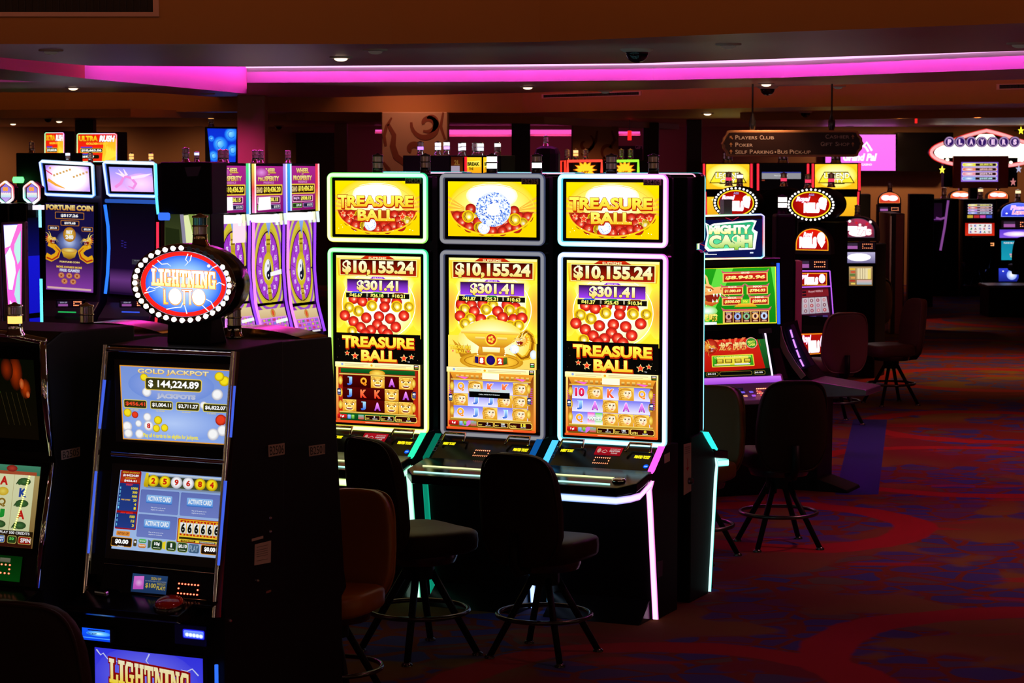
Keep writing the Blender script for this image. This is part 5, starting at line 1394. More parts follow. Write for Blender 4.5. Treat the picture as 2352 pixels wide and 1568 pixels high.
for i in range(36):
    a = 2 * pi * i / 36; off = i in (4, 5, 6, 7, 8)
    px_, pz_ = c0.x + rx * .912 * cos(a), c0.z + rz * .892 * sin(a)
    b = MB(); cc = (2.6, 2.5, 2.2) if not off else (.012, .011, .012)
    b.lathe([(.0095, .010), (.0095, .016), (.007, .021), (.001, .023)], n=10, col=cc)
    b.build('bulb', 'glow' if not off else 'glow', ov, (px_, yo, pz_), rot=(pi / 2, 0, 0))
q = MB(); q.prism([(yo + .01, 1.585), (yo + .14, 1.585), (yo + .10, c0.z - rz * .8), (yo + .02, c0.z - rz * .8)], c0.x - .085, c0.x + .10); q.build('sign_neck', 'matte', lotto, bevel=.008)
tower_light(lotto, (c0.x + .035, yo + .06, c0.z + rz - .012), 1.0, (None, None), 'lensb', 'brass')
def side_items():
    for (px, py, r_) in ((619, 1189, .006), (619, 1220, .006), (590, 1333, .006), (527, 1425, .006), (171, 1185, .004)):
        if px < 300: continue
        p = FL.side(px, py, XR); b = MB(); b.lathe([(r_, 0), (r_, .006), (r_ * .5, .009)], n=10); b.build('side_lock', 'chrome', lotto, p, rot=(0, pi / 2, 0))
    p = FL.side(615, 1358, XR); b = MB(); b.box(0, -.018, -.004, .004, .018, .004); b.build('side_latch', 'chrome', lotto, p)
    side_quad(lotto, 'paper_label', XR, (585, 1250), (622, 1241), (621, 1291), (584, 1298), ['sticker', 'ink'], fr=FL, draw=lambda b, f: [b.face([f(.1, v), f(.8, v), f(.8, v + .015), f(.1, v + .015)], 1) for v in (.15, .3, .4, .5, .6, .8)])
    side_quad(lotto, 'small_label', XR, (578, 1237), (604, 1230), (604, 1236), (578, 1243), ['sticker', 'ink'], fr=FL)
    def dr(t): return lambda b, f: ink_text(b, t, f, .06, .12, .94, .88, 1, .004)
    side_quad(lotto, 'number_plate', XR, (616, 1022), (653, 1017), (653, 1043), (617, 1049), ['sticker', 'ink'], fr=FL, draw=dr('B2506'))
side_items()
# machine behind it, facing the other way
lback = thing('lottery_machine', 'black slant machine back to back with the oval-signed one, its number plate facing right', 'slot machine', FL.w(CXL * 2, .80), FL.rz + pi, 'slant-front machines of the foreground bank')
b = MB(); XB = XR - 2 * CXL
b.prism([(-.01, 1.575), (.39, 1.585), (.39, 0), (-.08, 0), (-.08, .54), (-.12, .57), (-.10, .64)], -XB - .0 + .02, -XLf + 2 * CXL - .012); b.build('cabinet', 'matte', lback, bevel=.004)
b = MB(); pr = [(x, 1.578 + .035 * (1 - (x / .27) ** 2)) for x in [-.265 + .53 * i / 14 for i in range(15)]]
b.slab([(-.265, 1.56)] + pr + [(.265, 1.56)], -.02, .16, 0, True); b.build('arched_top', 'brass', lback)
tower_light(lback, (-.01, .25, 1.585), 1.0, (None, None), 'lens', 'chrome')
fk = Fr((lback.location.x, lback.location.y), TH)
def plate_on(parent, X, p, fr, txt):
    P = [fr.side(*q_, X) for q_ in p]
    inv = parent.location; a = parent.rotation_euler.z
    Q = []
    for v in P:
        wv = fr.O + fr.U * (v.x + .0015) + fr.V * v.y + Vector((0, 0, v.z)) - Vector((inv.x, inv.y, 0))
        Q.append(Vector((wv.x * cos(a) + wv.y * sin(a), -wv.x * sin(a) + wv.y * cos(a), wv.z)))
    b = MB(); b.face(Q); n = (Q[1] - Q[0]).cross(Q[0] - Q[3]).normalized()
    b.face([q_ - n * .0015 for q_ in reversed(Q)])
    ink_text(b, txt, lambda u, v: Q[0].lerp(Q[1], u).lerp(Q[3].lerp(Q[2], u), v) + n * .0006, .06, .12, .94, .88, 1, .004)
    b.build('number_plate', ['sticker', 'ink'], parent)
plate_on(lback, XR, ((709, 1024), (746, 1019), (746, 1042), (710, 1048)), FL, 'B2501')

# left neighbour with a dark upper reel screen
DX = -.70
XR1 = -.405
cab = lambda px, py: FL.side(px, py, XR1)
u0, u1, m0, m1, d0 = cab(106, 785), cab(126, 1048), cab(129, 1060), cab(92, 1350), cab(80, 1400)
lleft = thing('slot_machine', 'machine with curved chrome corners at the left edge, letter reels below a dark screen', 'slot machine', FL.w(DX, 0), FL.rz, 'slant-front machines of the foreground bank')
xr = XR1 - DX
b = MB(); b.prism([(u0.y, u0.z - .01), (u0.y + .10, u0.z + .03), (.40, u0.z + .02), (.40, 0), (m1.y + .02, 0), (m1.y + .02, m1.z - .05), (m1.y, m1.z), (m0.y, m0.z), (u1.y, u1.z)], -xr, xr); b.build('cabinet', 'matte', lleft, bevel=.006)
for X in (xr, -xr):
    b = MB(); b.tube([(X - .012, u0.y - .004, u0.z), (X - .012, (u0.y + u1.y) / 2 - .016, (u0.z + u1.z) / 2), (X - .012, u1.y - .004, u1.z + .005)], .013, 8); b.build('corner_trim', 'chrome', lleft)
    b = MB(); b.tube([(X - .012, m0.y - .004, m0.z - .004), (X - .012, (m0.y + m1.y) / 2 - .008, (m0.z + m1.z) / 2), (X - .012, m1.y - .004, m1.z)], .011, 8); b.build('corner_trim', 'chrome', lleft)
b = MB(); b.tube([(-xr, u0.y, u0.z), (-xr * .5, u0.y - .012, u0.z + .022), (0, u0.y - .016, u0.z + .028), (xr * .5, u0.y - .012, u0.z + .022), (xr, u0.y, u0.z)], .014, 8); b.build('top_trim', 'chrome', lleft)
def sl(x, f, a, c, off=.004): # point on slanted face between a and c
    n = Vector((0, -(a.z - c.z), (a.y - c.y))).normalized(); p = Vector((x, a.y + (c.y - a.y) * f, a.z + (c.z - a.z) * f)); return p + (n if n.y < 0 else -n) * off
def face_px(px, py, a, c):  # photo point on the slanted face plane
    P0 = Vector((0, a.y, a.z)); t = math.degrees(math.atan2(a.y - c.y, a.z - c.z)); q = FL.hit(px, py, a.y, a.z, t); return Vector((q.x - DX, q.y, q.z))
hw = xr - .03
us = plate_quad(lleft, 'upper_screen', [sl(-hw, .05, u0, u1), sl(hw, .05, u0, u1), sl(hw, .97, u0, u1), sl(-hw, .97, u0, u1)], .01, 'black')
A = Art(270, 230, .5); A.rect(0, 0, 270, 230, '0c1004', '140c04', sub=2, big=True)
for x, y, rx_, ry_, c in ((222, 40, 18, 52, 'c83c08'), (244, 84, 14, 30, 'e04808'), (200, 30, 16, 34, 'a83008'), (150, 120, 30, 40, '40200a'), (170, 88, 8, 14, 'd82808'), (60, 80, 40, 50, '502808')): A.disc(x, y, rx_, ry_, c, '140c04', n=16)
A.disc(236, 70, 6, 16, 'ff9048', 'd04010', n=10); A.disc(250, 100, 5, 10, 'ff9048', 'd04010', n=10); A.disc(176, 96, 4, 4, '50c030', '14300a', n=8)
for i in range(5): A.line([(180 + i * 14, 96), (196 + i * 14, 190)], .7, '504020')
A.build('display', quad_map(sl(-hw + .03, .16, u0, u1, .006), sl(hw - .028, .16, u0, u1, .006), sl(hw - .03, .86, u0, u1, .006), sl(-hw + .03, .86, u0, u1, .006)), us)
ls = plate_quad(lleft, 'lower_screen', [sl(-hw, .02, m0, m1), sl(hw, .02, m0, m1), sl(hw, .72, m0, m1), sl(-hw, .72, m0, m1)], .01, 'black')
A = Art(270, 190, .75); A.rect(0, 0, 270, 190, 'c0a868', '806030', sub=2, big=True); A.rect(0, 0, 270, 22, '489070', '387858', big=False); A.rect(8, 14, 262, 22, 'b05030', big=False); A.disc(200, 8, 14, 8, 'c04030', '802018', n=10)
cw = 50
LTS = [['K', 'A', 'Q', 'A', '#'], ['Q', '#', 'O', 'C', 'K'], ['#', 'J', 'A', 'Q', '#'], ['K', 'Q', 'K', 'J', 'A'], ['J', 'A', '$', '#', '#']]
CLS = {'A': 'c82018', 'K': '2848a0', 'Q': '907020', 'J': '209830', 'O': 'e0c018', 'C': 'd8b020', '$': '803008'}
for c in range(5):
    x = 10 + c * 50; A.rect(x, 22, x + 49, 152, 'e8e8b8', 'd8dca8', big=True)
    for r in range(5):
        s_ = LTS[r][c]; y = 26 + r * 25.5
        if s_ == '#':
            A.disc(x + 25, y + 11, 16, 9, '4a7840', '284820', n=12); A.disc(x + 14, y + 14, 6, 6, '386030', n=8); A.line([(x + 12, y + 8), (x + 6, y + 18)], 3, '305028')
        elif s_ in 'OC$': A.disc(x + 25, y + 11, 14, 10, 'f8e060', CLS[s_], n=14)
        else: A.text(s_, x + 15, y + 1, x + 35, y + 22, CLS[s_], bold=.05, ol='f8f0c0', ow=.03)
A.poly([(150, 22), (190, 22), (236, 152), (130, 152)], 'f0f080', 'e8f0a0') if False else None
for i in range(26): A.disc(246 - i * .9, 24 + i * 5, 2.4, 1.8, 'ffffd0', 'f0ff40', n=8, g=1.7)
A.rect(0, 152, 270, 190, '201808', '3c140c', big=True); A.text('PLAY 500 CREDITS', 190, 154, 262, 160, 'ffffff', bold=.02)
for x, w, c in ((156, 22, '308858'), (186, 18, '3060b0'), (210, 22, '284018'), (236, 32, 'a01810')): A.rbox(x, 164, x + w, 182, 4, 'd0c060'); A.rbox(x + 1, 165, x + w - 1, 181, 4, c)
A.text('MAX', 188, 167, 202, 172, 'ffffff', bold=.03); A.text('BET', 189, 174, 201, 179, 'ffffff', bold=.03); A.text('50', 215, 168, 226, 174, '60e860', bold=.03); A.text('SPIN', 242, 168, 266, 178, 'ffffff', bold=.03)
A.build('display', quad_map(sl(-hw + .012, .05, m0, m1, .006), sl(hw - .03, .05, m0, m1, .006), sl(hw - .022, .70, m0, m1, .006), sl(-hw + .01, .70, m0, m1, .006)), ls)
rg = plate_quad(lleft, 'card_reader', [sl(-.05, .77, m0, m1), sl(hw - .06, .77, m0, m1), sl(hw - .06, .97, m0, m1), sl(-.05, .97, m0, m1)], .01, mat('green_reader_plate', (.004, .05, .012), .4, var=.05, bscale=20))
A = Art(120, 60, 1); A.rect(0, 0, 120, 60, '063c0c', '0a5814', g=.4, big=True); A.leds(44, 22, 96, 42, 7, 3, 2.4, 'ff3818', 1.7); A.rect(74, 6, 96, 16, '8a8a70', '707058', g=.5, big=False)
A.build('display', quad_map(sl(-.05, .77, m0, m1, .005), sl(hw - .06, .77, m0, m1, .005), sl(hw - .06, .97, m0, m1, .005), sl(-.05, .97, m0, m1, .005)), rg)
b = MB(); b.prism([(m1.y + .03, m1.z + .0), (m1.y - .16, m1.z - .05), (m1.y - .17, m1.z - .09), (m1.y + .03, m1.z - .10)], -xr, xr); b.build('button_deck', 'black', lleft, bevel=.006)
b = MB(); b.tube([(-xr, m1.y - .168, m1.z - .06), (xr, m1.y - .168, m1.z - .06)], .004, 6); b.build('deck_trim', 'brass', lleft)
p = at_z(35, 772, u0.z + .02) - FL.O; tw = Vector((p.dot(FL.U) - DX, p.dot(FL.V), u0.z + .022))
tower_light(lleft, tw, 1.0, ('ffc060', None), 'lens', 'chrome')
plate_on(lleft, XR1, ((140, 1035), (183, 1026), (183, 1047), (141, 1056)), FL, 'B2505')
lleftb = thing('lottery_machine', 'black machine back to back with the letter-reel one, chrome arc along its top', 'slot machine', FL.w(DX, .80), FL.rz + pi, 'slant-front machines of the foreground bank')
b = MB(); b.prism([(-.01, 1.575), (.39, 1.585), (.39, 0), (-.08, 0), (-.08, .54), (-.12, .57), (-.10, .64)], -.285, .285); b.build('cabinet', 'matte', lleftb, bevel=.004)
b = MB(); b.slab([(-.265, 1.56)] + pr + [(.265, 1.56)], -.02, .16, 0, True); b.build('arched_top', 'brass', lleftb)
p = at_z(180, 765, 1.59) - lleftb.location; a = lleftb.rotation_euler.z
tower_light(lleftb, (p.x * cos(a) + p.y * sin(a), min(.345, -p.x * sin(a) + p.y * cos(a)), 1.585), 1.0, (None, None), 'lens', 'chrome')

# ------------------------------------------------------------------ stools of the two near banks
stool('stool with dark curved back cut by the lower left corner, before the lottery machines', 0, 0, 0, radians(-24), 'leatherd', loc=(-1.36, 6.95))
stool('brown stool facing the backs of the lottery machines, its tan pad catching light', 0, 0, 0, radians(158), 'leather', .93, loc=FL.w(.03, 1.17), backh=.25)
stool('dark stool turned half right before the yellow-green framed machine, green light on its seat', 962, 1400, .2, radians(-54), 'leatherd', 1.06)
stool('dark stool straight before the dim slate-framed machine, violet light on its seat', 1250, 1404, .2, radians(-30), 'leatherd')
stool('stool almost hidden behind the lottery cabinets, only its green-lit edge showing', 0, 0, 0, radians(-30), 'leatherd', loc=(-1.05, 10.9))
# ------------------------------------------------------------------ machines further back, measured on their own face planes
def FrPx(px, py, D, deg):
    p = at_y(px, py, D); return Fr((p.x, p.y), deg)
SPAN = {}
def machine(name, label, fr, x0, x1, ytop, depth, group=None, m='matte', cat='slot machine', y0=0.0, prof=None, bevel=.01, zb=0.0):
    t = thing(name, label, cat, fr.O, fr.rz, group)
    a = fr.hit(x0, ytop, y0); c = fr.hit(x1, ytop, y0)
    b = MB()
    if prof: b.prism([(y, z * a.z) for y, z in prof], a.x, c.x)
    else: b.box(a.x, y0, zb, c.x, y0 + depth, a.z)
    b.build('cabinet', m, t, bevel=bevel)
    SPAN[t.name] = (a.x, c.x)
    return t
def Q(p): return p if len(p) == 4 and not isinstance(p[0], (int, float)) else ((p[0], p[1]), (p[2], p[1]), (p[2], p[3]), (p[0], p[3]))
def screen(t, fr, px, art=None, name='screen', y=0.0, rim=3.0, m='black', th=.03, off=.006):
    q = Q(px); cx = sum(p[0] for p in q) / 4; cy = sum(p[1] for p in q) / 4
    big = [(p[0] + rim * (1 if p[0] > cx else -1), p[1] + rim * (1 if p[1] > cy else -1)) for p in q]
    s_ = plate_quad(t, name, [fr.hit(*p, y - off) for p in big], th, m, .004)
    if art: art.build('display', quad_map(*[fr.hit(*p, y - off - .002) for p in q]), s_)
    return s_
def beacon(t, fr, px, py, y=.12, k=1.0, lit=(None, None), top='lens', base='chrome'):
    p = fr.hit(px, py, y)
    if t.name in SPAN: p.x = min(max(p.x, SPAN[t.name][0] + .04), SPAN[t.name][1] - .04)
    return tower_light(t, p, k, lit, top, base)
def tubepx(t, fr, pts, r, c, g=1.5, y=-.012, name='neon_tube'):
    return glow_tube(t, name, [fr.hit(*p, y) for p in pts], r, c, g)
def dots_art(cols, W=40, H=16, g=1.2):
    A = Art(W, H, g); return A
def led_plate(t, fr, px, c='ff6030', g=1.8, nx=6, y=0.0, bg='281008'):
    x0, y0, x1, y1 = px; A = Art(40, 16, 1); A.rect(0, 0, 40, 16, bg, g=.5, big=True); A.leds(4, 4, 36, 12, nx, 3, 2.2, c, g); return screen(t, fr, px, A, 'reader_lights', y, 1)

# --- coin-themed pair at the left
FC = FrPx(165, 700, 20.4, TH)
COINP = [(0, 0), (.5, 0), (.5, 1), (.05, 1), (.04, .62), (-.02, .44), (-.16, .38), (-.2, .34), (0, .30)]
coin = machine('slot_machine', 'coin-bowl slot machine with curved purple screen and white-blue framed topper', FC, 98, 226, 380, .5, 'curved-screen machines at the left', 'purp', prof=COINP)
coin2 = machine('slot_machine', 'curved-screen machine with dark main screen and blue neon edge, dragon topper', FC, 243, 361, 380, .5, 'curved-screen machines at the left', 'purp', prof=COINP)
A = Art(100, 60, 1.2); A.rect(0, 0, 100, 60, 'a880e0', 'd0a0f0', sub=2, big=True); A.disc(52, 28, 56, 42, 'ffffff', 'b890e8', n=24, mid=(.5, 'fff4e8'), g=1.5); A.line([(2, 34), (20, 46), (40, 54)], [8, 6, 2], 'e8a030'); A.line([(0, 12), (14, 22)], 3, 'd04060')
for i in range(12): A.rect(8 + i * 7.7, 4 + (i * 37 % 20), 13 + i * 7.7, 9 + (i * 37 % 20), 'c89858', big=False)
B = Art(100, 60, 1.15); B.rect(0, 0, 100, 60, '9090f0', 'f0b0f0', sub=3, big=True); B.disc(72, 40, 40, 26, 'ffd8ff', 'd8a8f4', n=20)
for pts in ([(10, 50), (24, 40), (34, 22), (50, 26), (60, 40), (52, 52), (40, 46)], [(34, 22), (22, 6)], [(34, 22), (14, 14)], [(50, 26), (80, 20), (98, 14)], [(40, 20), (34, 4)]): B.line(pts, [7] * (len(pts) - 1) + [1], 'e888d8' if len(pts) > 3 else 'f8e0ff')
def rim(t, fr, q, stops, wpx, y):
    P = [fr.hit(*p, y) for p in q]; x0 = min(p.x for p in P); s = wpx * fr.O.y / FP
    pts = []
    for i in range(4):
        a, c = P[i], P[(i + 1) % 4]
        for f in (.04, .3, .6, .96): v = a.lerp(c, f); pts.append((v.x, v.z))
    o = neon(t, 'neon_rim', pts, s, stops, True, .012, y, 1.7); return o
for t, q, dq, art in ((coin, ((93, 370), (213, 377), (217, 451), (104, 446)), ((104, 379), (203, 383), (207, 440), (111, 437)), A), (coin2, ((239, 372), (357, 375), (360, 451), (249, 448)), ((250, 383), (349, 386), (353, 441), (256, 439)), B)):
    s_ = screen(t, FC, q, None, 'topper_screen', 0, -1, th=.06); art.build('display', quad_map(*[FC.hit(*p, -.012) for p in dq]), s_)
    rim(s_, FC, q, ((0, 'a0d0ff'), (.25, 'e0f0ff'), (.5, '50a0ff'), (.75, '3078ff'), (1, '6090ff')), 8, -.012)
A = Art(120, 210, .85); A.rect(0, 0, 120, 210, '181040', '201858', sub=3, big=True); A.rect(0, 130, 120, 210, '281048', '9040b0', sub=2, big=True)
A.text('FORTUNE COIN', 2, 3, 118, 16, 'fff0a0', 'd89020', bold=.06, ol='603008', ow=.03)
for x, y, w, h, t_ in ((24, 20, 72, 17, '$517.26'), (38, 40, 46, 13, '$275.68'), (6, 54, 28, 11, '$53.33'), (90, 54, 28, 11, '$22.36')): A.rbox(x, y, x + w, y + h, 2, 'c07828'); A.rbox(x + 1.5, y + 1.5, x + w - 1.5, y + h - 1.5, 2, '10103c'); A.text(t_, x + w * .2, y + h * .28, x + w * .8, y + h * .75, 'ffffff', bold=.05)
A.disc(60, 92, 34, 30, 'd0e0ff', '202050', n=20, mid=(.5, '7080c0')); A.disc(60, 74, 16, 18, 'ffe060', 'b06808', n=20); A.text('BET', 52, 64, 68, 72, 'ffffff', bold=.05); A.text('240', 50, 75, 70, 85, 'ffffff', bold=.06)
for sx in (0, 1):
    f = lambda p: (p[0] if not sx else 120 - p[0], p[1]); A.line([f(p) for p in ((0, 128), (14, 134), (28, 126), (32, 114), (22, 104), (10, 100), (14, 92))], [16, 16, 15, 14, 13, 12, 10], 'f0b018'); A.line([f(p) for p in ((2, 132), (16, 137), (30, 128), (35, 115), (24, 104))], [4, 4, 4, 3, 1], 'b83018'); dragon(A, f((14, 86))[0], 86, .34, 1 - 2 * sx, 'ffe070', 'f0a820', 'a04010', 'd83820')
A.poly([(40, 112), (80, 112), (74, 128), (60, 134), (46, 128)], 'ffd040', '804808'); A.disc(60, 112, 20, 6, 'fff090', 'd09020', n=14)
A.text('FORTUNE COIN', 36, 138, 86, 142, 'ffe080', bold=.05); A.text('MORE AWARDS MORE', 28, 150, 92, 155, 'ffd040', bold=.04); A.text('FREE GAMES!', 36, 157, 86, 164, 'e0e8ff', bold=.04)
for x, y in ((40, 173), (60, 173), (80, 173), (48, 187), (70, 187)): A.disc(x, y, 8, 7, 'ffd0a0', 'c06018', n=12); A.star(x, y, 5, 'a04010')
A.rect(4, 202, 116, 207, 'f0c0a0', 'd0a0d0', big=False)
def curved(t, fr, left, right, x_l, x_r, art, name='curved_screen', ysh=0.0, grow=.02, m='black'):
    """screen swept through rows of photo points on its two side edges"""
    L = [fr.side(*p, x_l) for p in left]
    L = [Vector((x_l, p.y + ysh, p.z)) for p in L]
    n = len(L); w = x_r - x_l
    def at(tt):
        k = min(n - 2, int(tt * (n - 1) * .99999)); return L[k].lerp(L[k + 1], tt * (n - 1) - k)
    def f(s_, tt, h):
        p = at(max(0, min(1, tt))); nn = Vector((0, -1, 0))
        return Vector((x_l + w * s_, p.y, p.z)) + nn * h
    b = MB(); N = 14
    for i in range(N):
        t0, t1 = i / N, (i + 1) / N
        g = grow / w
        b.face([f(-g, t0, -.001), f(1 + g, t0, -.001), f(1 + g, t1, -.001), f(-g, t1, -.001)], 0)
        b.face([f(-g, t1, -.04), f(1 + g, t1, -.04), f(1 + g, t0, -.04), f(-g, t0, -.04)], 0)
        for u in (-g, 1 + g): b.face([f(u, t0, -.04), f(u, t0, -.001), f(u, t1, -.001), f(u, t1, -.04)], 0)
    b.face([f(-g, 0, -.001), f(1 + g, 0, -.001), f(1 + g, 0, -.04), f(-g, 0, -.04)]); b.face([f(-g, 1, -.04), f(1 + g, 1, -.04), f(1 + g, 1, -.001), f(-g, 1, -.001)])
    s_ = b.build(name, m, t)
    if art: art.build('display', f, s_, cuts=[i / (n - 1) for i in range(n)])
    return s_, f
xl = FC.hit(103, 466, 0).x; xr_ = FC.hit(217, 470, 0).x
screen(coin, FC, ((104, 466), (216, 470), (214, 672), (106, 664)), A, 'main_screen', -.02, 5)
D_ = Art(120, 210, .5); D_.rect(0, 0, 120, 210, '0c0818', '281040', sub=3, big=True); D_.rect(0, 150, 120, 176, '281040', '8848a8', big=True, sub=2); D_.rect(0, 176, 120, 205, '8848a8', '38184c', big=True); D_.rect(60, 126, 96, 138, '484454', big=False); D_.text('CALL ATTENDANT', 66, 128, 90, 130, 'd0d0d8', bold=.01)
for i in range(6): D_.rect(30 + (i % 2) * 8, 84 + i * 3, 36 + (i % 2) * 8, 86 + i * 3, '4030b0', big=False)
screen(coin2, FC, ((254, 468), (357, 471), (352, 682), (252, 674)), D_, 'main_screen', -.02, 5)
tubepx(coin2, FC, [(241, 470), (248, 520), (250, 570), (247, 630), (242, 674)], .014, '2870ff', 1.5, -.05)
tubepx(coin2, FC, [(243, 461), (357, 464)], .018, '3060c8', .8, -.03)
tubepx(coin2, FC, [(357, 376), (359, 450), (363, 492)], .012, '60d8ff', 1.6, -.04)
for t, x0 in ((coin, 130), (coin2, 276)):
    A = Art(60, 14, .7); A.rect(0, 0, 60, 14, '180818', big=True); A.rect(2, 2, 26, 7, '302040', big=False); A.rect(4, 8, 26, 13, 'b060b8', big=False); A.text('SIGN UP', 8, 3, 24, 6, 'd0d0f0', bold=.02); A.leds(40, 3, 56, 11, 6, 3, 1.4, 'ff6018', 1.8)
    screen(t, FC, (x0, 690, x0 + 60, 704), A, 'card_reader', -.17, 2)
    tubepx(t, FC, [(x0 + 4, 716), (x0 + 44, 717)], .006, '28c060' if x0 < 200 else '4060ff', .9, -.2, 'deck_light')
for px, lt in ((156, (None, 'd0d8ff')), (208, (None, None))): beacon(coin, FC, px, 373 if px < 200 else 374, .12, .8, lt)
for px in (302, 347): beacon(coin2, FC, px, 375, .12, .8, ('ffb060', 'ffb060'))

# --- wheel machines in a row running away from the viewer
FW = FrPx(490, 700, 17.6, -65.5)
def wheel_top(w=1):
    A = Art(80, 112, 1.0); A.rect(0, 0, 80, 112, 'b02890', '881068', sub=2, big=True); A.rect(0, 0, 80, 5, '100810', big=False)
    A.text('WHEEL', 20, 10, 60, 22, 'fff0a0', 'd8a030', bold=.05, ol='601030', ow=.03); A.text('OF', 37, 23, 43, 26, 'f0d080', bold=.02); A.text('PROSPERITY', 11, 28, 69, 40, 'fff0a0', 'd8a030', bold=.05, ol='601030', ow=.03); A.text('PRESENCE', 26, 41, 54, 46, 'd890d0', bold=.02)
    A.rbox(2, 48, 78, 73, 2, 'f0c838'); A.rbox(4, 51, 76, 70, 2, '301010'); A.text('GRAND', 6, 54, 23, 67, 'f0d890', bold=.03, ol='902020', ow=.03); A.text('$10,436.20', 26, 53, 73, 68, 'fff870', 'f0d000', bold=.05)
    A.rbox(8, 76, 72, 92, 2, 'f8a8d0'); A.rbox(10, 78, 70, 90, 2, '481038'); A.text('MAJOR', 12, 80, 30, 88, 'f0c0f0', bold=.03); A.text('$938.15', 34, 79, 66, 89, 'f8f060', bold=.05)
    A.rbox(8, 95, 38, 106, 1, '80d040'); A.rbox(9, 96, 37, 105, 1, '204018'); A.text('$39.38', 20, 97.5, 35, 103.5, 'f0f0f0', bold=.03); A.rbox(42, 95, 72, 106, 1, 'b0a0e0'); A.rbox(43, 96, 71, 105, 1, '282040'); A.text('$13.75', 54, 97.5, 69, 103.5, 'f0f0f0', bold=.03)
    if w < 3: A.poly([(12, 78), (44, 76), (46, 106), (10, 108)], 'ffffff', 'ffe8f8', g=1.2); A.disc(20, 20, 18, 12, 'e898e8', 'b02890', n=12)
    return A
def wheel_main(w=1):
    A = Art(70, 260, .95); A.rect(0, 0, 70, 260, 'a838c8', '9830b8', sub=8, big=True)
    for r_, c in ((44, 'd8d070'), (40, 'a050c8'), (36, 'd8c838')): A.disc(35, 92, r_, r_ * 2.6, c, n=40)
    A.rect(0, 190, 70, 216, 'e8d0a0', 'd8b888', big=True); A.rect(0, 0, 70, 1, 'd8d070', big=False)
    A.disc(35, 92, 33, 80, 'e8d870', 'c8b030', n=40); A.disc(35, 92, 31, 75, '38142c', n=40); A.disc(35, 92, 29.5, 72, 'c058e8', 'a838d0', n=40)
    for i in range(14):
        a = 2 * pi * i / 14 + .2; A.line([(35 + 12 * cos(a), 92 + 32 * sin(a)), (35 + 29 * cos(a), 92 + 71 * sin(a))], .8, '602080')
        am = a + pi / 14; A.text(('10', '25', '8', '$', '50', '15', '12')[i % 7], 33 + 22 * cos(am), 87 + 54 * sin(am), 38.5 + 22 * cos(am), 97 + 54 * sin(am), 'f8e8ff', bold=.04)
    A.poly([(28, 22), (40, 18), (42, 62), (32, 64)], 'e8d040', 'b09018'); A.poly([(30, 122), (38, 120), (42, 162), (32, 166)], 'e8d040', 'b09018')
    for y in (32, 40, 134, 146): A.rect(31, y, 40, y + 3, '806008', big=False)
    A.disc(35, 92, 15, 36, 'f0e048', 'd0b820', n=30); A.disc(35, 92, 9.5, 23, 'f8f8ff', n=24)
    A.poly([(35 + 9 * sin(pi * i / 12), 92 - 22 * cos(pi * i / 12)) for i in range(13)] + [(35 - 4.5 * sin(pi * i / 8), 103 - 0 + 11 * cos(pi * i / 8)) for i in range(9)] + [(35 + 4.5 * sin(pi * i / 8), 81 + 11 * cos(pi * i / 8)) for i in range(9)], '181828')
    A.disc(35, 81, 4.6, 11, 'f8f8ff', n=14); A.disc(35, 103, 4.6, 11, '181828', n=14); A.disc(35, 81, 1.5, 3.4, '181828', n=8); A.disc(35, 103, 1.5, 3.4, 'f8f8ff', n=8)
    A.poly([(28, 0), (42, 0), (36, 26)], '98b8f8', '6088e0'); A.disc(36, 203, 6, 13, 'f8e070', 'c07028', n=12); A.disc(36, 203, 3, 9, 'e05030', n=8)
    A.rect(0, 216, 70, 252, 'e898f0', 'c060d8', big=True)
    for r in range(3):
        for c in range(5): A.rect(3 + c * 13, 219 + r * 11, 14 + c * 13, 228 + r * 11, 'c850d8', 'b048c8', big=False); A.disc(8.5 + c * 13, 223.5 + r * 11, 3.4, 3.6, ('e0c850', '58b068', 'd04858', 'd0b860', '7888e0')[(r * 2 + c) % 5], n=8)
    A.rect(0, 252, 70, 260, '281028', big=False); A.rect(40, 253, 64, 258, 'e8e0e8', big=False)
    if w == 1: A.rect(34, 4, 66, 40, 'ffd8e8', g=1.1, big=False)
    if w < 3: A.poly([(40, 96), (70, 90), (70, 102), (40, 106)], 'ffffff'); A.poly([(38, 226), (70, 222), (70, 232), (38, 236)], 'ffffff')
    return A
WL = ((489, 375, 568, 490, [(502, 510), (500, 620), (508, 700), (524, 765)], 570), (579, 376, 653, 488, [(585, 510), (584, 620), (590, 700), (605, 765)], 656), (661, 376, 727, 483, [(664, 506), (663, 620), (670, 700), (687, 768)], 722))
WLAB = ('wheel slot machine nearest, half hidden by the oval bulb sign', 'middle wheel slot machine, white glare over its lower prize box', 'farthest wheel slot machine of the row, beside the yellow-green framed machine')
SIDEC = ((((0, 'ff90e8'), (1, '6070ff')), ((0, '60ff90'), (1, '40a0ff'))), (((0, 'fff060'), (.5, 'ff5050'), (1, 'ff90d8')), ((0, 'c0a0ff'), (1, '8060ff'))), (((0, '40c0ff'), (1, '4080ff')), ((0, 'ff4060'), (.6, 'ff5040'), (1, 'f0e040'))))
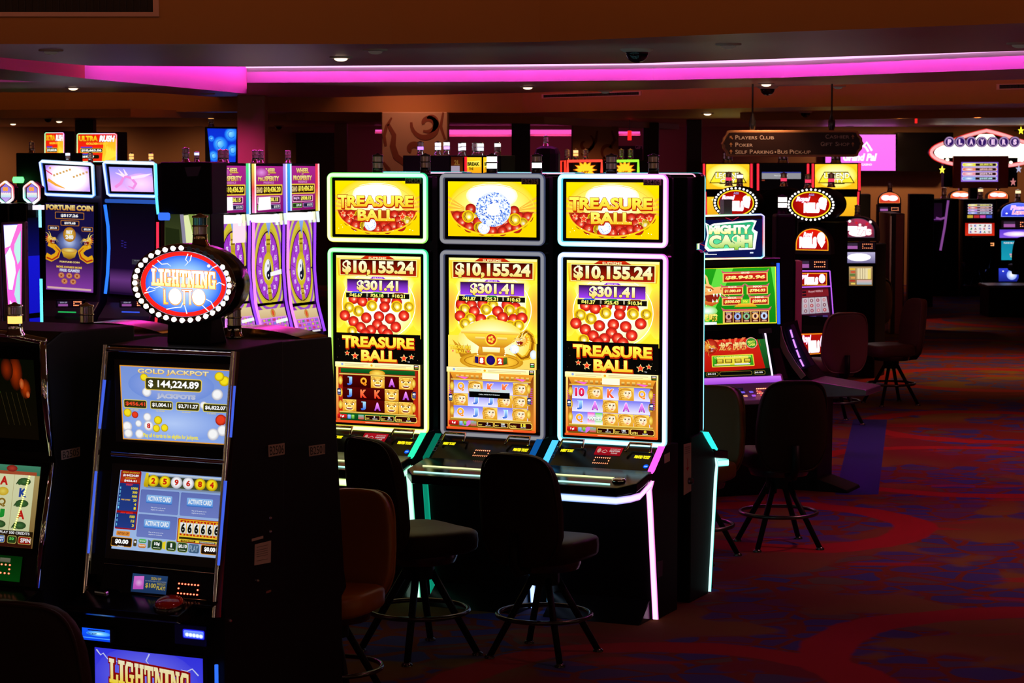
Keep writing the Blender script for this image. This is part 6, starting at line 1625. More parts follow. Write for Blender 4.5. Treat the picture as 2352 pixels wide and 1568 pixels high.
for i, (x0, y0, x1, y1, left, xe) in enumerate(WL):
    t = thing('slot_machine', WLAB[i], 'slot machine', FW.O, FW.rz, 'wheel slot machines')
    a = FW.hit(x0, y0, 0); c = FW.hit(x1, y0, 0); zt = a.z
    b = MB(); b.prism([(.0, 0), (.5, 0), (.5, zt), (.08, zt), (.06, .9), (-.10, .75), (-.12, .66), (0, .60)], a.x, c.x); b.build('cabinet', 'matte', t, bevel=.01); SPAN[t.name] = (a.x, c.x)
    s_ = screen(t, FW, ((x0 + 4, y0), (x1 - 3, y0 + 1), (x1 - 3, y1 - 3), (x0 + 5, y1)), wheel_top(i + 1), 'topper_screen', 0, 1, th=.08)
    for xx, st in ((x0 + 1, SIDEC[i][0]), (x1 - 1, SIDEC[i][1])):
        p0, p1 = FW.hit(xx, y0, -.01), FW.hit(xx + 1, y1 + 1, -.01); neon(s_, 'neon_edge', [(p0.x, p0.z), ((p0.x + p1.x) / 2, (p0.z + p1.z) / 2), (p1.x, p1.z)], .035, st, False, .02, -.012, 1.6)
    xl = a.x + .045; xr2 = c.x - .045
    s2_, f = curved(t, FW, left, None, xl, xr2, wheel_main(i + 1), grow=.05)
    for sx in (-.075, 1.075): glow_tube(s2_, 'neon_edge', [f(sx, k / 14, .008) for k in range(15)], .012, 'f080ff' if sx < 0 else '9040f0', 1.5)
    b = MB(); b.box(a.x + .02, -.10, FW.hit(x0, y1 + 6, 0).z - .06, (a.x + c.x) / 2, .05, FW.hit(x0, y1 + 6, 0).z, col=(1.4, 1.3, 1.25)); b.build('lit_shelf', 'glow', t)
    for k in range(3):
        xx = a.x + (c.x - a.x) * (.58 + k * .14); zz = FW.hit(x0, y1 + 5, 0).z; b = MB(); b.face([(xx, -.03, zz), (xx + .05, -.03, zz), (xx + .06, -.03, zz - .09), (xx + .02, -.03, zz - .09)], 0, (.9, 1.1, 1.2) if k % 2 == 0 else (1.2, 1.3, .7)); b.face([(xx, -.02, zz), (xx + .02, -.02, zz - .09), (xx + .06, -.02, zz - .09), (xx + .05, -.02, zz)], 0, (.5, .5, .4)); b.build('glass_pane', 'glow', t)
for t_, px in (((602, 603), None),): pass
for px, lab in ((507, None), (519, None), (586, None), (599, None), (662, None)):
    o = [o for o in COL.objects if o.get('label') == WLAB[0 if px < 540 else 1 if px < 640 else 2]][0]; beacon(o, FW, px, 374, .1, .9)
# --- dark end of that row, seen from behind, with lit glass below
FD = FrPx(420, 600, 17.0, 12)
dk_ = machine('slot_machine', 'black boxy machine back with faceted green glass under it, left of the wheel row', FD, 368, 486, 372, .35, None, 'matte', zb=FD.hit(400, 492, 0).z)
b = MB(); a = FD.hit(392, 560, 0); c = FD.hit(480, 560, 0); b.box(a.x - .1, .05, 0, c.x, .35, FD.hit(400, 488, 0).z); b.build('lower_cabinet', 'matte', dk_, bevel=.01)
A = Art(100, 90, .95); A.rect(0, 0, 100, 90, '283018', '485028', sub=2, big=True)
for pts, c in (([(40, 4), (62, 2), (76, 60), (58, 84), (48, 84)], 'e8f0b0'), ([(66, 2), (92, 4), (84, 50), (74, 40)], 'd8e890'), ([(52, 0), (64, 0), (82, 70), (74, 84)], '88a048'), ([(2, 26), (32, 30), (38, 90), (2, 90)], '202810'), ([(34, 2), (42, 2), (52, 90), (44, 90)], '9088a0')): A.poly(pts, c)
screen(dk_, FD, (378, 490, 482, 600), A, 'faceted_glass', .05, 1)
tubepx(dk_, FD, [(366, 497), (388, 497)], .03, '3870ff', 1.2, -.02); tubepx(dk_, FD, [(362, 510), (362, 575)], .011, 'ff3050', 1.2, .02); tubepx(dk_, FD, [(361, 700), (357, 758)], .011, 'ff3040', 1.2, .02)
b = MB(); P = [FD.hit(*p, -.01) for p in ((424, 384), (462, 382), (454, 404), (430, 405))]; b.face(P); b.face([p + Vector((0, .008, 0)) for p in reversed(P)]); b.build('violet_wedge', mat('violet_panel', (.06, .012, .10), .4, var=.05, bscale=10), dk_)
beacon(dk_, FD, 427, 373, .1, .95); beacon(dk_, FD, 452, 373, .2, .7, (None, 'c8d0ff'))

# --- hexagon-topped pair and their lit glass fronts at the left edge
FH = FrPx(40, 640, 15.4, TH)
hexes = []
for i, (hx, lab, x0, x1, dp) in enumerate(((14, 'machine with lit hexagon topper cut by the left edge', -75, 20, .3), (74, 'machine with lit hexagon topper and glowing blue side, left of the coin machine', 28, 62, .13))):
    t = machine('slot_machine', lab, FH, x0, x1, 466, dp, 'hexagon-topped machines', 'black', y0=.0 if i == 0 else .02)
    c0 = FH.hit(hx, 443, .1); r = 26 * 15.4 / FP
    pts = [(c0.x + r * .92 * sin(pi / 3 * k), c0.z + r * 1.02 * cos(pi / 3 * k)) for k in range(6)]
    b = MB(); b.slab(pts, .1, .16); hx_ = b.build('hexagon_topper', 'black', t, bevel=.004)
    pp = []
    for k in range(6):
        a, c = Vector(pts[k]), Vector(pts[(k + 1) % 6])
        for f in (.08, .5, .92): pp.append(tuple(a.lerp(c, f)))
    neon(hx_, 'neon_rim', pp, .018, ((0, 'fff0f0'), (.15, 'ff5060'), (.4, 'ffffff'), (.7, '70f0e0'), (.9, 'ff4050'), (1, 'ffe040')), True, .01, .098, 1.6)
    A = Art(40, 46, 1.1); A.poly([(20 + 16 * sin(pi / 3 * k), 23 + 20 * cos(pi / 3 * k)) for k in range(6)], '8870d8', 'c0a0e8'); A.text('88', 12, 10, 26, 19, 'ffa030', bold=.06); A.text('88888', 6, 22, 34, 33, 'fff0e0', 'a0e0f0', bold=.06, ol='c060c0', ow=.03)
    A.build('lit_face', rect_map(c0.x - r * .8, c0.z + r * .95, c0.x + r * .8, c0.z - r * .95, .097), hx_)
    b = MB(); b.box(c0.x - .062, .08, c0.z - r * 1.02 - .035, c0.x + .062, .15, c0.z - r * 1.02 - .005, col=(1.1, .95, 1.2)); b.build('lit_plinth', 'glow', t)
    hexes.append(t)
t = hexes[1]; XS = SPAN[t.name][1] + .001; zt_ = FH.hit(62, 500, .02).z
A = Art(30, 300, .85); A.rect(0, 0, 30, 300, '080818', '1818d8', sub=2, big=True) ; A.rect(0, 60, 30, 230, '1818e0', '1010c0', big=True); A.rect(0, 150, 30, 158, '040408', big=False); A.rect(0, 230, 30, 300, '1414c8', '1818e0', big=True)
A.build('lit_side_panel', quad_map((XS, .022, zt_), (XS, .148, zt_), (XS, .148, .55), (XS, .022, .55)), t)
z_ = lambda py: FH.hit(84, py, .15).z
glow_tube(t, 'neon_tube', [(XS + .008, .15, z_(470)), (XS + .008, .15, z_(522))], .010, '90e8ff', 1.6); glow_tube(t, 'neon_tube', [(XS + .008, .15, z_(640)), (XS + .008, .15, z_(752))], .010, '60f0f8', 1.6)
FG = FrPx(34, 640, 14.9, TH)
for k, (q, lab) in enumerate((((( 8, 516), (51, 514), (49, 716), (20, 718)), 'tall tapering light box of pink and white glass facets before the blue-sided machine'), (((-70, 540), (-12, 540), (0, 722), (-60, 722)), 'pink faceted light box cut by the left edge'))):
    t = thing('light_box', lab, 'light box', FG.O, FG.rz, 'faceted light boxes')
    P = [FG.hit(*p, 0) for p in q]; cx_ = sum(p.x for p in P) / 4
    out = [Vector((p.x + (.022 if p.x > cx_ else -.022), 0, p.z + (.015 if i < 2 else -.02))) for i, p in enumerate(P)]
    Pb = [out[0], out[1], Vector((out[2].x, 0, 0)), Vector((out[3].x, 0, 0))]
    plate_quad(t, 'casing', Pb, .035, 'grey', .006)
    A = Art(44, 200, 1.15); A.rect(0, 0, 44, 200, 'ff70d0', 'ff60e0', big=True, sub=2)
    if k == 0:
        for pts, c in (([(0, 0), (34, 0), (14, 48), (0, 52)], 'ffffff'), ([(42, 14), (42, 80), (34, 92), (24, 60), (26, 44)], 'b8e8e0'), ([(0, 68), (14, 50), (26, 84), (28, 110), (16, 150), (4, 148)], 'fff4ff'), ([(40, 100), (42, 196), (38, 196), (22, 160), (32, 116)], 'b0e0e0'), ([(6, 172), (20, 186), (30, 200), (4, 200)], 'fff0ff')): A.poly(pts, '5050c0'); A.poly([((p[0] - 21) * .96 + 21, (p[1] - 100) * .985 + 100) for p in pts], c)
    else:
        for pts, c in (([(0, 0), (44, 10), (30, 90), (0, 80)], 'ff3060'), ([(44, 20), (44, 130), (34, 150), (26, 100)], 'ff50a0'), ([(0, 90), (24, 110), (40, 196), (0, 200)], 'd01838')): A.poly(pts, c)
    A.build('lit_glass', quad_map(*[Vector((p.x, -.002, p.z)) for p in P]), t)

# --- things behind the coin machines
FB1 = FrPx(85, 400, 23, TH)
t = machine('slot_machine', 'black machine back rising behind the hexagon toppers, green beacon beside it', FB1, 36, 137, 351, .4); beacon(t, FB1, 73, 351, .15, 1.0)
A = Art(10, 6, 2.2); A.disc(5, 3, 5, 3, 'ffffff', '20ff50', n=12); b = MB(); p = FB1.hit(42, 413, -.3); b.lathe([(.05, -.03), (.06, 0), (.05, .03)], n=12, col=(.3, 2.5, .5)); b.build('beacon_lamp', 'glow', t, FB1.hit(42, 413, -.07))
FU = FrPx(220, 340, 26, 10)
def ultra():
    A = Art(90, 66, 1.1); A.rect(0, 0, 90, 66, 'e81808', 'f03010', sub=2, big=True); A.poly([(60, 20), (90, 10), (90, 66), (56, 66)], 'ffb020', 'f8d030')
    for i in range(7): A.line([(62 + i * 4, 66 - i * 2), (68 + i * 3, 44), (64 + i * 4, 26 + i * 2)], [5, 4, .5], 'ffe040')
    A.text('ULTRA', 3, 5, 47, 18, 'ffd820', 'f09010', bold=.07, ol='801000', ow=.03); A.text('RUSH', 50, 4, 86, 19, 'ffffff', bold=.07, shear=.2, ol='801000', ow=.03); A.text('GOLDEN STEED', 20, 21, 70, 26, 'ffd030', bold=.05)
    A.rect(8, 31, 34, 34, '4030c0', big=False); A.rbox(6, 34, 58, 45, 3, 'f0c030'); A.rbox(7, 35, 57, 44, 3, '181808'); A.text('$10,663.06', 9, 36.5, 55, 43, 'f8f8e8', bold=.05); A.rect(8, 47, 34, 50, '3050c0', big=False); A.rbox(6, 50, 50, 59, 3, '181808'); A.text('$697.29', 9, 51.5, 38, 57.5, 'f8f8e8', bold=.05)
    return A
for px, lab in (((178, 307, 268, 371), 'big red and gold jackpot display over the first coin machine'), ((104, 305, 147, 371), 'narrower red jackpot display seen at the left of the big one')):
    t = machine('slot_machine', lab, FU, px[0] - 4, px[2] + 4, px[1] - 4, .3, 'red jackpot display machines', y0=0 if px[0] > 150 else .25)
    s_ = screen(t, FU, px, ultra(), 'topper_screen', 0 if px[0] > 150 else .25, 1)
    rim(s_, FU, ((px[0], px[1]), (px[2], px[1]), (px[2], px[3]), (px[0], px[3])), ((0, '30d040'), (.2, 'd040d0'), (.35, 'ff4040'), (.5, '3060ff'), (.7, '40e060'), (.85, 'f0e040'), (1, '30d040')), 2.2, -.011 if px[0] > 150 else .239)
FV = FrPx(505, 330, 24.5, 8)
t = machine('slot_machine', 'machine with bright blue slanted top screen left of the plain pillar', FV, 470, 548, 291, .3, None, 'black')
A = Art(70, 80, 1.25); A.rect(0, 0, 70, 80, '0828c0', '1038d0', big=True)
for x, y, r in ((30, 38, 20), (58, 14, 18), (62, 52, 16), (10, 66, 14), (40, 76, 12), (8, 24, 8)): A.disc(x, y, r, r, '80d0ff', '0838c8', n=18, mid=(.6, '2888f8'), hx=-r * .2, hy=-r * .2); A.ring(x, y, r * .5, r * .5, 1.5, '0848c0', n=16, a0=.5, a1=5)
screen(t, FV, ((476, 295), (543, 296), (541, 372), (484, 372)), A, 'topper_screen', 0, 2)
beacon(t, FV, 485, 291, .1, 1.1, (None, 'ffb060'))

# --- low bank behind the middle machine
FX = FrPx(1035, 390, 19.5, TH)
def break_art(k=0):
    A = Art(40, 30, 1.15); A.rect(0, 0, 40, 30, 'ffd020', 'f8a010', big=True, sub=2); A.poly([(4, 8), (36, 6), (38, 18), (2, 20)], 'fff060', 'f8d020'); A.text('BREAK', 5, 9, 35, 16, '303008', bold=.06); A.text('THE', 8, 19, 20, 24, '303008', bold=.04); return A
mid = []
for i, (x0, x1, lab) in enumerate(((925, 978, 'black box end of the low bank behind the dim framed machine'), (978, 1034, 'second black box of that low bank, two white beacons above'), (1036, 1059, 'dim brown screen machine in the low bank behind the dim framed machine'), (1068, 1107, 'yellow screen machine in the low bank, red neon at its left'), (1109, 1150, 'partly hidden yellow screen machine at the right end of that low bank'))):
    t = machine('slot_machine', lab, FX, x0, x1, 357, .3, 'low bank behind the tall machines', bevel=.006)
    if i == 2:
        A = Art(30, 40, .6); A.rect(0, 0, 30, 40, '501808', '803818', big=True); A.text('2L', 8, 8, 22, 20, 'a07030', bold=.03); A.rect(0, 22, 22, 40, 'd0c0d8', big=False); screen(t, FX, (1036, 360, 1063, 398), A, y=0, rim=0)
    elif i > 2: screen(t, FX, (x0 + 1, 361, x1 - (1 if i == 3 else 18), 398), break_art(), y=0, rim=0)
    if i == 3: tubepx(t, FX, [(1070, 360), (1070, 398)], .012, 'ff2030', 1.3)
    mid.append(t)
for px, top, i, lt in ((966, 356, 0, ('c080ff', None)), (1006, 356, 1, ('f0e8ff', 'ffffff')), (1026, 355, 1, ('d0a0ff', 'ffffff')), (1051, 358, 2, ('f0e8ff', 'ffffff')), (1064, 357, 2, ('f0e8ff', 'ffffff')), (1088, 358, 3, (None, None)), (1104, 358, 3, ('f0e8ff', 'ffffff')), (1143, 358, 4, (None, 'ffffff'))):
    beacon(mid[i], FX, px, top, .12, 1.0, lt)
t = machine('slot_machine', 'black rounded machine back standing taller between the dark pillar and red-lit pillar', FrPx(1252, 390, 17.5, 6), 1225, 1281, 335, .3, None, 'matte', bevel=.06); beacon(t, FrPx(1252, 390, 17.5, 6), 1254, 335, .12, .7)
FK = FrPx(1335, 390, 21.5, TH)
def quick():
    A = Art(60, 40, 1.1); A.rect(0, 0, 60, 40, '180804', big=True); A.star(30, 24, 30, 'f87818', .62, n=12); A.star(30, 24, 25, 'ffd828', .66, n=12); A.text('QUICK', 12, 13, 48, 24, 'c06008', bold=.05, shear=.25, ol='fff0a0', ow=.02); A.text('HIT', 20, 27, 40, 37, 'c06008', bold=.05, shear=.25); return A
for x0, x1, c, lab, q in ((1286, 1300, 'ff3020', 'narrow red neon edged machine end left of the burst-topped machine', None), (1302, 1384, 'ff4030', 'machine with yellow burst top screen in red-orange neon', (1316, 372, 1372, 402)), (1400, 1468, '90ff30', 'machine with yellow burst top screen in green neon, between the right beacons', (1410, 372, 1460, 402))):
    t = machine('slot_machine', lab, FK, x0, x1, 368, .3, 'burst-topped machines', bevel=.006)
    if q: screen(t, FK, q, quick(), 'topper_screen', 0, 2)
    tubepx(t, FK, [(x0 + 2, 402), (x0 + 2, 370), (x1 - 2, 369), (x1 - 2, 402)], .013, c, 1.7)
    for bx, lt in ((1291, (None, None)), (1309, ('ffb060', 'ffc080')), (1345, (None, None)), (1427, (None, None)), (1448, (None, None))):
        if x0 <= bx <= x1: beacon(t, FK, bx, 368, .12, .9, lt)
# ------------------------------------------------------------------ right side: green-and-red twin screen machine
FM = FrPx(1700, 840, 15.0, -19.7)
cash = machine('slot_machine', 'twin-screen machine with green cash topper and red dragon screens, violet lit deck', FM, 1600, 1800, 596, .5, None, 'black', prof=[(0.06, 0), (.5, 0), (.5, 1), (.03, 1), (.03, .62), (-.10, .50), (-.12, .44), (.0, .40)])
A = Art(144, 92, 1.2); A.rect(0, 0, 144, 92, '080c38', '0c1450', sub=2, big=True); A.rect(0, 0, 144, 8, '180408', big=False)
for pts in ([(2, 6), (18, 20), (10, 30)], [(4, 84), (20, 70)], [(60, 4), (76, 10), (90, 3)], [(0, 60), (14, 66)]): A.line(pts, 1.5, 'a01830')
A.poly([(14, 14), (24, 20), (34, 16), (122, 10), (132, 12), (124, 30), (134, 36), (128, 74), (20, 78), (12, 70), (18, 40)], 'ffffff'); A.poly([(18, 18), (26, 24), (36, 20), (120, 14), (126, 16), (120, 32), (126, 40), (122, 70), (24, 73), (17, 66), (22, 40)], '18a068', '60e0a0')
A.text('MIGHTY', 22, 20, 118, 40, 'ffffff', 'f8f080', bold=.07, ol='206020', ow=.03); A.text('CA$H', 22, 42, 122, 74, 'fffbd0', '88c018', bold=.07, ol='105030', ow=.03)
A.rect(4, 84, 40, 85.2, 'f0f0f8', big=False); A.text('aristo', 6, 80, 20, 83.4, 'e0e0f0', bold=.01); A.rect(116, 80, 124, 83, 'd0d8f0', big=False)
s_ = screen(cash, FM, ((1606, 497), (1750, 494), (1750, 591), (1606, 592)), A, 'topper_screen', 0, 2, th=.08)
rim(s_, FM, ((1603, 496), (1753, 492), (1753, 592), (1603, 595)), ((0, 'f0fff0'), (.12, '80ff70'), (.26, '3060ff'), (.4, 'ff5060'), (.5, '40d0ff'), (.6, 'ffe060'), (.7, 'ff5040'), (.8, 'd0ff80'), (1, 'e0ffe0')), 4.5, -.012)
A = Art(180, 132, 1.1); A.rect(0, 0, 180, 132, '20a018', '108010', sub=2, big=True); A.poly([(40, 0), (80, 0), (20, 132), (0, 132)], '60d840'); A.poly([(168, 0), (180, 0), (180, 132), (176, 60)], '68e048'); A.frame(-1, -1, 180, 132, 2, 'f8f030')
dragon(A, 22, 54, .92, 1, 'ffc878', 'f08838', 'b84418', 'f0a848')
A.disc(18, 100, 24, 12, 'ffffff', '80d860', n=16); A.text('虎啸', 2, 106, 42, 124, 'fff080', 'e8d020', bold=.03, ol='806000', ow=.02); A.rect(2, 126, 40, 132, 'f0f0f0', big=False)
def roof(x0, x1, y): A.poly([(x0 - 4, y), (x0 + 4, y + 5), (x1 - 4, y + 5), (x1 + 4, y), (x1, y + 9), (x0, y + 9)], 'e07080', 'c04858')
for x0, x1, y, h, ti, t_ in ((54, 160, 14, 20, 'GRAND', '$8,943.96'), (52, 102, 47, 16, 'MAJOR', '$1,080.69'), (110, 160, 47, 16, 'MAXI', '$784.03'), (52, 100, 72, 16, 'MINOR', '$500.00'), (116, 162, 72, 16, 'MINI', '$200.00')):
    roof(x0, x1, y - 10); A.rect(x0, y - 2, x1, y + h, 'e8c060', big=False); A.rect(x0 + 3, y, x1 - 3, y + h - 2, 'd02018', 'a00c10', big=False)
    A.text(ti, (x0 + x1) / 2 - 10, y - 4, (x0 + x1) / 2 + 10, y + .5, 'fff0d0', bold=.03); A.text(t_, x0 + 6, y + h * .22, x1 - 6, y + h * .72, 'fff8b0', 'ffd020', bold=.05, shear=.12)
A.rect(96, 74, 116, 88, '70c830', big=False); A.text('50¢', 100, 76, 112, 83, 'f8f040', bold=.03); A.poly([(80, 92), (134, 92), (124, 84), (90, 84)], 'f8c030', 'd89818'); roof(54, 164, 92); A.rect(54, 101, 162, 130, 'e8c060', big=False)
for i, (c, t_) in enumerate((('d07848', 'BRONZE'), ('6898e0', 'SILVER'), ('20a030', 'JADE'), ('f0b028', 'GOLD'), ('a8d0f8', 'DIAMOND'))):
    x = 58 + i * 20.6; A.rect(x, 103, x + 19, 128, '480810', big=False); A.disc(x + 9.5, 114, 8, 8, 'f0e0f0', c, n=14); A.disc(x + 9.5, 114, 3.5, 4.5, '401818', n=8); A.text(t_, x + 3, 104, x + 16, 106.5, 'f0e0d0', bold=.02); A.rect(x + 4, 123, x + 15, 126, 'd0a080', big=False)
s_ = screen(cash, FM, ((1606, 617), (1782, 612), (1784, 742), (1606, 746)), A, 'main_screen', .0, 4)
tubepx(cash, FM, [(1787, 604), (1789, 744)], .010, '2858ff', 1.7, -.012)
A = Art(166, 100, 1.0); A.rect(0, 0, 166, 100, '0a1408', big=True); A.poly([(4, 4), (138, 0), (146, 12), (152, 84), (10, 90), (0, 60)], 'e02818', 'b81408', big=True); A.poly([(140, 2), (166, 20), (166, 84), (150, 84)], '207028', '104018')
for i in range(9):
    a = radians(200 + i * 17); A.poly([(76, 44), (76 + 70 * cos(a - .06), 44 + 44 * sin(a - .06)), (76 + 70 * cos(a + .06), 44 + 44 * sin(a + .06))], 'f08048', 'e84828')
A.frame(2, 2, 150, 6, 2, 'f0a030'); A.disc(26, 28, 18, 18, 'e85030', 'a01008', n=20); dragon(A, 24, 30, .36, 1, 'f8c048', 'e06820', '801808', 'f09030')
A.text('龙腾虎啸', 46, 20, 112, 40, 'fff0a0', 'f0a030', bold=.03, ol='a01010', ow=.03); A.disc(126, 24, 14, 13, 'e83020', 'f8b0a0', n=20); A.disc(126, 24, 12.5, 11.5, '309028', n=20); A.text('MIGHTY', 117, 19, 135, 24, 'f8f860', bold=.04); A.text('CASH', 118, 25, 134, 31, 'f8f860', bold=.04)
A.rbox(28, 50, 126, 78, 2, 'f0e040'); A.rect(30, 52, 124, 76, '48b820', '309018', big=False); A.text('CHOOSE YOUR DENOMINATION', 34, 53, 120, 57, 'f0f890', bold=.02)
for x in (40, 60, 82, 104): A.rect(x - 1, 60, x + 15, 69, '402008', big=False); A.rect(x + 1, 61, x + 13, 68, 'f0e050', 'c09818', big=False)
A.rect(34, 71, 70, 74, 'f0e8b0', big=False); A.rect(80, 71, 116, 74, 'e8e8f8', big=False); A.rect(4, 88, 160, 100, '081408', big=False)
for x0, x1 in ((14, 42), (44, 118), (122, 148)): A.rbox(x0, 89, x1, 99, 4, '807028'); A.rbox(x0 + 1, 90, x1 - 1, 98, 4, '080808')
A.text('$0.54', 18, 92, 36, 96, 'f0f0f0', bold=.02); A.text('$0.00', 124, 92, 142, 96, 'f0f0f0', bold=.02)
dl = [FM.hit(*p, y_, 0, 0) for p, y_ in (((1606, 770), -.0), ((1758, 762), -.0), ((1776, 860), -.09), ((1606, 866), -.09))]
ld = plate_quad(cash, 'lower_screen', [dl[0] + Vector((-.02, 0, .02)), dl[1] + Vector((.02, 0, .02)), dl[2] + Vector((.03, 0, -.01)), dl[3] + Vector((-.02, 0, -.01))], .04, 'black'); A.build('display', quad_map(*[d + Vector((0, -.004, 0)) for d in dl]), ld)
glow_tube(cash, 'neon_tube', [FM.hit(1757, 762, -.02), FM.hit(1774, 862, -.10)], .006, 'f0d0ff', 1.6)
z0 = FM.hit(1700, 870, -.11).z; z1 = FM.hit(1700, 922, -.28).z; xa, xb = FM.hit(1598, 880, -.15).x, FM.hit(1806, 880, -.15).x
b = MB(); b.prism([(-.02, z0 + .03), (-.09, z0 + .02), (-.12, z0 - .02), (-.16, z0 - .10), (-.30, z1 + .01), (-.31, z1 - .02), (-.02, z1 - .03)], xa, xb); dk2 = b.build('button_deck', mat('lilac_lacquer', (.30, .20, .38), .32, metal=.2, var=.05, bscale=20), cash, bevel=.008)
A = Art(10, 2, .95); A.rect(0, 0, 10, 2, 'd878ff', 'a848e0', big=True); A.build('lit_strip', quad_map((xa + .02, -.105, z0 + .012), (xb - .02, -.105, z0 + .012), (xb - .02, -.127, z0 - .028), (xa + .02, -.127, z0 - .028)), dk2)
A = Art(110, 30, .5); A.rect(0, 0, 54, 24, '201838', big=True); A.disc(9, 12, 5, 7, 'b05090', n=10); A.text('100', 22, 13, 38, 20, 'a08840', bold=.03); A.rect(18, 5, 48, 9, '504870', big=False); A.leds(80, 5, 106, 19, 9, 3, 1.4, 'ff5828', 3.2)
A.build('reader_display', quad_map((xa + .14, -.142, z0 - .055), (xb - .10, -.142, z0 - .055), (xb - .10, -.17, z0 - .115), (xa + .14, -.17, z0 - .115)), dk2)
rnd = random.Random(4)
for i in range(14):
    b = MB(); b.box(-.012, -.008, 0, .012, .008, .006, col=tuple(v * .8 for v in lin(rnd.choice(['c060ff', 'ff6060', 'ffb080', '8060ff'])))); b.build('deck_button', 'glow', dk2, (xa + .12 + (i % 7) * .06, -.23 - .04 * (i // 7), z1 + .052 - .02 * (i // 7)), rot=(.35, 0, 0))
b = MB(); b.box(-.03, 0, 0, .03, .06, .10); b.build('topper_bracket', 'grey', cash, FM.hit(1672, 493, .02))
plate_quad(cash, 'number_plate', [FM.hit(*p, -.03) for p in ((1742, 755), (1772, 753), (1773, 764), (1743, 766))], .002, 'purp')

# --- machine seen in profile beside it: curved side, deck pushed out to the right
FP_ = Fr(at_z(1876, 1128, 0)[:2], TH)
prof = thing('slot_machine', 'machine in side profile with curved beige edge and violet slots, grey deck jutting right', 'slot machine', FP_.O, FP_.rz)
def sp(px, py): q = FP_.hit(px, py, 0); return (q.x, q.z)
body = [sp(1796, 742), (sp(1796, 742)[0], 0), (sp(1876, 1128)[0], 0), sp(1880, 905), sp(1862, 872), sp(1834, 838), sp(1812, 800), sp(1800, 760)]
b = MB(); b.slab(body, 0, .35); b.build('cabinet', 'matte', prof, bevel=.004)
def strip(name, pts, w, m, y0, y1, col=None):
    b_ = MB(); P = [Vector(p) for p in pts]
    vs = []
    for i, p in enumerate(P):
        t_ = (P[min(i + 1, len(P) - 1)] - P[max(i - 1, 0)]).normalized(); n = Vector((-t_.y, t_.x)) * w / 2
        for yy in (y0, y1): vs += [(p.x + n.x, yy, p.y + n.y), (p.x - n.x, yy, p.y - n.y)]
    fs = []
    for i in range(len(P) - 1):
        k = 4 * i; fs += [(k, k + 1, k + 5, k + 4), (k + 2, k + 6, k + 7, k + 3), (k, k + 4, k + 6, k + 2), (k + 1, k + 3, k + 7, k + 5)]
    fs += [(0, 2, 3, 1), (4 * len(P) - 4, 4 * len(P) - 3, 4 * len(P) - 1, 4 * len(P) - 2)]
    b_.raw(vs, fs, 0, False, [col] * len(vs) if col else None); return b_.build(name, m, prof)
strip('edge_trim', [sp(*p) for p in ((1788, 750), (1794, 778), (1806, 808), (1826, 840), (1846, 866))], .04, 'white', -.012, .05)
strip('wing_panel', [sp(*p) for p in ((1800, 752), (1812, 780), (1830, 812), (1848, 846))], .075, 'purp', .04, .12)
for a, c in (((1812, 758), (1817, 776)), ((1818, 780), (1825, 800)), ((1826, 804), (1833, 822)), ((1834, 826), (1842, 842))): strip('violet_slot', [sp(*a), sp(*c)], .009, 'glow', .03, .04, (.9, .35, 1.5))
c0, c1, c2, c3 = sp(1856, 872), sp(1928, 884), sp(1992, 908), sp(1880, 922)
b = MB(); zt = c0[1]; b.slab([(c0[0], zt), (c2[0], zt - .05), (c2[0], zt - .09), (c0[0] + .02, zt - .12)], -.02, .34); b.build('button_deck', 'grey', prof, bevel=.006)
b = MB()
for i in range(6): b.box(c0[0] + .08 + i * .03, .08, zt - .035 - i * .005, c0[0] + .10 + i * .03, .2, zt - .016 - i * .004)
b.build('deck_buttons', 'purp', prof)
b = MB(); e0, e1 = sp(1876, 1128), sp(1948, 1140); b.slab([(e0[0] - .05, 0), (e1[0], 0), (e1[0] - .01, .02), (e0[0] + .02, .08), (e0[0] - .05, .08)], .0, .3); b.build('foot_plate', 'matte', prof, bevel=.005)

# --- oval-topped reel machines
FR = FrPx(1868, 760, 20.6, TH)
def ovaltop(t, fr, cx, cy, rx, ry, y, lit=True, dep=.16):
    c0 = fr.hit(cx, cy, y); s = fr.O.y / FP; X, Z = rx * s / .9, ry * s; pts = ell(c0.x, c0.z, X, Z, 36)
    b = MB(); b.slab(pts, y, y + dep, 0, True); o = b.build('oval_topper', 'matte', t, bevel=.01)
    if not lit: return o, c0, Z
    A = Art(100, 80, 1.25); A.disc(50, 40, 50, 40, 'f8d020', n=40, big=True); A.disc(50, 40, 47, 36.5, 'c81808', '900404', n=40, big=True); A.text('AGS', 44, 7, 58, 13, '8898e0', bold=.02)
    A.text('Royal', 12, 16, 48, 34, 'fff0f8', bold=.06, shear=.3, ol='f080c0', ow=.04); A.text('REELS', 32, 34, 72, 64, 'ffffff', bold=.08, ol='ffd0d8', ow=.03, g=1.6); A.disc(80, 28, 11, 12, 'ffffff', 'ffe0f0', n=14, g=1.6); A.disc(84, 16, 5, 4, 'f0d030', n=8); A.poly([(70, 36), (90, 36), (86, 56), (74, 52)], 'ffffff', g=1.6)
    A.build('lit_face', rect_map(c0.x - X * .78, c0.z + Z * .78, c0.x + X * .78, c0.z - Z * .78, y - .004), o)
    for i in range(32):
        a = 2 * pi * i / 32
        b = MB(); b.lathe([(.010, .004), (.010, .01), (.004, .013)], n=8, col=(2.0, 1.9, 1.9)); b.build('bulb', 'glow', o, (c0.x + X * .89 * cos(a), y, c0.z + Z * .89 * sin(a)), rot=(pi / 2, 0, 0))
    return o, c0, Z
